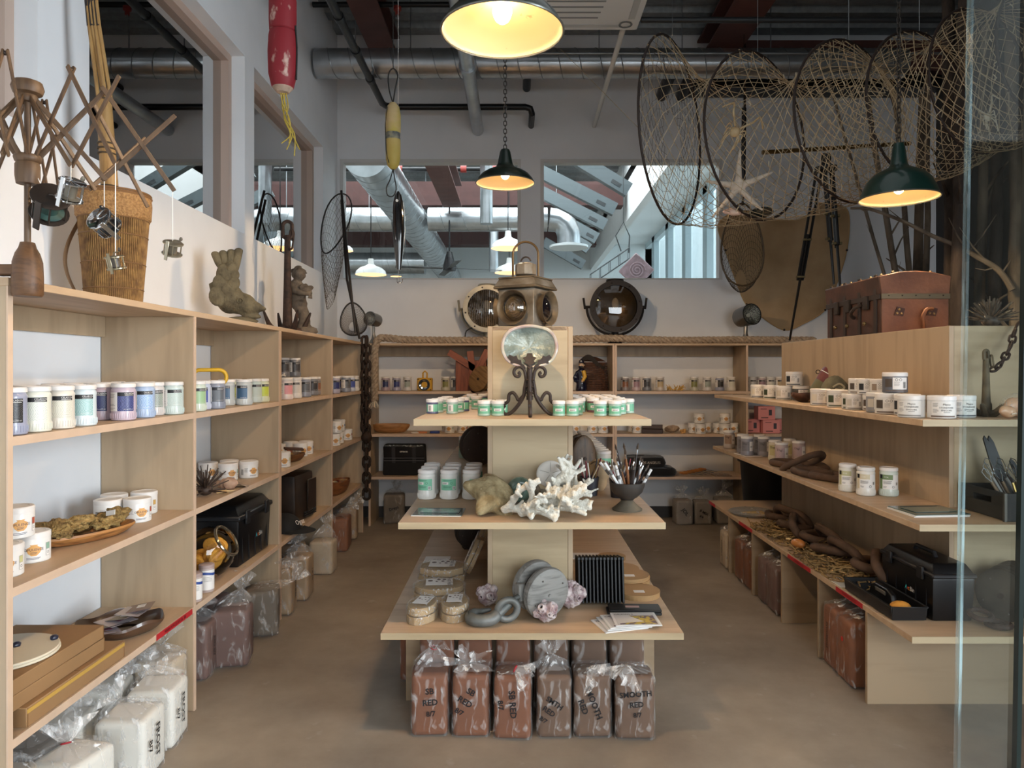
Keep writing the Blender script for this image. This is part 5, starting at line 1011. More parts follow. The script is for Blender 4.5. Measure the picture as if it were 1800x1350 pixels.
def trunk(label, x0, y0, x1, y1, Y, r, m, Yt=None):
    a, b = px(x0, y0, Y), px(x1, y1, Yt or Y); d = b - a; g = a - d * ((a.z) / d.z) if abs(d.z) > .2 else a   # down to the floor
    t = thing('bare_tree_trunk', label, 'tree trunk', g, group='bare trunks in the right corner'); q = random.Random(label)
    n = 9; top = b + d.normalized() * 1.0; P = [(g.lerp(top, i / n) - g) + Vector((q.uniform(-1, 1), q.uniform(-1, 1), 0)) * r * .35 for i in range(n + 1)]
    MB().tube(P, [r * (1.1 - .45 * i / n) for i in range(n + 1)], 10).build('trunk', m, t)
    for k in range(4):
        f = q.uniform(.35, .8); p = (g.lerp(top, f)) - g; dd = Vector((q.uniform(-1, 1), q.uniform(-.6, .3), q.uniform(.4, 1))).normalized() * q.uniform(.2, .45)
        MB().tube([p, p + dd * .5 + Vector((0, 0, .02)), p + dd], [r * .3, r * .2, r * .08], 6).build('twig', m, t)
    return t
trunk('thin leaning bare trunk nearest the tripod', 1553, 480, 1516, 350, 5.6, .016, M_bark2)
trunk('slim straight bare trunk second from the tripod', 1572, 470, 1556, 370, 5.8, .030, M_bark2)
trunk('slim bare trunk third from the tripod', 1598, 470, 1590, 370, 5.9, .028, M_bark2)
trunk('bark stripped trunk behind the green lamp', 1616, 470, 1618, 370, 6.2, .048, M_bark2)
trunk('smooth pale trunk just right of the green lamp', 1629, 470, 1630, 300, 6.0, .03, M_bark2)
trunk('thick dark trunk left of the glass edge', 1668, 560, 1672, 100, 4.9, .055, M_bark)
trunk('second thick dark trunk at the glass edge', 1690, 560, 1694, 100, 4.7, .06, M_bark)
trunk('dark trunk seen through the glass, nearest its edge', 1722, 560, 1726, 300, 4.9, .04, M_bark2)
trunk('dark trunk seen in the middle of the glass', 1752, 560, 1748, 300, 5.1, .05, M_bark)
trunk('pale trunk seen at the far side of the glass', 1787, 560, 1784, 300, 4.6, .05, M_bark2)
def branch(label, pts, r, m):
    P = [px(*p) for p in pts]; t = thing('bare_branch', label, 'branch'); S = smoothpath(P, 6); MB().tube(S, [r * (1 - .6 * i / len(S)) for i in range(len(S))], 8).build('limb', m, t); q = random.Random(4)
    for k in range(8): i = q.randrange(4, len(S) - 2); d = Vector((q.uniform(-1, 1), q.uniform(-.5, .5), q.uniform(-.6, 1))) * .22; MB().tube([S[i], S[i] + d * .5, S[i] + d + Vector((0, 0, .03))], [r * .35, r * .25, r * .1], 5).build('twig', m, t)
branch('long bare branch slanting down behind the trunk toward the glass', [(1780, 510, 4.5), (1755, 475, 4.55), (1715, 450, 4.6), (1690, 435, 4.7), (1640, 415, 4.8), (1585, 388, 4.9), (1530, 368, 5.0), (1495, 366, 5.05)], .020, M_bark2)
# ================================================================= hanging hooped fish trap
HO = [(1182, 232, 4.75, 160, -.55), (1332, 240, 4.52, 146, -.92), (1492, 214, 4.28, 141, -1.05), (1616, 188, 4.18, 131, -1.15), (1722, 142, 4.05, 126, -1.2), (1845, 85, 3.9, 130, -1.25)]
t = thing('hoop_net', 'long knotted fish trap net on wire hoops slung under the ceiling', 'net', px(1332, 240, 4.52)); O = Vector(t.location)
M_hp = mat('#2b1f1a', .6, .2); M_twine = mat('#a89678', .8, var=.2, scale=30); RG = []
for i, (x, y, Y, ry_, al) in enumerate(HO):
    c = px(x, y, Y) - O; R = ry_ * Y / F; side = Vector((-math.sin(al), math.cos(al), 0)); RG.append((c, R, side))
    q = random.Random(i); MB().tube([c + side * R * math.cos(a) * (1 + .02 * math.sin(2 * a + i)) + Vector((0, 0, 1)) * R * math.sin(a) for a in [2 * PI * k / 40 for k in range(40)]], .0085, 7, closed=True).build('hoop', M_hp, t)
def net_seg(i, v):
    def fn(u, w):
        a = 2 * PI * u; (c0, R0, s0), (c1, R1, s1) = RG[i], RG[i + 1]; c = c0.lerp(c1, w); s = s0.lerp(s1, w).normalized(); R = R0 + (R1 - R0) * w
        pinch = 1 - v * math.sin(PI * w) * (.55 + .45 * math.sin(a)) ; sag = Vector((0, 0, -1)) * .05 * math.sin(PI * w) * (1 if math.sin(a) < 0 else .3)
        return c + (s * math.cos(a) + Vector((0, 0, math.sin(a)))) * R * 1.01 * pinch + sag
    return fn
for i in range(len(HO) - 1):
    m = netting(net_seg(i, [.40, .42, .36, .30, .2][i]), 26 + 4 * (i == 2), [7, 8, 8, 7, 7][i], .0023, wrap=True, jit=.015).build('netting', M_twine, t)
def funnel(i, L):
    c, R, s = RG[i]; n = Vector((s.y, -s.x, 0))
    def fn(u, w): a = 2 * PI * u; r = R * (1 - .72 * w); return c + (s * math.cos(a) + Vector((0, 0, math.sin(a)))) * r + n * L * w + Vector((0, 0, -.05 * w))
    return fn
netting(funnel(0, .0), 22, 6, .0012, wrap=True, jit=.01).build('mouth_netting', mat('#3a302a', .8), t)
netting(funnel(2, .28), 26, 7, .0018, wrap=True, jit=.015).build('funnel_netting', M_twine, t)
mb = MB(); q = random.Random(9)
for k in range(60):
    i = q.randrange(1, 5); p = net_seg(i, .36)(q.random(), q.random()); d = Vector((q.uniform(-1, 1), q.uniform(-1, 1), -1)) * .02; mb.tube([p, p + d, p + d + Vector((q.uniform(-1, 1), 0, -1)) * .012], .0028, 4)
o = mb.build('knot_tails', mat('#c2b498', .8), t); o['kind'] = 'stuff'
for i in (0, 1, 2, 3): c, R, s = RG[i]; MB().tube([c + Vector((0, 0, R)), c + Vector((0, 0, 4.9 - O.z - c.z))], .002, 4).build('hanging_wire', M_steel, t)
c = RG[0][0]; MB().tube([c + Vector((-.18, 0, -.02)), px(985, 86, 5.6) - O], .002, 4).build('hanging_wire', M_twine, t)
def star(label, c, R, m, rot, th=.02, parent=None, grp=None):
    t = thing('starfish', label, 'starfish', c, rot=rot, group=grp); mb = MB(); q = random.Random(label)
    for k in range(5):
        a = k * 2 * PI / 5 + .3; e = Vector((math.cos(a), math.sin(a), 0)); s = Vector((-math.sin(a), math.cos(a), 0)); L = R * q.uniform(.85, 1.1); b = s * q.uniform(-.2, .2) * R
        mb.tube(smoothpath([Vector(), e * L * .5 + b * .3, e * L + b], 4), [th * (1 - .75 * i / 8) for i in range(9)], 8)
    mb.ball((0, 0, 0), (th * 1.4, th * 1.4, th)); fuse(mb, 'body', m, t, max(.003, th * .3), 1)
    o = MB()
    for k in range(60): a = (k % 5) * 2 * PI / 5 + .3; r = q.uniform(.05, .8) * R; o.ball((r * math.cos(a), r * math.sin(a), th * (1 - .7 * r / R) * .95), th * .1, 5, 4)
    x = o.build('spine_dots', m, t); x['kind'] = 'stuff'; return t
M_starw = mat('#cfc3b3', .8, var=.15, scale=40, bump=.3)
star('long armed pale starfish caught in the fish trap', px(1298, 328, 4.48), .235, M_starw, (PI / 2, 0, -.4), .027)
def crab(label, c, s, m, rot):
    t = thing('spider_crab', label, 'crab', c, rot=rot); MB().ball((0, 0, 0), (s * .5, s * .28, s * .55), fn=lambda d: 1 + .06 * nz(d, 6)).build('carapace', m, t)
    for sgn in (-1, 1):
        for k in range(4): a = .35 + k * .5 - .6; MB().tube(smoothpath([(sgn * s * .35, 0, s * .1 * (1.5 - k)), (sgn * s * (.9 - .1 * k), -.01, s * (.5 - .55 * k)), (sgn * s * (1.0 - .15 * k), .0, s * (.3 - .75 * k) - s * .3)], 4), s * .07, 6).build('leg', m, t)
        MB().tube(smoothpath([(sgn * s * .25, -.01, s * .45), (sgn * s * 1.1, -.01, s * 1.6), (sgn * s * 1.5, -.01, s * 2.4), (sgn * s * 2.3, -.01, s * 1.5)], 4), [s * .11] * 9 + [s * .08] * 4, 6).build('claw_arm', m, t)
M_crab = mat('#c9b48e', .6, hex2='#a98a5c', scale=14)
crab('cream coloured crab with long arms in the second hoop of the fish trap', px(1292, 232, 4.4), .062, M_crab, (0, .5, 0)); crab('pale crab caught in the net behind the glass', px(1736, 206, 3.95), .042, mat('#c3b8a0', .6), (0, -.4, 0))
t = thing('green_float', 'dark green glass float lying in the bottom of the fish trap', 'float', px(1338, 375, 4.5)); MB().lathe([(0, -.012), (.05, -.010), (.075, 0), (.07, .010), (.05, .013), (.045, .006), (0, .004)], 24, rotM(-.25)).build('disc', mat('#1f2b2a', .2, coat=.6), t); MB().tube(arc_pts((0, 0, .008), .06, 0, 2 * PI, 20, 'xy')[:-1], .006, 6, closed=True).xf(rotM(-.25)).build('ring', mat('#3a4a48', .3), t)
t = thing('conch_shell', 'pale conch shell in the fish trap below the starfish', 'shell', px(1292, 372, 4.45)); fuse(MB().ball((0, 0, 0), (.05, .03, .026)).ball((-.04, 0, .0), (.03, .02, .018)).ball((-.06, 0, .0), (.018, .013, .012)), 'whorl', mat('#d9c3b3', .5, hex2='#b98f80', scale=12), t, .005, 1); MB().tube([(.045, 0, -.01), (.08, 0, -.015)], [.014, .005], 8).build('siphon', mat('#d9c3b3', .5), t)
# ================================================================= bagged clay
M_film = film('#f2f0ee', .12, .10, .7, 26, 'clay_bag', vert=.35); M_film2 = film('#f4f3f2', .22, .12, .7, 26, 'white_bag', vert=.4); M_gather = film('#f4f2f0', .46, .06, .9, 24, 'gathered_bag', vert=.5); M_tie = mat('#a3202c', .5); M_marker = mat('#141214', .6)
CLAY = {'red': mat('#744222', .7, var=.10, scale=9), 'smooth': mat('#644833', .7, var=.10, scale=9), 'white': mat('#ddd9cf', .7, var=.05, scale=6), 'mauve': mat('#6b4f47', .7, var=.12, scale=8), 'grey': mat('#6a5f52', .75, var=.12, scale=9), 'tan': mat('#9c8263', .75, var=.1, scale=9), 'rust': mat('#84502f', .7, var=.15, scale=9), 'pale': mat('#b5a48c', .75, var=.1, scale=9), 'stone': mat('#837a70', .75, var=.1, scale=9)}
def clay_bag(label, loc, rz, size, clay, neck, tail, seed=0, tie=False, lines=(), fm=None, group='bags of clay', turn=0, tsz=.034, tx=0, tz=None, side=0, sticker=None):
    t = thing('clay_bag', label, 'bag of clay', loc, rz, group); w, d, h = size; q = random.Random(seed + 11)
    MB().box((0, 0, h / 2 + .004), (w, d, h)).build('clay_block', CLAY[clay], t, bev=.024, seg=3)
    neck, tail = Vector(neck), Vector(tail); N = 44; rings = []
    def sup(a, ww, dd, e=.28): c, s = math.cos(a), math.sin(a); return Vector((math.copysign(abs(c) ** e, c) * ww / 2, math.copysign(abs(s) ** e, s) * dd / 2, 0))
    spec = [(0, .95), (.006, 1.06), (.05, 1.075), (h * .35, 1.06), (h * .7, 1.06), (h * .93, 1.07), (h + .012, 1.03)]
    vs = []
    for z, k in spec: vs.append([sup(2 * PI * i / N, w, d) * (k + .03 * nz((math.cos(2 * PI * i / N) * 3, math.sin(2 * PI * i / N) * 3, z * 14 + seed))) + Vector((0, 0, z)) for i in range(N)])
    top = Vector((0, 0, h + .012))
    for f in (.25, .5, .72, .88, .96, 1.0):
        c = top.lerp(neck, f); s = (1 - f) ** .8; row = []
        for i in range(N):
            a = 2 * PI * i / N; p = sup(a, w, d, .28 + .7 * f) * (.95 * s) + Vector((math.cos(a), math.sin(a), 0)) * .012; p *= 1 + .16 * f * math.sin(a * 9 + seed) + .10 * f * math.sin(a * 17 + seed * 2)
            row.append(c + p)
        vs.append(row)
    dr = (tail - neck).normalized(); u, v = frame_of(dr); L = (tail - neck).length
    for f in (.15, .4, .7, 1.0):
        c = neck.lerp(tail, f); r = .011 + .055 * f ** .8; row = []
        for i in range(N):
            a = 2 * PI * i / N; k = 1 + f * (.35 * math.sin(a * 5 + seed) + .25 * math.sin(a * 11 + seed * 3)); row.append(c + (u * math.cos(a) * r * 1.25 + v * math.sin(a) * r * .7) * k + dr * .012 * f * math.sin(a * 7 + seed))
        vs.append(row)
    mb = MB(); n = len(vs); FS = lambda a, b: [(j * N + i, j * N + (i + 1) % N, (j + 1) * N + (i + 1) % N, (j + 1) * N + i) for j in range(a, b) for i in range(N)]; V = [p for r in vs for p in r]; MB().add(V[:8 * N], FS(0, 7)).build('plastic_bag', fm or M_film, t); MB().add(V[7 * N:], FS(0, n - 8)).build('gathered_top', M_gather, t)
    if tie: MB().tube([neck + (u * math.cos(a) + v * math.sin(a)) * .0135 for a in [2 * PI * k / 16 for k in range(16)]], .0028, 6, closed=True).build('tie', M_tie, t)
    zz = h * .55 if tz is None else tz
    for k, s in enumerate(lines):
        M = rotM(0, 0, side) @ rotM(PI / 2, 0, 0, (0, -(d if side == 0 else w) / 2 * 1.10, 0)) @ Matrix.Translation((tx, zz, 0)) @ Matrix.Rotation(turn, 4, 'Z') @ Matrix.Translation((0, -k * tsz * 1.35, 0)); text(s, tsz * (.85 if '/' in s else 1), M_marker, t, M, 'marker_writing', bold=.022)
    if sticker: MB().lathe([(0, 0), (.012, 0)], 14, rotM(0, 0, side) @ rotM(PI / 2, 0, 0, (.0, -(w if side else d) / 2 * 1.07, h * .7)), cap=False).build('sticker', mat('#d0382c', .5), t)
    return t
S = (.150, .135, .255)
for i, (x, Y, cl, nk, tl, ln, tn, tie, lab, sz) in enumerate((
    (757, 2.972, 'red', (.012, -.01, .345), (.03, -.02, .40), ['SB', 'RED', '8/7'], .05, True, 'red clay bag with upright red tie, leftmost in front under the island', .034),
    (829, 2.965, 'red', (-.005, -.085, .315), (-.012, -.115, .335), ['SB', 'RED', '8/7'], -.55, False, 'red clay bag with a knot in front, second under the island', .034),
    (902, 2.945, 'red', (.012, -.085, .300), (.07, -.10, .275), ['SB RED', '8/7'], -1.5, True, 'red clay bag with flopped tail and red tie, third under the island', .036),
    (973, 2.955, 'smooth', (-.012, -.02, .325), (-.01, -.02, .40), ['SMTH', 'RED', '8/7'], -.6, False, 'narrow brown clay bag with upright twist, fourth under the island', .030),
    (1039, 2.96, 'smooth', (-.02, -.085, .300), (.02, -.11, .27), ['SMOOTH', 'RED'], -1.2, False, 'smooth brown clay bag lettered on a slant, fifth under the island', .034),
    (1113, 2.945, 'smooth', (-.03, -.085, .315), (-.065, -.11, .26), ['SMOOTH', 'RED', '8/7'], .08, False, 'smooth brown clay bag lettered straight, rightmost in front under the island', .031))):
    clay_bag(lab, ((x - CX) * Y / F, Y, 0), [.06, .02, -.04, 0, .03, -.02][i], (S[0] * (.92 if i == 3 else 1.05 if i == 5 else 1), S[1], S[2]), cl, nk, tl, i, tie, ln, turn=tn, tsz=sz, tz=.19 if i in (0, 1, 5) else .15)
for i in range(6): clay_bag('tall red clay bag in the rear row under the island, %s from the left' % ORD[i], (-.345 + .166 * i, 3.145, 0), .02 * (-1) ** i, (.148, .125, .335), 'red' if i < 3 else 'smooth', (.0, -.01, .375), (.02, -.01, .40), 80 + i)
for i in range(5): Y = 3.30 + i * .2 if i else 3.36; clay_bag('red clay bag under the left overhang of the island, %s from the front' % ORD[i], (-.50, 3.50 + .2 * i, 0), .1, (.13, .16, .255), 'red', (0, 0, .33), (.0, -.02, .39), 20 + i) if abs((3.50 + .2 * i - 3.75) % .55) > .09 else None
# pale porcelain bags bottom left
W3 = (.18, .18, .23)
for i, (x, y, cl, nk, tl, ln, tie, lab) in enumerate((
    (-1.45, 2.88, 'white', (-.01, -.02, .31), (.02, -.06, .33), ['FROST', '8/7'], False, 'white porcelain clay bag marked FROST beside the near left upright'),
    (-1.43, 2.64, 'white', (-.02, -.04, .30), (-.05, -.05, .34), ['FROST', '8/7'], False, 'white porcelain clay bag with lettered side, second from the left upright'),
    (-1.47, 2.36, 'white', (.02, -.05, .29), (.0, -.03, .35), [], True, 'white porcelain clay bag with red tie and yellow note, nearest the camera'),
    (-1.66, 2.60, 'white', (.06, -.02, .34), (.1, -.03, .31), [], True, 'white porcelain clay bag with red tie behind the lettered ones'),
    (-1.67, 2.88, 'white', (.10, -.03, .35), (.14, -.05, .32), [], True, 'puffed white clay bag with red tie at the back of the near left bay'),
    (-1.52, 3.045, 'pale', (.0, .0, .33), (.03, -.02, .42), [], False, 'cloudy clay bag with a red sticker against the near left upright'),
    (-1.62, 2.22, 'pale', (.0, .0, .30), (-.02, 0, .36), [], False, 'grey filmed clay bag half hidden by the nearest left upright'),
    (-1.66, 2.42, 'stone', (.0, .0, .30), (-.02, 0, .37), [], False, 'grey filmed clay bag at the back under the cardboard boxes'))):
    o = clay_bag(lab, (x, y, 0), [.12, .05, -.2, .1, .2, 0, .1, -.1][i], W3 if i != 5 else (.17, .13, .27), cl, nk, tl, 40 + i, tie, ln, fm=M_film2, turn=-PI / 2, side=PI / 2, tsz=.042, tz=.13, sticker=(i == 5))
    if i == 2: MB().box((.0, -.0965, .15), (.10, .002, .055)).build('yellow_note', mat('#d9c04a', .6), o, False); text('F', .03, M_marker, o, rotM(PI / 2, 0, 0, (0, -.0985, .15)), 'note_letter')
def bags(L):
    for i, (lab, x, y, rz, s, cl, nk, tl, ln, kw) in enumerate(L): clay_bag(lab, (x, y, 0), rz, s, cl, nk, tl, 60 + i * 3 + len(lab), False, ln, **kw)
T = dict(side=PI / 2, turn=-PI / 2, tsz=.034)
bags([('brown clay bag with tall twisted neck in the second left bay', -1.46, 3.66, .2, (.185, .17, .28), 'mauve', (.04, 0, .37), (.05, -.01, .44), ['SM RED'], T),
      ('brown clay bag pressed behind the near left upright', -1.58, 3.50, .1, (.17, .17, .26), 'mauve', (.02, 0, .33), (.04, 0, .38), ['RED 8/7'], T),
      ('brown clay bag tucked at the back of the second left bay', -1.66, 3.84, 0, (.17, .17, .28), 'mauve', (.0, 0, .34), (.03, 0, .40), [], {}),
      ('square grey clay bag lettered sand in the second left bay', -1.46, 4.08, .25, (.19, .19, .25), 'grey', (.17, .05, .27), (.22, .06, .33), ['BMIX', 'SAND', '6/9'], dict(side=PI / 2, turn=-1.1, tsz=.036, tz=.17)),
      ('tan clay bag with splayed neck at the second left upright', -1.46, 4.42, .1, (.16, .18, .28), 'tan', (.05, -.1, .33), (.1, -.16, .35), ['LAGUNA'], T),
      ('tan clay bag with a knotted top in the third left bay', -1.44, 4.70, .05, (.17, .18, .28), 'tan', (.0, 0, .36), (.0, -.02, .41), ['LB 10'], T),
      ('tan clay bag behind the knotted one in the third left bay', -1.62, 4.66, .05, (.16, .18, .27), 'tan', (.0, 0, .33), (.0, -.02, .40), [], {}),
      ('tall clear necked clay bag by the third left upright', -1.43, 5.28, 0, (.17, .16, .24), 'pale', (.02, 0, .36), (.02, 0, .42), [], {}),
      ('clay bag in the shade of the third left bay', -1.60, 5.05, 0, (.17, .17, .27), 'tan', (.02, 0, .34), (.02, 0, .41), [], {}),
      ('red brown clay bag in the corner left bay', -1.50, 5.98, .1, (.20, .26, .27), 'rust', (.06, .1, .33), (.13, .12, .37), [], {}),
      ('pale clay bag standing in the corner by the chain', -1.50, 6.36, .1, (.16, .16, .27), 'tan', (.04, .03, .32), (.1, .03, .36), [], {}),
      ('dark clay bag alone under the back shelf at the left', -1.20, 7.02, .1, (.20, .17, .28), 'grey', (.0, .05, .33), (.03, .05, .38), ['Drays'], dict(turn=.3, tsz=.04)),
      ('lettered grey clay bag under the right back shelf', 1.63, 6.96, .05, (.165, .17, .235), 'stone', (.0, .0, .30), (-.02, .0, .36), ['JOL'], dict(turn=-.9, tsz=.05)),
      ('second grey clay bag under the right back shelf', 1.82, 6.97, -.03, (.165, .17, .225), 'stone', (.0, .0, .27), (.02, .02, .33), ['B MIX', '6/4'], dict(turn=-.5, tsz=.034)),
      ('clear topped clay bag near the last back upright', 2.04, 7.0, 0, (.165, .17, .25), 'stone', (.0, .0, .33), (.04, .0, .42), [], {}),
      ('white bag glimpsed beyond the last back upright', 2.40, 7.0, 0, (.15, .15, .2), 'white', (.0, .0, .32), (.0, .0, .42), [], {}),
      ('orange brown clay bag with printed label in the nearest bench bay', 1.68, 3.59, .0, (.20, .15, .30), 'rust', (.02, -.03, .36), (.0, -.03, .405), ['STONEWARE'], dict(side=-PI / 2, turn=PI / 2, tsz=.022)),
      ('orange brown clay bag with red mark in the nearest bench bay', 1.68, 3.42, .0, (.21, .16, .30), 'rust', (.05, .02, .36), (.06, .02, .40), [], dict(side=-PI / 2, sticker=True)),
      ('wrinkled brown clay bag in the second bench bay', 1.68, 4.42, .0, (.19, .17, .28), 'mauve', (-.02, -.02, .34), (.02, -.03, .40), [], {}),
      ('wrinkled brown clay bag deeper in the second bench bay', 1.68, 4.60, .0, (.19, .14, .28), 'mauve', (-.02, -.02, .34), (.02, -.03, .40), [], {}),
      ('dark red clay bag in the third bench bay', 1.68, 5.08, .0, (.19, .17, .28), 'red', (-.02, -.02, .34), (.02, -.03, .40), [], {}),
      ('second dark red clay bag in the third bench bay', 1.68, 4.90, .0, (.19, .14, .27), 'red', (-.02, -.02, .34), (.02, -.03, .40), [], {}),
      ('pale lettered clay bag at the far end of the bench', 1.66, 5.42, .0, (.17, .17, .27), 'pale', (-.02, -.02, .33), (.02, -.03, .40), ['LAGUNA'], dict(side=-PI / 2, turn=PI / 2, tsz=.03))])
# red tape labels along shelf edges
def tape(label, s, a, b, face, sz=.016):
    a, b = Vector(a), Vector(b); L = (b - a).length; t = thing('shelf_label', label, 'label', (a + b) / 2); rz = PI / 2 if face == '+x' else -PI / 2
    MB().box((0, 0, 0), (L, .0012, .024)).xf(rotM(0, 0, rz)).build('tape_strip', mat('#b3262c', .5), t, False)
    if s: text(s, sz, mat('#3a0a0c', .5), t, rotM(0, 0, rz) @ rotM(PI / 2, 0, 0, (0, -.0014, 0)), sx=.8)
fx = LX1 + .0045
tape('red tape label on the lowest near left shelf edge', 'NARA PORCELAIN \u03946  $8', (fx, 2.80, ZC - .012), (fx, 3.11, ZC - .012), '+x', .020)
for y0, y1, s, l in ((3.23, 3.50, 'TECATE GOLD \u03946 $12', 'nearest the toolbox'), (3.80, 4.12, 'LONG BEACH \u03946 $12', 'in the middle beside the net'), (4.74, 5.02, 'SB RED \u03946', 'third from the near end'), (5.62, 5.80, '', 'at the far end')): tape('red tape label on the bench edge, ' + l, s, (1.5742, y0, IZ[0] - .013), (1.5742, y1, IZ[0] - .013), '-x', .018)
# ================================================================= left shelving contents
def dish(label, name, c, rz, a, b, h, m, lip=.012, wav=0, cat='tray'):
    t = thing(name, label, cat, c, rz)
    def shell(u, v):
        an = 2 * PI * u
        if v < .5: k = .55 + .45 * (v * 2) ** .7; z = h * (v * 2) ** 1.5
        else: k = 1 - lip / a - (.45) * ((v - .5) * 2) ** 1.2; z = h - (h - .012) * ((v - .5) * 2) ** .5
        z += wav * math.sin(an * 5) * (1 - abs(v - .5) * 2)
        return (a * k * math.cos(an), b * k * math.sin(an), max(0, z))
    MB().grid(shell, 44, 14, True).build('dish_body', m, t); return t
t = dish('shallow olive wood tray holding sea sponges', 'wooden_tray', (-1.56, 2.58, ZB), 1.15, .20, .085, .038, wood('#b07a44', '#6b4222', 'x', 8))
MB().ball((0, 0, .010), (.11, .05, .008)).build('tray_floor', wood('#b07a44', '#6b4222', 'x', 8), t)
M_sponge = mat('#a3854f', .95, hex2='#6e5530', scale=40, bump=.8, bscale=90)
for i, (x, y, s, l, m2) in enumerate(((-1.60, 2.45, .055, 'brown sea sponge at the near end of the wooden tray', 0), (-1.60, 2.56, .06, 'tall tan sea sponge in the middle of the wooden tray', 1), (-1.52, 2.60, .045, 'flat tan sea sponge at the front of the wooden tray', 1), (-1.54, 2.70, .055, 'dark holed sea sponge at the far end of the wooden tray', 0))):
    t = thing('sea_sponge', l, 'sponge', (x, y, ZB + .055), i); mb = MB(); q = random.Random(i)
    for k in range(4): sd = q.uniform(0, 50); mb.ball((q.uniform(-.6, .6) * s, q.uniform(-.6, .6) * s, q.uniform(-.2, .3) * s), (s * q.uniform(.5, .95), s * q.uniform(.4, .8), s * q.uniform(.25, .5)), 18, 12, fn=lambda d: 1 + .75 * nz(d * 1.6 + Vector((sd, 0, 0))) + .25 * nz(d * 6 + Vector((0, sd, 0))))
    mb.build('sponge_body', M_sponge if not m2 else mat('#b89a62', .95, hex2='#8a6d3a', scale=40, bump=.8, bscale=90), t)
    if i == 2: MB().box((.03, -.03, .03), (.045, .002, .018), rot=(.2, .2, .8)).build('price_tag', M_white, t, False)
def urchin(label, c, r, L, n, m, seed=1):
    t = thing('sea_urchin', label, 'sea urchin', c); q = random.Random(seed); MB().ball((0, 0, r * .8), (r, r, r * .75), 12, 8).build('test', m, t); mb = MB()
    for k in range(n): a = q.uniform(0, 2 * PI); e = q.uniform(-.05, 1); d = Vector((math.cos(a) * math.sqrt(1 - e * e), math.sin(a) * math.sqrt(1 - e * e), e)); b = Vector((0, 0, r * .8)); MB().tube([b + d * r * .7, b + d * (L * q.uniform(.7, 1))], [.0045, .0025], 6).build('spine', m, t)
    return t
urchin('dark pencil sea urchin with long spines on the second middle left bay', (-1.52, 3.48, ZB), .035, .13, 42, mat('#3a2a20', .6))
t = thing('auger_shell', 'pinkish brown pointed seashell behind the sea urchin', 'shell', (-1.50, 3.68, ZB + .028), -.4, rot=(0, 1.45, -.4)); MB().lathe([(0, -.09), (.012, -.07), (.010, -.062), (.02, -.045), (.017, -.035), (.028, -.012), (.024, 0), (.034, .02), (.028, .045), (.012, .07), (0, .075)], 18).build('whorls', mat('#a5806a', .6, hex2='#c9a78c', scale=30), t)
star('small dried starfish in front of the sea urchin', (-1.46, 3.55, ZB + .009), .055, mat('#c9a878', .9, bump=.4, bscale=60), (0, 0, .3), .009)
t = thing('clam_shell', 'flat grey half shell lying in front of the urchin', 'shell', (-1.455, 3.75, ZB + .002)); MB().grid(lambda u, v: (.05 * v * math.cos(PI * u), .07 * v * math.sin(PI * u) - .03, .014 * (1 - v * v) + .002 * math.sin(u * 40) * v), 30, 5).build('valve', mat('#8a7a6c', .7, var=.3, scale=30), t)
t = thing('yellow_clamp', 'yellow oval carabiner shaped ring standing behind jars on the second upper left bay', 'ring', (-1.56, 3.62, ZA + .153), .5)
MB().tube(link_path(.16, .075, 28), .010, 10, closed=True).xf(rotM(0, PI / 2, 0)).build('ring', mat('#d3a61e', .4), t)
t2 = thing('jar_riser', 'low white box beneath the yellow ring on the upper left shelf', 'box', (-1.57, 3.62, ZA), .5); MB().box((0, 0, .0525), (.16, .08, .105)).build('box_body', M_white, t2, bev=.003)
t = thing('coral_sprig', 'small white coral sprig lying on jars in the third upper left bay', 'coral', (-1.535, 4.62, ZA + .1405)); mb = MB(); q = random.Random(2)
for k in range(9): a = q.uniform(0, 2 * PI); mb.tube([(0, 0, .006), (.02 * math.cos(a), .02 * math.sin(a), .015), (.038 * math.cos(a), .038 * math.sin(a), q.uniform(.008, .03))], [.006, .005, .003], 6)
mb.build('branches', mat('#e3ddd3', .8), t)
# wooden tray with driftwood, third bay; bowl in the fourth
t = dish('carved wooden tray holding driftwood on the third middle left bay', 'wooden_tray', (-1.53, 4.78, ZB), 1.2, .16, .075, .05, wood('#6a4526', '#3d2413', 'x', 9)); 
for k, (l, a) in enumerate((('yellowish', .2), ('reddish', .9), ('dark', -.4))): o = thing('wood_scrap', l + ' driftwood piece in the carved tray', 'driftwood', (-1.54 + .02 * k, 4.74 + .03 * k, ZB + .06 + .012 * k), rot=(.2, .1, a + 1)); MB().box((0, 0, 0), (.13, .035, .014)).build('stick', mat(['#a8814a', '#7a4328', '#4a3020'][k], .7), o, bev=.003)
t = dish('deep wooden bowl of small tools on the corner bay', 'wooden_bowl', (-1.53, 5.98, ZC + 0.0), 1.35, .24, .10, .11, wood('#8a5630', '#5a3218', 'x', 8), cat='bowl')
for k in range(5): o = thing('wooden_tool', 'small wooden tool in the deep bowl, %s of five' % ORD[k], 'tool', (-1.55 + .015 * k, 5.86 + .05 * k, ZC + .105), rot=(.1, .15, k * .7), group='tools in the wooden bowl'); MB().tube([(-.06, 0, 0), (0, 0, .004), (.06, 0, 0)], [.004, .007, .003], 8).build('tool_handle', mat(['#c9a87c', '#8a5a3a', '#d9c9a8', '#a33b2c', '#b08a5a'][k], .6), o)
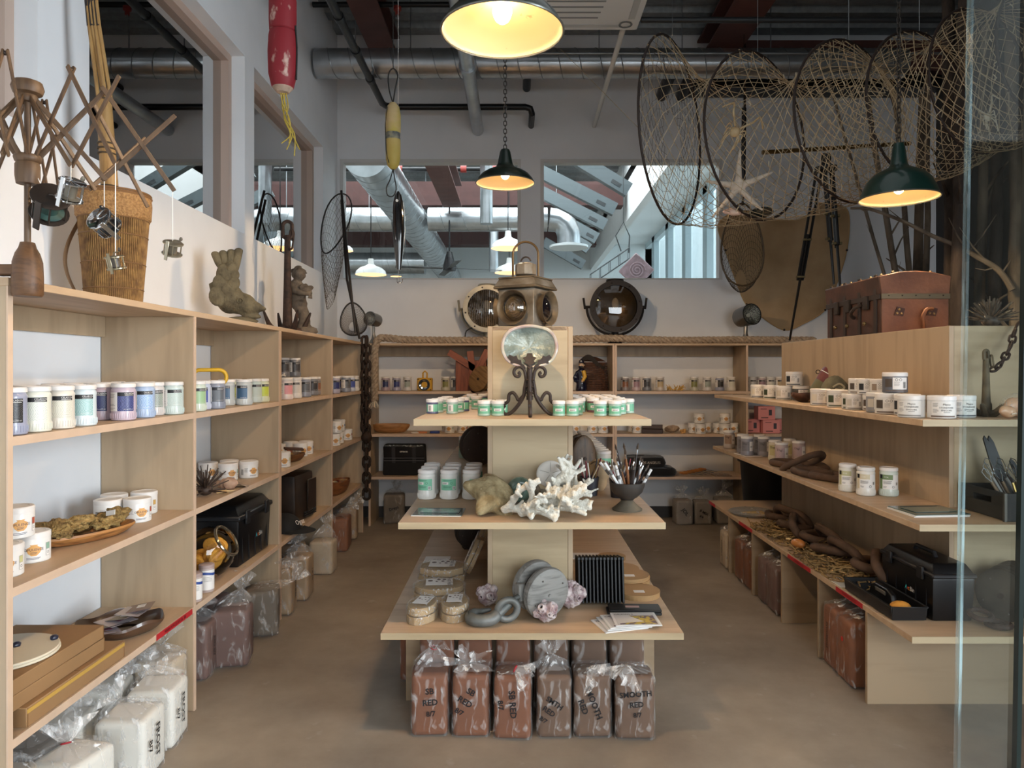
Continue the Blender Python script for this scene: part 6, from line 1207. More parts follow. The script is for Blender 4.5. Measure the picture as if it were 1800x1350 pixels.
# red and wooden tray back on the middle shelf
# pleated tray with colour charts, cardboard boxes and bat on the lowest shelf
t = dish('wavy rimmed brown ceramic dish holding colour charts', 'ceramic_dish', (-1.57, 2.82, ZC), .5, .165, .13, .055, mat('#5a4130', .35, hex2='#3a281c', scale=6, coat=.4), .01, .009, 'dish')
q = random.Random(5)
for k in range(6): o = thing('colour_chart', '%s glossy colour chart, %s in the wavy dish' % ('dark' if k % 2 else 'pale', ORD[k]), 'leaflet', (-1.585 + .012 * k, 2.70 + .038 * k, ZC + .055 + .005 * k), rot=(.12 * (-1) ** k, .08, .9 + .2 * k), group='colour charts'); MB().box((0, 0, 0), (.13, .09, .0012)).build('sheet', mat(['#8f8488', '#2a282c', '#a59a9c', '#37343a', '#b3a8a8', '#5d3a42'][k], .25, coat=.5), o, False); MB().box((.02, 0, .001), (.05, .03, .0006)).build('printed_panel', M_white if k % 2 else mat('#6a3a44', .4), o, False)
M_card = mat('#94714b', .75, var=.06, scale=5)
def cbox(label, c, rz, s, tape_=False):
    t = thing('cardboard_box', label, 'box', c, rz); MB().box((0, 0, s[2] / 2), s).build('carton', M_card, t, bev=.002); MB().box((0, 0, s[2] + .0006), (s[0] * .98, .001, .0012)).build('lid_seam', mat('#7a5630', .8), t, False)
    if tape_: MB().box((s[0] / 2 + .0006, 0, s[2] * .8), (.0012, s[1] * .99, .012)).build('packing_tape', mat('#c9a050', .15, coat=1), t, False)
    for k in (-1, 1): MB().box((s[0] / 2 + .0005, k * s[1] * .49, s[2] / 2), (.001, .003, s[2] * .96)).build('fold_line', mat('#7a5630', .8), t, False)
cbox('flat cardboard box at the bottom of the pile on the lowest left shelf', (-1.585, 2.33, ZC), .0, (.32, .52, .058), True); cbox('flat cardboard box second in the pile on the lowest left shelf', (-1.60, 2.26, ZC + .059), .0, (.31, .48, .045)); cbox('flat cardboard box on top of the pile on the lowest left shelf', (-1.60, 2.26, ZC + .105), .0, (.31, .47, .045))
for k in range(2): t = thing('pottery_bat', ['lower', 'upper'][k] + ' round cream pottery bat on the cardboard boxes', 'pottery bat', (-1.60, 2.22 - .004 * k, ZC + .152 + .009 * k)); MB().lathe([(0, 0), (.15, 0), (.152, .002), (.152, .006), (.15, .008), (0, .008)], 48).build('disc', mat('#d9cfb8', .5), t)
for k, (x, y) in enumerate(((.02, .03), (-.06, -.03), (.10, .09))): o = thing('dark_pebble', 'small dark blue pebble on the round bat, %s of three' % ORD[k], 'pebble', (-1.60 + x, 2.22 + y, ZC + .1688 + .006), group='pebbles on the bat'); MB().ball((0, 0, 0), (.012, .014, .009), 10, 7, fn=lambda d: 1 + .15 * nz(d, 3)).build('stone', mat('#1f2438', .3), o)
tag(MB().bb(-1.55, -1.47, 2.605, 2.66, ZC + .0, ZC + .002).build('price_card', mat('#8a5a6a', .5)), 'small mauve card beside the cardboard boxes', 'card')
# jar of sponges, cylinder tub, black tote, backpack, cap
ZCt = ZC
t = thing('glass_jar', 'big tilted glass cookie jar full of round yellow sponges', 'jar', (-1.55, 3.58, ZCt + .125), rot=(0, 0, .2)); M_jg = glass_mat('sponge_jar', (.92, .93, .90, 1), 1.3, base=.03); Mx = alignM((.78, -.18, .52))
MB().lathe([(.0, -.125), (.08, -.125), (.115, -.10), (.128, -.05), (.128, .02), (.11, .07), (.085, .095), (.078, .11)], 36, Mx, cap=False).build('glass_body', M_jg, t); MB().tube([Mx @ p for p in arc_pts((0, 0, .112), .080, 0, 2 * PI, 36, 'xy')[:-1]], .008, 8, closed=True).build('glass_rim', mat('#b5a890', .1, .9), t)
q = random.Random(8)
for k in range(16):
    d = Vector((q.uniform(-1, 1), q.uniform(-1, 1), q.uniform(-1, .35))); d *= .075 / max(.6, d.length); o = thing('round_sponge', 'round yellow sponge inside the tilted glass jar, %s of the pile' % ORD[k], 'sponge', Vector((-1.55, 3.58, ZCt + .125)) + d, rot=(q.uniform(0, 3), q.uniform(0, 3), 0), group='round yellow sponges'); MB().lathe([(0, -.014), (.034, -.014), (.040, -.008), (.040, .008), (.034, .014), (0, .014)], 20).build('sponge_body', mat('#d99a3c', .9, bump=.3, bscale=90), o)
for k, (x, y) in enumerate(((-1.462, 3.36), (-1.455, 3.215))): t = thing('powder_tub', ['farther', 'nearer'][k] + ' slim white and blue labelled tub in front of the sponge jar', 'tub', (x, y, ZC), .6); MB().lathe([(0, 0), (.032, 0), (.034, .003), (.034, .115), (0, .115)], 24).build('body', mat('#b7a6a0', .4), t); MB().lathe([(.035, .112), (.035, .126), (.03, .129), (0, .129)], 24).build('lid', mat('#a8928c', .5), t); MB().grid(lambda u, v: (.0345 * math.sin(-1.3 + 2.6 * u), -.0345 * math.cos(-1.3 + 2.6 * u), .012 + .092 * v), 12, 1).build('paper_label', M_white, t); MB().grid(lambda u, v: (.0348 * math.sin(-1.3 + 2.6 * u), -.0348 * math.cos(-1.3 + 2.6 * u), .080 + .012 * v + .004 * math.sin(u * 5)), 12, 1).build('blue_stripe', mat('#2f4a8f', .5), t); me = MB(); [me.grid(lambda u, v: (.0349 * math.sin(-.6 + 1.1 * u), -.0349 * math.cos(-.6 + 1.1 * u), z + .0015 * v), 4, 1) for z in (.07, .064, .058, .052)]; me.build('small_print', M_print, t)
M_bk = mat('#0c0c0e', .35, spec=.4); M_bk2 = mat('#17171a', .45)
def toolbox(label, c, rz, s, logo=True):
    t = thing('art_toolbox', label, 'toolbox', c, rz); w, d, h = s
    MB().box((0, 0, h * .37), (w, d, h * .74), taper=(1.06, 1.06)).build('body', M_bk, t, bev=.012, seg=2); MB().box((0, 0, h * .775), (w * 1.10, d * 1.12, h * .08)).build('rim', M_bk2, t, bev=.006); MB().box((0, 0, h * .88), (w * 1.06, d * 1.06, h * .16), taper=(.84, .78)).build('lid', M_bk, t, bev=.010, seg=2)
    for sg in (-1, 1): MB().box((sg * w * .32, -d * .565, h * .76), (w * .11, .012, h * .22)).build('latch', M_bk2, t, bev=.003)
    MB().tube([(-w * .2, 0, h * .95), (-w * .17, 0, h * 1.03), (w * .17, 0, h * 1.03), (w * .2, 0, h * .95)], .010, 8).build('handle', M_bk2, t)
    for k in range(5): MB().box((-w * .4 + k * w * .2, -d * .513, h * .3), (.004, .006, h * .5), rot=(-.03, 0, 0)).build('moulded_rib', M_bk2, t, False)
    if logo:
        M = rotM(PI / 2 - .04, 0, 0, (w * .12, -d * .528, h * .36)); z = h * .11
        text('A', z, mat('#2fb5c4', .4), t, M @ Matrix.Translation((-z * 1.35, 0, .003)), 'logo_letter'); text('r', z, mat('#d0382c', .4), t, M @ Matrix.Translation((-z * .85, 0, .003)), 'logo_letter'); text('t', z, mat('#e08a2c', .4), t, M @ Matrix.Translation((-z * .5, 0, .003)), 'logo_letter'); text('Bin', z, mat('#d9dadb', .4), t, M @ Matrix.Translation((z * .4, 0, .003)), 'logo_letter')
    return t
toolbox('black art supply tote with a small logo on the lower second left bay', (-1.615, 3.98, ZC), PI / 2, (.46, .30, .335))
t = thing('leather_satchel', 'dark brown box shaped bag on the third lower left bay', 'bag', (-1.60, 5.02, ZC), PI / 2 - .1); MB().box((0, 0, .16), (.34, .24, .32), taper=(.96, .9)).build('bag_body', mat('#3a2a1e', .5, hex2='#1e1510', scale=6, coat=.3), t, bev=.02, seg=2); MB().box((.09, -.128, .15), (.15, .01, .24)).build('front_panel', mat('#2a1d15', .35, coat=.5), t, bev=.004); MB().box((.12, -.135, .05), (.05, .003, .012)).build('metal_badge', M_chrome, t, False)
for k in range(3): MB().box((.06, -.128, .02 + .014 * k), (.2, .016, .008)).build('base_ridge', M_bk2, t, bev=.002)
t = thing('baseball_cap', 'black cap with white lettering on the third lower left bay', 'cap', (-1.50, 4.62, ZC), PI / 2 - .3); MB().ball((0, 0, .0), (.105, .115, .115), 24, 12, fn=lambda d: 1 if d.z > -.02 else .6).build('crown', mat('#0b0b0d', .8), t); MB().grid(lambda u, v: ((.10 * math.cos(PI + PI * u)) * (1 + .15 * v), -.06 - .13 * v * math.sin(PI * u) - .02, .02 - .012 * v), 20, 4).build('brim', mat('#0b0b0d', .8), t); text('Ogaz', .045, M_white, t, rotM(PI / 2 - .5, 0, 0, (0, -.112, .065)))
# ================================================================= back shelving contents
t = thing('yellow_lantern', 'yellow square hand lantern with a round lens on the back shelf', 'lantern', ((747 - CX) * 6.98 / F, 6.98, ZbA)); MB().box((0, 0, .065), (.145, .10, .125)).build('case', mat('#c9981f', .4), t, bev=.008); MB().lathe([(.045, 0), (.056, .002), (.056, .014), (.046, .014)], 24, rotM(PI / 2, 0, 0, (0, -.05, .062)), cap=False).build('bezel', M_bk2, t); MB().lathe([(.046, .006), (.02, -.006), (0, -.008)], 20, rotM(PI / 2, 0, 0, (0, -.052, .062)), cap=False).build('reflector', M_chrome, t); MB().tube([(-.02, 0, .125), (-.02, 0, .175), (0, 0, .195), (.02, 0, .175), (.02, 0, .125)], .008, 8).build('handle', mat('#c9981f', .4), t)
for sg in (-1, 1):
    for z in (.015, .115): MB().ball((sg * .06, -.052, z), .006, 8, 5).build('screw', M_iron, t)
M_plank = wood('#8a4a30', '#6a3420', 'z', 6)
bxx = (825 - CX) * 7.0 / F
t = thing('wooden_crate', 'reddish brown wooden crate on the back shelf left of the column', 'crate', (bxx + .02, 7.04, ZbA - 0), 0); MB().box((0, 0, .15), (.30, .2, .30)).build('crate_body', M_plank, t, bev=.003)
for k, (dx, a, l) in enumerate(((-.09, -1.0, 'leaning left'), (.01, -.12, 'upright'), (.10, .45, 'leaning right'))): o = thing('wooden_board', 'reddish brown board ' + l + ' behind the wooden pulley', 'board', (bxx + .02 + dx, 6.925 + .0 * k, ZbA + [.30, .24, .27][k]), rot=(0, a, 0)); MB().box((0, 0, 0), (.065, .012, .30)).build('plank', M_plank, o, bev=.002)
def pulley(label, c, rot, R, th, m, gap=.05, side_n=2, strap=True, elong=1.15, pin=.12, pm=None):
    t = thing('pulley_block', label, 'pulley', c, rot=rot)
    for k in range(side_n):
        y = (k - (side_n - 1) / 2) * (th + gap)
        def f(u, v):
            a = 2 * PI * u; rr = [0, .55, .85, .97, 1, .97, .85, .55, 0][int(round(v * 8))]; yy = [-.5, -.5, -.46, -.3, 0, .3, .46, .5, .5][int(round(v * 8))] * th; return (R * rr * math.cos(a), y + yy, R * elong * rr * math.sin(a))
        MB().grid(f, 36, 8, True).build('cheek', m, t)
    for k in range(side_n - 1): MB().lathe([(R * .7, -gap * .42), (R * .62, 0), (R * .7, gap * .42)], 28, rotM(PI / 2, 0, 0, (0, (k + .5 - (side_n - 1) / 2) * (th + gap), 0))).build('sheave', M_iron, t)
    W_ = side_n * th + (side_n - 1) * gap; MB().tube([(0, -W_ / 2 - .006, 0), (0, W_ / 2 + .006, 0)], R * pin, 12).build('axle_pin', pm or M_iron, t)
    for k in range(4): a = .6 + k * 1.5; MB().ball((R * .72 * math.cos(a), -W_ / 2 - .001, R * .72 * math.sin(a)), R * .035, 8, 5).build('rivet', mat('#55504a', .6), t)
    if strap: MB().box((0, 0, -R * elong * .95), (R * .35, W_ * .55, R * .5)).build('strap', M_iron, t, bev=.004)
    return t
M_pul = wood('#8a6a44', '#5f4426', 'x', 7)
pulley('weathered wooden pulley leaning on the reddish crate', ((846 - CX) * 6.9 / F, 6.80, ZbA + .12), (.0, .6, -.5), .10, .03, M_pul, .035, 2, True, 1.35)
# creel basket with strap, and figurine, right of the column
cx_ = (1043 - CX) * 7.02 / F
t = thing('wicker_creel', 'dark wicker creel basket with leather strap on the back shelf', 'basket', (cx_, 7.04, ZbA), .2)
def cr(u, v): a = 2 * PI * u; return (.145 * (1 - .12 * v) * math.cos(a), .11 * (1 - .12 * v) * math.sin(a) * (1 if math.sin(a) < 0 else .55), .29 * v)
for j in range(17): MB().tube([Vector(cr(i / 40, j / 17)) + Vector((0, 0, 0)) + Vector((math.cos(2 * PI * i / 40), math.sin(2 * PI * i / 40), 0)) * (.005 if (i + j) % 2 else -.002) for i in range(40)], .0085, 6, closed=True).build('wicker_row', mat('#5a3826', .7, hex2='#3a2216', scale=40), t)
MB().grid(lambda u, v: (cr(u, 1)[0] * (1 - v), cr(u, 1)[1] * (1 - v), .29 + .045 * math.sin(v * PI / 2)), 36, 6, True).build('lid', mat('#5a3826', .7, hex2='#2f1c12', scale=50, bump=.6), t)
MB().grid(lambda u, v: (-.17 + .26 * u, -.10 - .03 * math.sin(PI * u) + .02 * v, .30 + .055 * math.sin(u * 5) - .05 * v), 18, 3).build('strap', mat('#2c241e', .6), t)
fx_ = (1022 - CX) * 6.9 / F; t = thing('sailor_figurine', 'glazed ceramic figurine of a bearded fisherman in dark oilskins', 'figurine', (fx_, 6.905, ZbA), -.5); M_nv = mat('#10142c', .12, coat=1)
fuse(MB().lathe([(0, 0), (.055, 0), (.058, .03), (.05, .10), (.045, .16), (.04, .2), (.02, .225), (0, .225)], 18).tube([(.03, -.02, .19), (.06, -.03, .13), (.045, -.05, .09)], [.018, .018, .014], 8).tube([(-.03, -.02, .19), (-.06, -.03, .13), (-.04, -.05, .09)], [.018, .018, .014], 8), 'coat', M_nv, t, .007, 1); MB().ball((0, -.005, .252), (.027, .028, .033)).ball((0, -.033, .250), (.006, .008, .007), 8, 6).build('head', mat('#d9b592', .3, coat=.5), t)
for sg in (-1, 1): MB().ball((sg * .010, -.030, .259), .004, 8, 6).build('eye', M_ink, t); MB().ball((sg * .027, 0, .252), (.005, .007, .009), 8, 6).build('ear', mat('#d9b592', .3), t)
MB().ball((0, -.018, .236), (.023, .018, .02)).build('beard', mat('#1c1a1c', .3), t); MB().lathe([(.045, .272), (.028, .276), (.026, .295), (.012, .306), (0, .308)], 18).build('hat', M_nv, t); MB().tube([(.035, -.03, .195), (.055, -.04, .14), (.04, -.058, .10)], [.021, .02, .015], 8).build('yellow_sleeve', mat('#c99a2c', .3, coat=.6), t); MB().ball((.038, -.062, .095), .011, 8, 6).build('hand', mat('#d9b592', .3), t)
t = thing('coral_pieces', 'tangle of tiny yellow coral twigs between jars on the back shelf', 'coral', ((1186 - CX) * 6.98 / F, 6.98, ZbA)); q = random.Random(3)
for k in range(22): a = q.uniform(0, 2 * PI); x, y = q.uniform(-.07, .07), q.uniform(-.05, .05); MB().tube([(x, y, .008), (x + .02 * math.cos(a), y + .02 * math.sin(a), q.uniform(.01, .05)), (x + .045 * math.cos(a), y + .04 * math.sin(a), q.uniform(.01, .07))], [.006, .005, .002], 6).build('twig', mat('#c9a25a', .8), t)
t = dish('long pale wooden dough bowl on the middle back shelf', 'wooden_bowl', ((686 - CX) * 7.0 / F, 7.02, ZbB), 0, .20, .10, .085, wood('#a8794a', '#855a30', 'x', 6), cat='bowl')
for k, (x, hx, l) in enumerate(((731, '#d9cfc4', 'white'), (742, '#c97a4a', 'orange edged'), (764, '#27408a', 'blue'))): t = thing('rubber_rib', l + ' flat pottery rib lying on the middle back shelf', 'pottery tool', ((x - CX) * 6.95 / F, 6.95, ZbB)); MB().prism([(-.05, 0), (-.04, .03), (0, .045), (.04, .03), (.05, 0), (.03, -.02), (-.03, -.02)], 0, .012 + .004 * k).build('rib_slab', mat(hx, .5), t, bev=.003)
t = thing('wooden_case', 'two flat dark wooden boxes lying askew on the middle back shelf', 'box', ((1147 - CX) * 6.96 / F, 6.96, ZbB), -.25); MB().box((0, 0, .022), (.20, .13, .042)).build('lower_box', mat('#3a2a24', .5), t, bev=.003); MB().box((.0, 0.02, .062), (.19, .12, .034)).build('upper_box', mat('#4a3a32', .5), t, bev=.003)
t = thing('abalone_half_shell', 'small open seashell beside the dark boxes on the back shelf', 'shell', ((1182 - CX) * 6.95 / F, 6.95, ZbB + .02), .1, rot=(-.8, 0, 0)); MB().grid(lambda u, v: (.075 * v * math.cos(2 * PI * u), .055 * v * math.sin(2 * PI * u), .03 * v * v + .002 * math.sin(u * 60)), 36, 6, True).build('shell_cup', mat('#b39a80', .35, hex2='#7a6450', scale=20), t)
t = thing('coral_nub', 'tiny orange coral nub on the middle back shelf', 'coral', ((1200 - CX) * 6.92 / F, 6.92, ZbB)); mb = MB(); [mb.ball((.02 * math.cos(k), .018 * math.sin(k * 1.7), .02 + .015 * math.sin(k * 2.3)), .014, 8, 6) for k in range(8)]; fuse(mb, 'knob', mat('#c99a5a', .8), t, .005, 1)
M_pink = mat('#d98f8f', .55)
for i, (x, z, dy, l) in enumerate(((1322, 0, .08, 'left one below'), (1352, 0, 0, 'middle one below'), (1372, 0, .08, 'right one below'), (1345, 1, .02, 'one on top'))): t = thing('pink_box', 'pink printed cardboard box on the far back shelf, the ' + l, 'box', ((x - CX) * 7.0 / F, 7.0 + dy, ZbB + z * .1305), 0, 'pink product boxes'); MB().box((0, 0, .065), (.165, .13, .13)).build('carton', M_pink, t, bev=.002); MB().box((.035, -.0655, .07), (.03, .001, .055)).build('printed_picture', mat('#3f3a44', .5), t, False); MB().box((-.03, -.0655, .105), (.06, .001, .006)).build('printed_line', mat('#6a3a44', .5), t, False); MB().box((-.02, -.0655, .02), (.07, .001, .008)).build('printed_line', mat('#3a2a30', .5), t, False)
t = thing('tool_bag', 'black canvas tool bag with clear pocket flap on the lower back shelf', 'bag', ((711 - CX) * 6.98 / F, 7.02, ZbC)); MB().box((0, 0, .15), (.42, .16, .30), taper=(.96, .7)).build('bag_body', mat('#0d0d0f', .8), t, bev=.02, seg=2); MB().box((0, -.075, .225), (.40, .012, .12), rot=(.15, 0, 0)).build('flap', mat('#131316', .3, coat=.6), t, bev=.004); MB().box((0, -.080, .275), (.38, .004, .05), rot=(.15, 0, 0)).build('clear_pocket', film('#cfd6d6', .25, .1, .6, 40, 'pocket'), t, False)
for x in (-.10, .10): MB().box((x, -.085, .2), (.035, .006, .16), rot=(.12, 0, 0)).build('webbing', mat('#2a2a2e', .7), t, False)
for z in (.17, .145): MB().box((0, -.084, z), (.40, .004, .006), rot=(.1, 0, 0)).build('piping', mat('#5a5a60', .6), t, False)
text('amaco', .03, M_white, t, rotM(PI / 2 - .15, 0, 0, (0, -.088, .235)))
M_tee = mat('#08080a', .9, sheen=.3); bx_ = (1142 - CX) * 6.95 / F
def tee(label, c, s, lettered):
    t = thing('folded_shirt', label, 'shirt', c); w, d, h = s; q = len(label)
    def f(u, v): a = 2 * PI * u; e = .5; k = [.9, 1.03, 1.05, 1, .93, .6, 0][int(round(v * 6))]; z = [0, .12, .45, .75, .93, 1, 1][int(round(v * 6))] * h; c_, s_ = math.cos(a), math.sin(a); n_ = 1 + .05 * nz((c_ * 2, s_ * 2, v * 4 + q)); return (math.copysign(abs(c_) ** e, c_) * w / 2 * k * n_, math.copysign(abs(s_) ** e, s_) * d / 2 * k * n_, z * (1 + .12 * nz((c_ * 1.5 + q, s_ * 1.5, 3))))
    MB().grid(f, 40, 6, True).build('folded_cloth', M_tee, t)
    if lettered: text('LOS ANGELES', .034, mat('#b5aba0', .8), t, rotM(PI / 2 - .1, 0, 0, (.03, -d / 2 * 1.085, h * .52)), sx=.9)
tee('black folded shirt at the bottom of the pile on the lower back shelf', (bx_ + .02, 7.0, ZbC), (.46, .30, .085), False); tee('black folded shirt lettered LOS ANGELES on top of the pile', (bx_ - .04, 7.0, ZbC + .078), (.37, .28, .11), True)
for k in range(6): o = thing('pottery_tool', 'orange handled pottery tool on the lower back shelf, %s from the left' % ORD[k], 'tool', ((1208 + k * 7 - CX) * 6.95 / F, 6.93 + .01 * k, ZbC + .022 + .006 * k), rot=(0, .12, .35), group='pottery tools on the back shelf'); MB().tube([(-.09, 0, 0), (-.06, 0, 0), (-.01, 0, 0), (.0, 0, 0)], [.008, .013, .012, .006], 10).build('tool_handle', mat('#b5743a', .4), o); MB().tube([(0, 0, 0), (.10, 0, -.01)], [.004, .003], 6).build('tool_shaft', M_steel, o); MB().tube(arc_pts((.115, 0, -.012), .016, 0, 2 * PI, 12, 'xy')[:-1], .0025, 5, closed=True).build('wire_loop', M_steel, o)
t = thing('tool_packet', 'clear packet of metal pottery loops on the lower back shelf', 'packet', ((1268 - CX) * 6.95 / F, 6.95, ZbC)); MB().grid(lambda u, v: (-.09 + .18 * u, -.07 + .14 * v, .006 + .02 * math.sin(PI * u) * math.sin(PI * v) + .004 * nz((u * 8, v * 8, 1))), 16, 10).build('clear_wrap', film('#e5e2dc', .35, .1, .8, 40, 'packet'), t); MB().box((.0, 0, .003), (.17, .13, .004)).build('backing_card', mat('#8a6a52', .7), t, False)
t = thing('rubber_bucket', 'tall black rubber bucket standing in front of the far back shelving', 'bucket', (2.18, 6.1, 0)); MB().lathe([(0, 0), (.19, 0), (.25, .72), (.27, .72), (.27, .76), (.24, .76), (.18, .03), (0, .03)], 32).build('bucket_body', mat('#111112', .55), t)
# ================================================================= centre island contents
Z1, Z2, Z3 = IZ
M_sf = mat('#7d6c4b', .9, hex2='#ab9b76', scale=26, bump=.5, bscale=50)
p = on_z(858, 900, Z2); t = thing('giant_starfish', 'puffy sand coloured cushion starfish leaning on white coral', 'starfish', (p.x + .02, 3.07, Z2 + .075), rot=(.72, .22, .55)); mb = MB()
for k in range(5): a = k * 2 * PI / 5 + .2; mb.tube([(0, 0, 0), (.075 * math.cos(a), .075 * math.sin(a), 0), (.135 * math.cos(a), .135 * math.sin(a), -.02)], [.066, .046, .014], 12)
mb.ball((0, 0, .012), (.092, .092, .058)); fuse(mb, 'body', M_sf, t, .009, 3)
mb = MB(); q = random.Random(6)
for k in range(220): a = q.uniform(0, 2 * PI); r = q.uniform(0, .085); mb.ball((r * math.cos(a), r * math.sin(a), .060 - r * r * 3.6), .0022, 5, 4)
o = mb.build('surface_nodules', mat('#cfc3a5', .9), t); o['kind'] = 'stuff'
M_coral = mat('#dedbd0', .9, hex2='#cbc6b8', scale=30, bump=.5, bscale=120)
t = thing('branch_coral', 'large branching white coral on the middle island shelf', 'coral', ((955 - CX) * 3.02 / F, 3.03, Z2)); mb = MB(); q = random.Random(12)
def grow(p, d, r, n):
    if n == 0 or r < .004: return
    L = q.uniform(.030, .052); e = p + d * L; e.z = max(e.z, r); mb.tube([p, e], [r, r * .85], 7); mb.ball(e, r * .92, 7, 5)
    for k in range(2 if q.random() < .75 else 1):
        dd = (d + Vector((q.uniform(-.8, .8), q.uniform(-.7, .5), q.uniform(-.45, .6)))).normalized(); grow(e, dd, r * q.uniform(.78, .92), n - 1)
    if q.random() < .6: dd = (d + Vector((q.uniform(-1, 1), q.uniform(-1, 1), q.uniform(-1, 1)))).normalized(); s_ = p.lerp(e, .5); mb.tube([s_, s_ + dd * r * 2.2], [r * .7, r * .5], 6); mb.ball(s_ + dd * r * 2.2, r * .55, 6, 4)
for b in (Vector((-.17, -.06, .03)), Vector((-.08, -.05, .025)), Vector((.02, -.05, .03)), Vector((.06, -.02, .05)), Vector((-.03, .0, .05)), Vector((.02, .02, .07)), Vector((-.1, -.08, .02))):
    for d in (Vector((1, -.2, .25)), Vector((.6, -.5, .5))): grow(b, d.normalized(), .018, 4)
grow(Vector((.06, 0, .08)), Vector((.55, 0, .85)).normalized(), .015, 5); grow(Vector((.08, .02, .05)), Vector((1, 0, .5)).normalized(), .015, 5)
fuse(mb, 'branches', M_coral, t, .005, 1)
t = thing('sand_dollar', 'round white sand dollar with a star mark propped behind the coral', 'sand dollar', ((968 - CX) * 3.14 / F, 3.15, Z2 + .155), rot=(-.25, 0, 0)); MB().ball((0, 0, 0), (.063, .022, .060), 32, 14).build('disc', mat('#dcd9d2', .7), t)
for k in range(5): a = k * 2 * PI / 5 + PI / 2; MB().tube([(.008 * math.cos(a), -.0225, .008 * math.sin(a)), (.03 * math.cos(a), -.0200, .03 * math.sin(a)), (.052 * math.cos(a), -.0125, .050 * math.sin(a))], [.0012, .0022, .0012], 6).build('petal_groove', mat('#b9b5ac', .8), t)
t = thing('turban_shell', 'green spiral turban shell between starfish and sand dollar', 'shell', ((921 - CX) * 3.12 / F, 3.13, Z2 + .085)); Mg = mat('#6f8f82', .25, hex2='#4a5a50', scale=16, coat=.6)
P = []; 
for k in range(60): a = k * .28; r = .040 * (k / 60) ** .8; P.append(Vector((-.012 - .02 * (1 - k / 60) + r * math.cos(a) * .9, -.03 + .03 * (k / 60), r * math.sin(a))))
MB().tube(P, [.006 + .026 * (k / 60) for k in range(60)], 12).build('whorl', Mg, t); MB().ball((.035, .0, -.002), (.04, .034, .038)).build('body_whorl', mat('#8a7f6c', .4, hex2='#5f5546', scale=40, bump=.5), t)
t = thing('sea_rock', 'grey stone supporting the shells behind the coral', 'rock', ((935 - CX) * 3.15 / F, 3.16, Z2)); MB().ball((0, 0, .035), (.10, .05, .055), 16, 10, fn=lambda d: 1 + .12 * nz(d, 3)).build('stone', mat('#8f8878', .9, bump=.4), t)
# pedestal bowl of brushes
pb = Vector(((1103 - CX) * 3.12 / F, 3.13, Z2)); t = thing('pedestal_bowl', 'dark footed pedestal bowl filled with brushes and pens', 'bowl', pb)
MB().lathe([(0, 0), (.064, 0), (.066, .006), (.05, .018), (.035, .032), (.026, .042), (.03, .047)], 36, cap=False).build('foot', mat('#6a6152', .6, hex2='#4a4338', scale=9), t); MB().lathe([(.024, .046), (.045, .058), (.066, .08), (.076, .105), (.078, .122), (.074, .124), (.070, .105), (.055, .078), (.0, .06)], 36, cap=False).build('cup', mat('#3a3531', .5), t)
q = random.Random(21)
for k in range(26):
    a = q.uniform(0, 2 * PI); r = q.uniform(.0, .05); b = Vector((r * math.cos(a), r * math.sin(a), .07)); lean = Vector((math.cos(a) * .5 + (-.35 if k < 9 else .1), math.sin(a) * .4, 1.1)).normalized(); L = q.uniform(.12, .17) if k > 5 else .22
    kind = k % 3; o = thing('paint_brush' if kind != 1 else 'marker_pen', '%s in the pedestal bowl, %s of the bunch' % (['wooden handled brush', 'white labelled pen', 'dark handled brush'][kind], ORD[min(17, k // 3 if kind else k // 3)]), 'brush' if kind != 1 else 'pen', pb + b, group='brushes and pens'); o.rotation_euler = Vector((0, 0, 1)).rotation_difference(lean).to_euler()
    if kind == 1: MB().tube([(0, 0, 0), (0, 0, L * .8)], .0062, 8).build('barrel', mat('#e3e1de', .4), o); MB().tube([(0, 0, L * .5), (0, 0, L * .62)], .0065, 8).build('grey_band', mat('#6a6866', .5), o)
    else: MB().tube([(0, 0, 0), (0, 0, L * .5), (0, 0, L * .8)], [.004, .0055, .003], 8).build('handle', mat('#8a5a38' if kind == 0 else '#2c201c', .5), o); MB().tube([(0, 0, L * .8), (0, 0, L * .9)], .0036, 8).build('ferrule', M_chrome, o); MB().tube([(0, 0, L * .9), (0, 0, L * .95), (0, 0, L * 1.03)], [.004, .0055, .001], 8).build('bristles', mat('#4a3a2e', .9), o)
# magazine and behind items
def leaflet(label, c, rz, w, d, n, cover, pic, name='magazine', cat='magazine'):
    t = thing(name, label, cat, c, rz)
    for k in range(n): MB().box((.004 * k, .003 * k, .002 + .0035 * k), (w, d, .003), rot=(0, 0, .02 * k)).build('page_block', M_white if k < n - 1 else mat(cover, .25, coat=.5), t, False)
    z = .004 + .0035 * n - .002; MB().box((.004 * n, .003 * n, z), (w * .8, d * .55, .0006), rot=(0, 0, .02 * (n - 1))).build('cover_picture', mat(pic, .25, coat=.5, var=.3, scale=20), t, False); MB().box((.004 * n, d * .40, z), (w * .7, d * .07, .0006), rot=(0, 0, .02 * (n - 1))).build('title_strip', mat('#2f3a3a', .4), t, False); return t
p = on_z(772, 900, Z2); leaflet('pair of glossy grey green magazines on the middle island shelf', (p.x, 3.06, Z2), -.06, .21, .15, 2, '#3f4a4a', '#7a8f8c')
pulley('dark brown wooden pulley beyond the bottles on the island', (-.24, 4.6, Z2 + .13), (0, .25, .3), .12, .05, mat('#3a2a20', .7, var=.2, scale=10), .04, 2, True, 1.05)
pulley('tall dark wooden pulley right of the island column', (.36, 3.95, Z2 + .13), (0, 0, .35), .075, .04, wood('#5a4632', '#33261a', 'z', 7), .03, 2, False, 1.7)
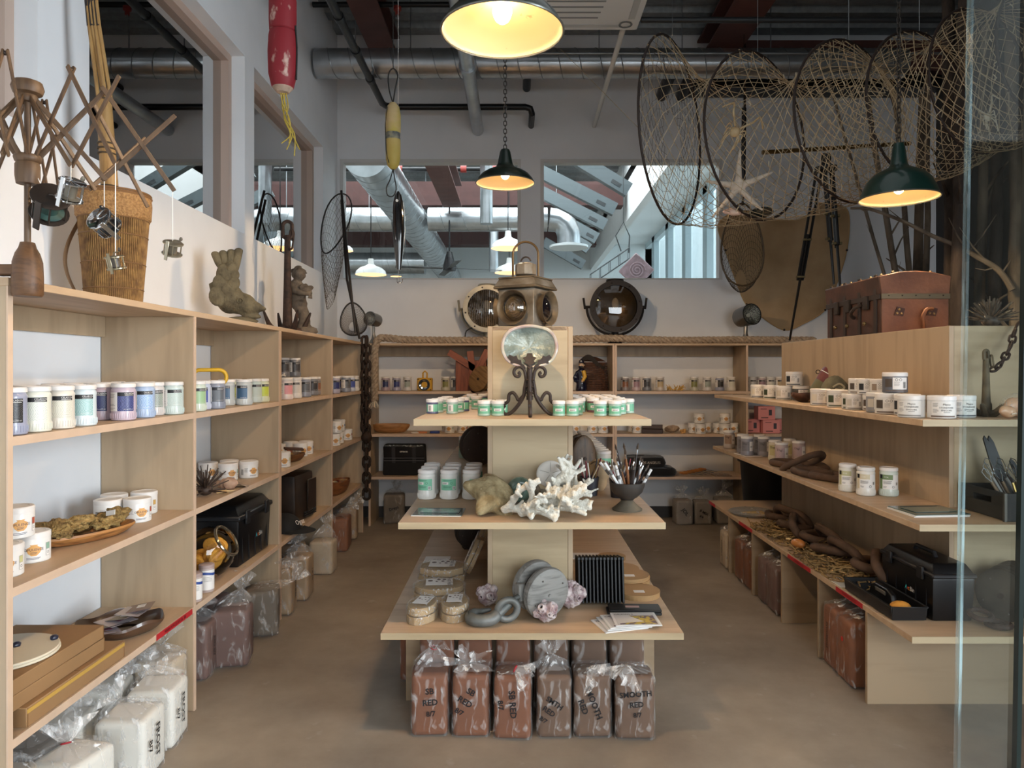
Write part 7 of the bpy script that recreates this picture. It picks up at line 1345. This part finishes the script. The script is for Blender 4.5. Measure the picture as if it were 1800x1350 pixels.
t = thing('clay_mask', 'tan ceramic heart shaped form right of the island column', 'ceramic', (.42, 3.62, Z2)); fuse(MB().ball((0, 0, .10), (.06, .05, .065)).ball((.0, 0, .045), (.045, .045, .05)), 'form', mat('#b39a78', .8, var=.1, scale=12), t, .008, 2); MB().tube(smoothpath([(-.045, -.03, .14), (-.02, -.046, .155), (0, -.05, .135), (.02, -.046, .155), (.045, -.03, .14)], 4), .0035, 6).build('incised_line', mat('#5a4632', .8), t)
for k, (x, y, l) in enumerate(((.36, 3.50, 'behind the coral branch tips'), (.50, 3.45, 'beside the pedestal bowl'))): t = thing('tool_cup', 'dark cup of pens and brushes ' + l, 'cup', (x, y, Z2)); MB().lathe([(0, 0), (.04, 0), (.048, .09), (.044, .09), (.037, .006), (0, .006)], 24).build('cup_body', mat('#26262e', .5), t); q = random.Random(k); [MB().tube([(q.uniform(-.02, .02), q.uniform(-.02, .02), .01), (q.uniform(-.06, .06), q.uniform(-.05, .05), q.uniform(.13, .19))], .0035, 6).build('pen', mat(q.choice(['#c9b59a', '#7a2c3a', '#3a2c4a', '#d9d6d0', '#8a6a3a', '#2a2a30']), .5), t) for j in range(12)]
# --- bottom shelf: pulley with hook, barnacles, packaged moulds, racks, card shapes, zines
M_pw = wood('#8b8984', '#62605c', 'x', 9, .7)
pulley('big grey weathered wooden pulley block on the bottom island shelf', (.105, 3.075, Z1 + .115), (.12, 0, .55), .108, .055, M_pw, .035, 2, False, 1.05, pin=.06, pm=M_pw)
t = thing('iron_hook', 'heavy grey iron hook and ring lying before the big pulley', 'hook', ((850 - CX) * 2.97 / F, 2.96, Z1)); M_gi = mat('#787a78', .55, .4, hex2='#5a5c58', scale=12, bump=.2)
MB().tube(smoothpath([(.15, .06, .10), (.125, .05, .09), (.095, .03, .07), (.06, .005, .045), (.03, -.022, .03), (-.025, -.025, .028), (-.058, .0, .03), (-.05, .035, .034), (-.012, .055, .038), (.03, .06, .045)], 5), [.012] * 8 + [.02] * 8 + [.026] * 14 + [.02] * 8 + [.016, .014, .012, .011, .010, .009, .008, .006], 12).build('hook', M_gi, t); MB().tube(arc_pts((.10, -.005, .060), .043, 0, 2 * PI, 24)[:-1], .015, 10, closed=True).xf(rotM(.15, 0, .3)).build('ring', M_gi, t); MB().box((.155, .075, .115), (.035, .045, .075), rot=(0, 0, .5)).build('strap', mat('#9a9994', .5, .3), t, bev=.006)
M_bar = mat('#d3c7c4', .85, hex2='#94787c', scale=26, bump=.7, bscale=60)
for i, (x, y, s, l) in enumerate(((857, 1062, .056, 'left of the hook'), (960, 1085, .056, 'in front of the big pulley'), (1004, 1066, .068, 'right of the big pulley'))):
    pz = on_z(x, y + 6, Z1); t = thing('barnacle_cluster', 'pink grey barnacle cluster ' + l, 'barnacles', (pz.x, pz.y + (.02 if i != 1 else -.02), Z1)); q = random.Random(i + 3); MB().ball((0, 0, s * .8), (s * .8, s * .6, s * .75), 12, 8, fn=lambda d: 1 + .2 * nz(d, 3)).build('base_mass', M_bar, t)
    for k in range(17):
        a = q.uniform(0, 2 * PI); e = q.uniform(-.3, 1); d = Vector((math.cos(a) * math.sqrt(1 - e * e), math.sin(a) * math.sqrt(1 - e * e) - .3, e)).normalized(); r = s * q.uniform(.22, .36); c0 = Vector((0, 0, s * .85)) + Vector((d.x * s * .75, d.y * s * .6, d.z * s * .7)); ML = alignM(d, c0); n = 14
        MB().grid(lambda u, v: ML @ Vector((r * [1.15, .95, .72, .55, .34, .16][int(round(v * 5))] * (1 + .12 * math.sin(u * 2 * PI * 7)) * math.cos(2 * PI * u), r * [1.15, .95, .72, .55, .34, .16][int(round(v * 5))] * (1 + .12 * math.sin(u * 2 * PI * 7)) * math.sin(2 * PI * u), r * [-.4, .3, .75, .82, .5, -.1][int(round(v * 5))])), n, 5, True).build('barnacle', M_bar, t); MB().lathe([(r * .34, r * .36), (0, r * .33)], 8, ML, cap=False).build('opening', mat('#1c1214', .9), t)
M_mdf = mat('#a58a62', .7, var=.06, scale=20); M_wrap = film('#f0eee9', .22, .06, .8, 60, 'mould_wrap')
def mould(label, c, rz, a, b, h, sides, lay=2, rot=None, stand=None):
    t = thing('drape_mould', label, 'mould', c, rz, 'shrink wrapped moulds', rot=rot); P = [(a * math.cos(2 * PI * i / sides + PI / sides), b * math.sin(2 * PI * i / sides + PI / sides)) for i in range(sides)]
    for k in range(lay): z0 = k * h / lay; MB().prism([(x * (1 - .06 * k), y * (1 - .06 * k)) for x, y in P], z0, z0 + h / lay - .003).build('wood_layer', M_mdf, t, False, bev=.002)
    MB().prism([(x * 1.05, y * 1.05) for x, y in P], -.001 + .001, h + .003).build('shrink_wrap', M_wrap, t, bev=.006)
    MB().box((0, .1 * b, h + .0045), (a * 1.05, b * 1.0, .0008)).build('paper_label', M_white, t, False)
    for k, (x, y, r) in enumerate(((-.35, .25, .17), (-.02, .42, .16), (.2, .42, .13), (-.1, .12, .11), (.14, .14, .11))): MB().lathe([(0, 0), (r * a * .6, 0)], 14 if k % 2 == 0 else 4, Matrix.Translation((x * a, y * b, h + .0055)), cap=False).build('printed_shape', mat('#4a3024', .5), t)
    text('Foot Fed', a * .26, M_ink, t, Matrix.Translation((a * .40, b * .12, h + .0056)) @ Matrix.Rotation(-PI / 2, 4, 'Z')); return t
for (x, y, rz, a, b, h, s, l) in ((-.40, 3.045, -.22, .062, .10, .07, 14, 'long rounded mould in wrap, left in front on the bottom island shelf'), (-.265, 3.07, .0, .062, .10, .07, 14, 'long rounded mould in wrap, right in front on the bottom island shelf'), (-.36, 3.34, .1, .12, .10, .06, 30, 'large oval mould in wrap behind the two long ones'), (-.375, 3.62, .0, .125, .11, .07, 8, 'octagonal mould in wrap, farthest on the bottom island shelf')): mould(l, (x, y, Z1), rz, a, b, h, s)
o = mould('octagonal mould leaning upright against the island column', (-.20, 3.68, Z1 + .10), 0, .10, .10, .045, 8, rot=(0, -1.15, 0))
mould('second octagonal mould leaning upright beside the column', (-.185, 3.9, Z1 + .10), 0, .10, .10, .045, 8, rot=(0, -1.15, 0))
t = thing('price_sign', 'white sign with a red foot at the back left of the bottom island shelf', 'sign', (-.44, 3.95, Z1)); MB().box((0, 0, .004), (.14, .16, .004)).build('card', M_white, t, False); MB().box((0, -.105, .004), (.14, .05, .005)).build('red_strip', mat('#b3262c', .5), t, False)
t = thing('price_sign', 'white sign with a red side at the back right of the bottom island shelf', 'sign', (.37, 4.05, Z1)); MB().box((0, 0, .004), (.22, .12, .004)).build('card', M_white, t, False); MB().box((-.09, 0, .0045), (.05, .12, .005)).build('red_strip', mat('#b3262c', .5), t, False)
pulley('black wooden pulley far back on the bottom island shelf', (-.27, 4.25, Z1 + .10), (0, .3, .3), .09, .05, mat('#2a1f18', .7), .03, 2, True, 1.1)
# vertical stack of black racks
for k in range(13): o = thing('wire_rack', 'black display easel rack in the upright stack, %s from the left' % ORD[k], 'rack', (.285 + .0165 * k, 3.27, Z1), group='stack of black racks'); o.rotation_euler = (-.18, 0, 0); MB().box((0, 0, .10), (.009, .17, .20)).build('rack_panel', mat('#141414', .5), o, bev=.002); MB().box((0, -.084, .195), (.013, .014, .014)).build('hook_tip', mat('#1f1f1f', .5), o, bev=.002)
for k, (y, w, l) in enumerate(((3.36, .12, 'nearest'), (3.55, .12, 'second'), (3.76, .115, 'third'), (4.0, .09, 'fourth'))):
    n = [4, 7, 3, 3][k]; 
    for j in range(n): o = thing('card_blank', 'round brown board blank in the %s pile, %s from its bottom' % (l, ORD[j]), 'board blank', (.575 - .012 * k + .002 * math.sin(j * 3), y + .002 * math.cos(j * 5), Z1 + .0065 * j), group='round board blanks'); MB().lathe([(0, 0), (w * .86, 0), (w * .86, .0058), (0, .0058)], 36).build('board', mat('#a98559', .7), o, False)
    MB().box((.0, -.03, .0062), (.05, .035, .0008)).build('price_label', M_white, o, False)
for k in range(2): o = thing('clay_mat', ['lower', 'upper'][k] + ' folded black mat right of the racks', 'mat', (.515 + .004 * k, 3.115, Z1 + .013 * k), -.03); MB().box((0, 0, .006), (.235 - .01 * k, .085, .012)).build('folded_mat', mat('#1d1c1c', .45), o, bev=.004); MB().box((-.01, 0, .0125), (.06, .022, .0008)).build('price_label', mat('#b5938c', .5), o, False)
def zine(label, c, rz):
    t = thing('zine', label, 'booklet', c, rz, 'booklets fanned out'); w, d = .19, .155; MB().box((0, 0, .002), (w, d, .004)).build('pages', mat('#dcdad8', .5), t, False); MB().box((0, 0, .0043), (w * .90, d * .90, .0005)).build('cover', mat('#c2c0c0', .45), t, False)
    MB().prism([(-.02, .035), (.08, .035), (.08, -.066), (-.075, -.066), (-.075, -.055), (.03, -.035)], .0047, .0052).build('patterned_picture', mat('#b8a03a', .5, hex2='#5d4a5a', scale=60, contrast=(.45, .55)), t, False)
    text('GRAWLS', .022, M_ink, t, Matrix.Translation((-.042, .050, .0052)), sx=.95); return t
for k, (x, y, r) in enumerate(((.43, 2.965, .30), (.45, 2.972, .20), (.465, 2.975, .16), (.50, 2.975, .03))): zine('white GRAWLS booklet, %s in the fanned pile on the bottom island shelf' % ['lowest', 'second', 'third', 'top'][k], (x, y, Z1 + .0056 * k), r)
# ================================================================= right island contents
urchin('pale tipped long spined sea urchin on top of the right island', (2.21, 3.31, IT), .040, .12, 60, mat('#6a6258', .5, hex2='#2c2622', scale=30), 5)
M_an = mat('#6f624c', .7, .2, hex2='#4a4032', scale=20, bump=.25)
grapnel('small rusty grapnel anchor on the upper shelf behind the glass', ((1736 - CX) * 3.03 / F, 3.04, IZ[2]), .275, .013, .085, M_an, .3)
t = thing('anchor_chain', 'short rusty chain hanging from the island top to the small anchor', 'chain'); P = [px(1790, 566, 3.16), px(1784, 580, 3.14), px(1775, 612, 3.10), px(1760, 640, 3.07), px(1742, 652, 3.05)]
for a, b in zip(P, P[1:]): chain_links(t, a, b, .042, .0052, M_rust, 14, 7)
for i, (x, y, Y, s, l) in enumerate(((1790, 722, 2.98, 1.0, 'large peach seashell in clear wrap at the right end of the upper shelf'), (1772, 731, 2.93, .62, 'small peach seashell beside the large one on the upper shelf'))):
    t = thing('seashell', l, 'shell', ((x - CX) * Y / F, Y, IZ[2]), .3); fuse(MB().ball((0, 0, .042 * s), (.055 * s, .042 * s, .042 * s)).ball((-.03 * s, 0, .05 * s), (.035 * s, .03 * s, .035 * s)).ball((-.055 * s, 0, .045 * s), (.02 * s, .018 * s, .02 * s)).ball((.045 * s, 0, .025 * s), (.03 * s, .018 * s, .016 * s)), 'whorls', mat('#d9b592', .45, hex2='#c99a78', scale=14, coat=.4), t, .006, 1); MB().tube(smoothpath([(-.02 * s, -.041 * s, .03 * s), (.01 * s, -.045 * s, .035 * s), (.04 * s, -.025 * s, .028 * s)], 4), .004 * s, 6).build('shell_lip', mat('#ead9c6', .3), t)
    if i == 0: MB().ball((0, 0, .05), (.078, .058, .052), 18, 12, fn=lambda d: 1 + .07 * nz(d, 6)).build('clear_wrap', M_wrap, t)
# crate of tools
cb = Vector((2.19, 3.02, IZ[1])); t = thing('wooden_crate', 'black stained wooden crate lettered in white, full of pottery tools', 'crate', cb); M_cr = mat('#2c2926', .7, hex2='#1a1816', scale=12); cw, cd, ch = .42, .28, .115
for sg in (-1, 1):
    MB().box((0, sg * (cd / 2 - .006), ch / 2), (cw, .012, ch)).build('long_side', M_cr, t, bev=.002)
    MB().box((sg * (cw / 2 - .007), 0, ch * .28), (.014, cd - .026, ch * .5)).build('short_side', M_cr, t, bev=.002); MB().box((sg * (cw / 2 - .007), 0, ch * .88), (.014, cd - .026, ch * .24)).build('hand_rail', M_cr, t, bev=.002)
    for s2 in (-1, 1): MB().box((sg * (cw / 2 - .007), s2 * cd * .33, ch * .65), (.014, cd * .25, ch * .25)).build('hand_hole_cheek', M_cr, t, False); MB().box((sg * (cw / 2 - .002), s2 * (cd / 2 - .002), ch / 2), (.012, .012, ch + .002)).build('metal_corner', mat('#5a5650', .5, .5), t, bev=.001)
MB().box((0, 0, .006), (cw - .02, cd - .02, .010)).build('crate_floor', M_cr, t, False)
text('Good', .085, mat('#b5b0a6', .7), t, rotM(PI / 2, 0, 0, (-.06, -cd / 2 - .0012, .055)))
q = random.Random(31)
def ctool(k, kind, b, tip):
    b, tip = Vector(b), Vector(tip); d = tip - b; L = d.length; nm = {'knife': 'palette_knife', 'brush': 'paint_brush', 'loop': 'loop_tool'}[kind]; lab = {'knife': 'broad black handled knife', 'brush': 'brass ferruled brush', 'loop': 'wire loop trimming tool'}[kind]
    o = thing(nm, '%s standing in the black crate, %s of its sort' % (lab, ORD[k]), {'knife': 'knife', 'brush': 'brush', 'loop': 'tool'}[kind], cb + b, group='tools in the black crate'); o.rotation_euler = Vector((0, 0, 1)).rotation_difference(d.normalized()).to_euler()
    if kind == 'knife': MB().prism([(-.012, 0), (.012, 0), (.016, L * .5), (.014, L * .9), (.004, L), (-.006, L * .96), (-.014, L * .6)], -.004, .004, rotM(PI / 2)).build('blade', mat('#1b1a1b', .4), o, bev=.001); MB().tube([(0, 0, -.0), (0, 0, L * .15)], .008, 8).build('collar', M_brass, o)
    elif kind == 'brush': MB().tube([(0, 0, 0), (0, 0, L * .6)], .0055, 8).build('handle', mat('#3a2f26', .5), o); MB().tube([(0, 0, L * .6), (0, 0, L * .85)], .006, 8).build('ferrule', mat('#a88d54', .3, .8), o); MB().tube([(0, 0, L * .85), (0, 0, L)], [.006, .002], 8).build('bristles', mat('#2a2320', .9), o)
    else: MB().tube([(0, 0, 0), (0, 0, L * .7)], .006, 8).build('handle', mat(['#7a6248', '#8d8a86', '#4a3c30'][k % 3], .5), o); MB().tube([(0, 0, L * .7), (.010, 0, L * .82), (.013, 0, L * .95), (0, 0, L), (-.013, 0, L * .95), (-.010, 0, L * .82), (0, 0, L * .7)], .0018, 5).build('wire_loop', M_chrome, o)
for k in range(14): x = -.19 + .018 * k; ctool(k, 'loop', (x + .05, -.08 + .012 * (k % 4), .02), (x - .03, -.02 + .02 * (k % 3), .20 + .02 * (k % 3)))
for k in range(8): ctool(k, 'brush', (-.10 + .03 * k, -.09 + .01 * (k % 3), .02), (-.13 + .03 * k, -.06, .17 + .01 * (k % 4)))
for k, (x, x2, z) in enumerate(((-.08, -.16, .33), (-.06, -.14, .33), (.02, -.045, .23), (.03, .0, .23))): ctool(k, 'knife', (x, .02, .03), (x2, .07, z))
# bench: toolbox, tray, clay chain on net, pulley
toolbox('black art toolbox with coloured logo on the right bench', (1.842, 3.20, IZ[0]), -PI / 2, (.40, .17, .25))
t = thing('tool_tray', 'shallow black lift out tray with a centre handle before the toolbox', 'tray', (1.662, 3.22, IZ[0])); tw, td, th_ = .145, .43, .055; M_tr = mat('#0f0f11', .35)
for sg in (-1, 1): MB().box((sg * tw / 2, 0, th_ / 2 + .004), (.005, td, th_), rot=(0, sg * .14, 0)).build('long_wall', M_tr, t, bev=.001); MB().box((0, sg * td / 2, th_ / 2 + .004), (tw, .005, th_), rot=(-sg * .1, 0, 0)).build('end_wall', M_tr, t, bev=.001)
MB().box((0, 0, .004), (tw - .012, td - .01, .005)).build('tray_floor', M_tr, t, False); MB().tube([(sx_ * (tw / 2 + .004), sy_ * (td / 2 + .003), th_ + .004) for sx_, sy_ in ((-1, -1), (1, -1), (1, 1), (-1, 1))], .004, 6, closed=True).build('rolled_rim', M_tr, t)
MB().prism([(-.11, .006), (.11, .006), (.09, .07), (.05, .085), (-.05, .085), (-.09, .07)], -.012, .012, rotM(PI / 2, 0, PI / 2)).build('centre_handle', M_tr, t, bev=.003); MB().box((.0, 0, .062), (.028, .09, .02)).build('grip_inset', mat('#5a554e', .5), t, bev=.003)
for x, y in ((-.035, .1), (-.03, -.1)): MB().box((x, y, .012), (.05, .05, .008)).build('divider', mat('#2a2422', .5), t, False)
t = thing('round_sponge', 'round orange sponge lying in the black tray', 'sponge', (1.665, 3.08, IZ[0] + .012), .3); MB().ball((0, 0, .024), (.045, .04, .024), 20, 10).build('sponge_body', mat('#d08f35', .9, bump=.3, bscale=90), t)
t = thing('price_card', 'white price card on the bench beside the black tray', 'card', (1.66, 3.55, IZ[0])); MB().box((0, 0, .002), (.15, .16, .003)).build('card', M_white, t, False)
M_cl = mat('#5b4434', .8, hex2='#483527', scale=14, bump=.25)
def clay_link(t, c, L, w, r, rot): MB().tube(link_path(L, w, 20), r, 10, closed=True).xf(rotM(*rot, t=c)).build('link', M_cl, t)
t = thing('clay_chain', 'chain of huge brown clay links lying on the fishing net', 'chain', (1.75, 4.1, IZ[0])); q = random.Random(17)
for k in range(10):
    f = k / 9; c = (.04 * math.sin(k * 1.7) + .05 - .10 * (1 - f) * 0, .78 - 1.38 * f, .06 + .02 * (k % 2)); clay_link(t, c, .25, .135, .0235, (PI / 2 + (.25 if k % 2 else -.1), (.9 if k % 2 else .15), .6 * math.sin(k * 1.3) + (.2 if k % 2 else -.3)))
t = thing('fishing_net_heap', 'bunched tan fishing net spread along the right bench', 'net', (1.75, 4.1, IZ[0])); mb = MB(); q = random.Random(5)
for k in range(420):
    y = q.uniform(-.62, .72); x = q.uniform(-.15, .12) * (1 - .25 * math.sin(y * 6)); z = .008 + .045 * q.random() * (1 - abs(x) / .2); a = q.uniform(0, 2 * PI); P = []
    for j in range(6): P.append((x, y, max(.004, z))); a += q.uniform(-.9, .9); x = max(-.165, min(.15, x + .028 * math.cos(a))); y += .032 * math.sin(a); z += q.uniform(-.012, .012)
    mb.tube(smoothpath(P, 2), .0036, 4)
o = mb.build('net_twine', mat('#a58757', .85, hex2='#6b532f', scale=40), t); o['kind'] = 'stuff'
t = thing('orange_shell', 'smooth orange cowrie shell nestled in the tan net', 'shell', (1.655, 4.17, IZ[0] + .045), .5); MB().ball((0, 0, 0), (.032, .048, .027), 18, 12).build('shell_body', mat('#b5743a', .3, coat=.5), t); MB().tube([(0, -.04, .012), (0, 0, .0275), (0, .04, .012)], .002, 5).build('shell_line', mat('#6a3f1c', .4), t)
star('tiny pale starfish in the tan net beside the orange shell', (1.625, 4.24, IZ[0] + .055), .022, mat('#d9c08a', .8), (0, 0, .6), .006)
t = thing('wrapped_slab', 'clear wrapped flat tray with twigs at the far end of the bench', 'tray', (1.75, 5.25, IZ[0])); MB().lathe([(0, 0), (.15, 0), (.175, .02), (.17, .022), (.145, .006), (0, .006)], 36).build('tray_body', mat('#8f8c86', .3, .2), t); MB().grid(lambda u, v: (.18 * v * math.cos(2 * PI * u), .18 * v * math.sin(2 * PI * u), .035 + .012 * nz((4 * v * math.cos(2 * PI * u), 4 * v * math.sin(2 * PI * u), 2)) - .02 * v ** 4), 30, 8, True).build('cling_wrap', film('#eef0f0', .28, .06, .8, 30, 'cling'), t)
for k in range(6): MB().box((.0, -.03 + .012 * k, .012), (.16, .006, .006), rot=(0, 0, .1 * (k - 3))).build('twig', mat('#c2a468', .7), t, False)
pulley('dark worn triple pulley behind the toolbox at the right edge', (2.12, 3.05, IZ[0] + .115), (.05, 0, -.95), .105, .045, mat('#4a4236', .7, hex2='#2f2a22', scale=8), .03, 3, False, 1.08)
t = thing('iron_ring', 'pair of heavy iron rings lying before the dark pulley', 'ring', (1.985, 2.925, IZ[0] + .016)); MB().tube(arc_pts((0, 0, 0), .042, 0, 2 * PI, 24, 'xy')[:-1], .0115, 9, closed=True).build('front_ring', M_rust, t); MB().tube(arc_pts((-.045, .05, .012), .04, 0, 2 * PI, 24, 'xy')[:-1], .011, 9, closed=True).xf(rotM(.25)).build('rear_ring', M_rust, t)
# middle shelf: magazines and clay links
leaflet('stack of blue green magazines at the near end of the right middle shelf', (1.775, 3.07, IZ[1]), .05, .24, .20, 3, '#52655f', '#6d847c')
leaflet('pale leaflets at the far end of the right middle shelf', (1.70, 5.16, IZ[1]), .1, .16, .2, 2, '#b5a595', '#8a7868')
t = thing('clay_links', 'three interlocked brown clay links on the right middle shelf', 'chain', (1.75, 4.3, IZ[1]))
for c, rot in (((-.01, .22, .022), (PI / 2, 0, .35)), ((.0, .04, .05), (PI / 2 - .5, .3, .9)), ((-.03, -.16, .022), (PI / 2, 0, .1)), ((.07, .08, .022), (PI / 2, 0, -.2)), ((.02, -.33, .022), (PI / 2, 0, .5))): clay_link(t, c, .25, .15, .02, rot)
# upper shelf: float, rock, pod
p = px(1432, 672, 4.55); t = thing('fishing_float', 'old red and olive cylindrical fishing float leaning on the right island', 'float', (1.86, 4.5, IZ[2]), rot=(0, .62, -.25)); MB().lathe([(0, .02), (.04, .02), (.05, .05), (.056, .14)], 20, cap=False).build('olive_end', mat('#6f6a48', .6), t); MB().lathe([(.056, .14), (.062, .20), (.062, .225), (.055, .235), (0, .238)], 20, cap=False).build('red_end', mat('#6f2a26', .5), t); MB().lathe([(.0625, .198), (.0628, .202)], 20, cap=False).build('pale_line', M_white, t); MB().tube(arc_pts((-.07, 0, .18), .012, 0, 2 * PI, 12)[:-1], .003, 6, closed=True).build('ring', M_iron, t)
t = thing('fossil_rock', 'rounded fossil studded rock behind the engobe tubs', 'rock', (1.865, 4.16, IZ[2])); MB().ball((0, 0, .07), (.075, .075, .095), 22, 14, fn=lambda d: 1 + .10 * nz(d, 3)).build('stone', mat('#7a7258', .85, hex2='#544d3c', scale=14, bump=.5), t); MB().tube(smoothpath([(-.04, -.066, .10), (-.01, -.08, .12), (.02, -.076, .10), (.0, -.082, .085), (-.03, -.074, .09)], 3), .006, 6).build('fossil_shell', mat('#a89a7a', .7), t)
t = thing('seed_pod', 'long dark brown curved pod lying between tubs on the right island', 'pod', ((1412 - CX) * 4.45 / F, 4.40, IZ[2]), .5); MB().tube(smoothpath([(-.13, 0, .055), (-.07, 0, .032), (0, 0, .028), (.07, 0, .036), (.14, 0, .06)], 5), [.006 + .026 * math.sin(PI * (i + 1) / 22) for i in range(21)], 12).build('husk', mat('#4a2a1e', .6, hex2='#2c1810', scale=20, bump=.5), t); MB().ball((.0, -.02, .012), (.018, .014, .012), 10, 7).build('nub', mat('#8a6a4a', .5), t)
# ================================================================= glass storefront panel at the right
g = bpy.data.objects.new('window_7', None); COL.objects.link(g); struct(g); gy = 1.25
gx = (1690 - CX) * gy / F; g.location = (gx, gy, 1.46); g.rotation_euler = (0, math.radians(1.0), 0)
MB().bb(.006, .104, -.006, .006, -1.46, 1.6).build('pane', glass_mat('storefront', (.90, .95, .95, 1), .9, base=.015), g, False)
MB().bb(0.001, .006, -.006, .006, -1.46, 1.6).build('polished_edge', film('#bfe0e6', .22, .1, 0, 9, 'pane_edge', vert=.2), g, False)  # pale cyan colour stands in for light piped through the glass edge
MB().bb(.104, .112, -.006, .006, -1.46, 1.6).build('dark_seal', mat('#10211f', .3), g, False)
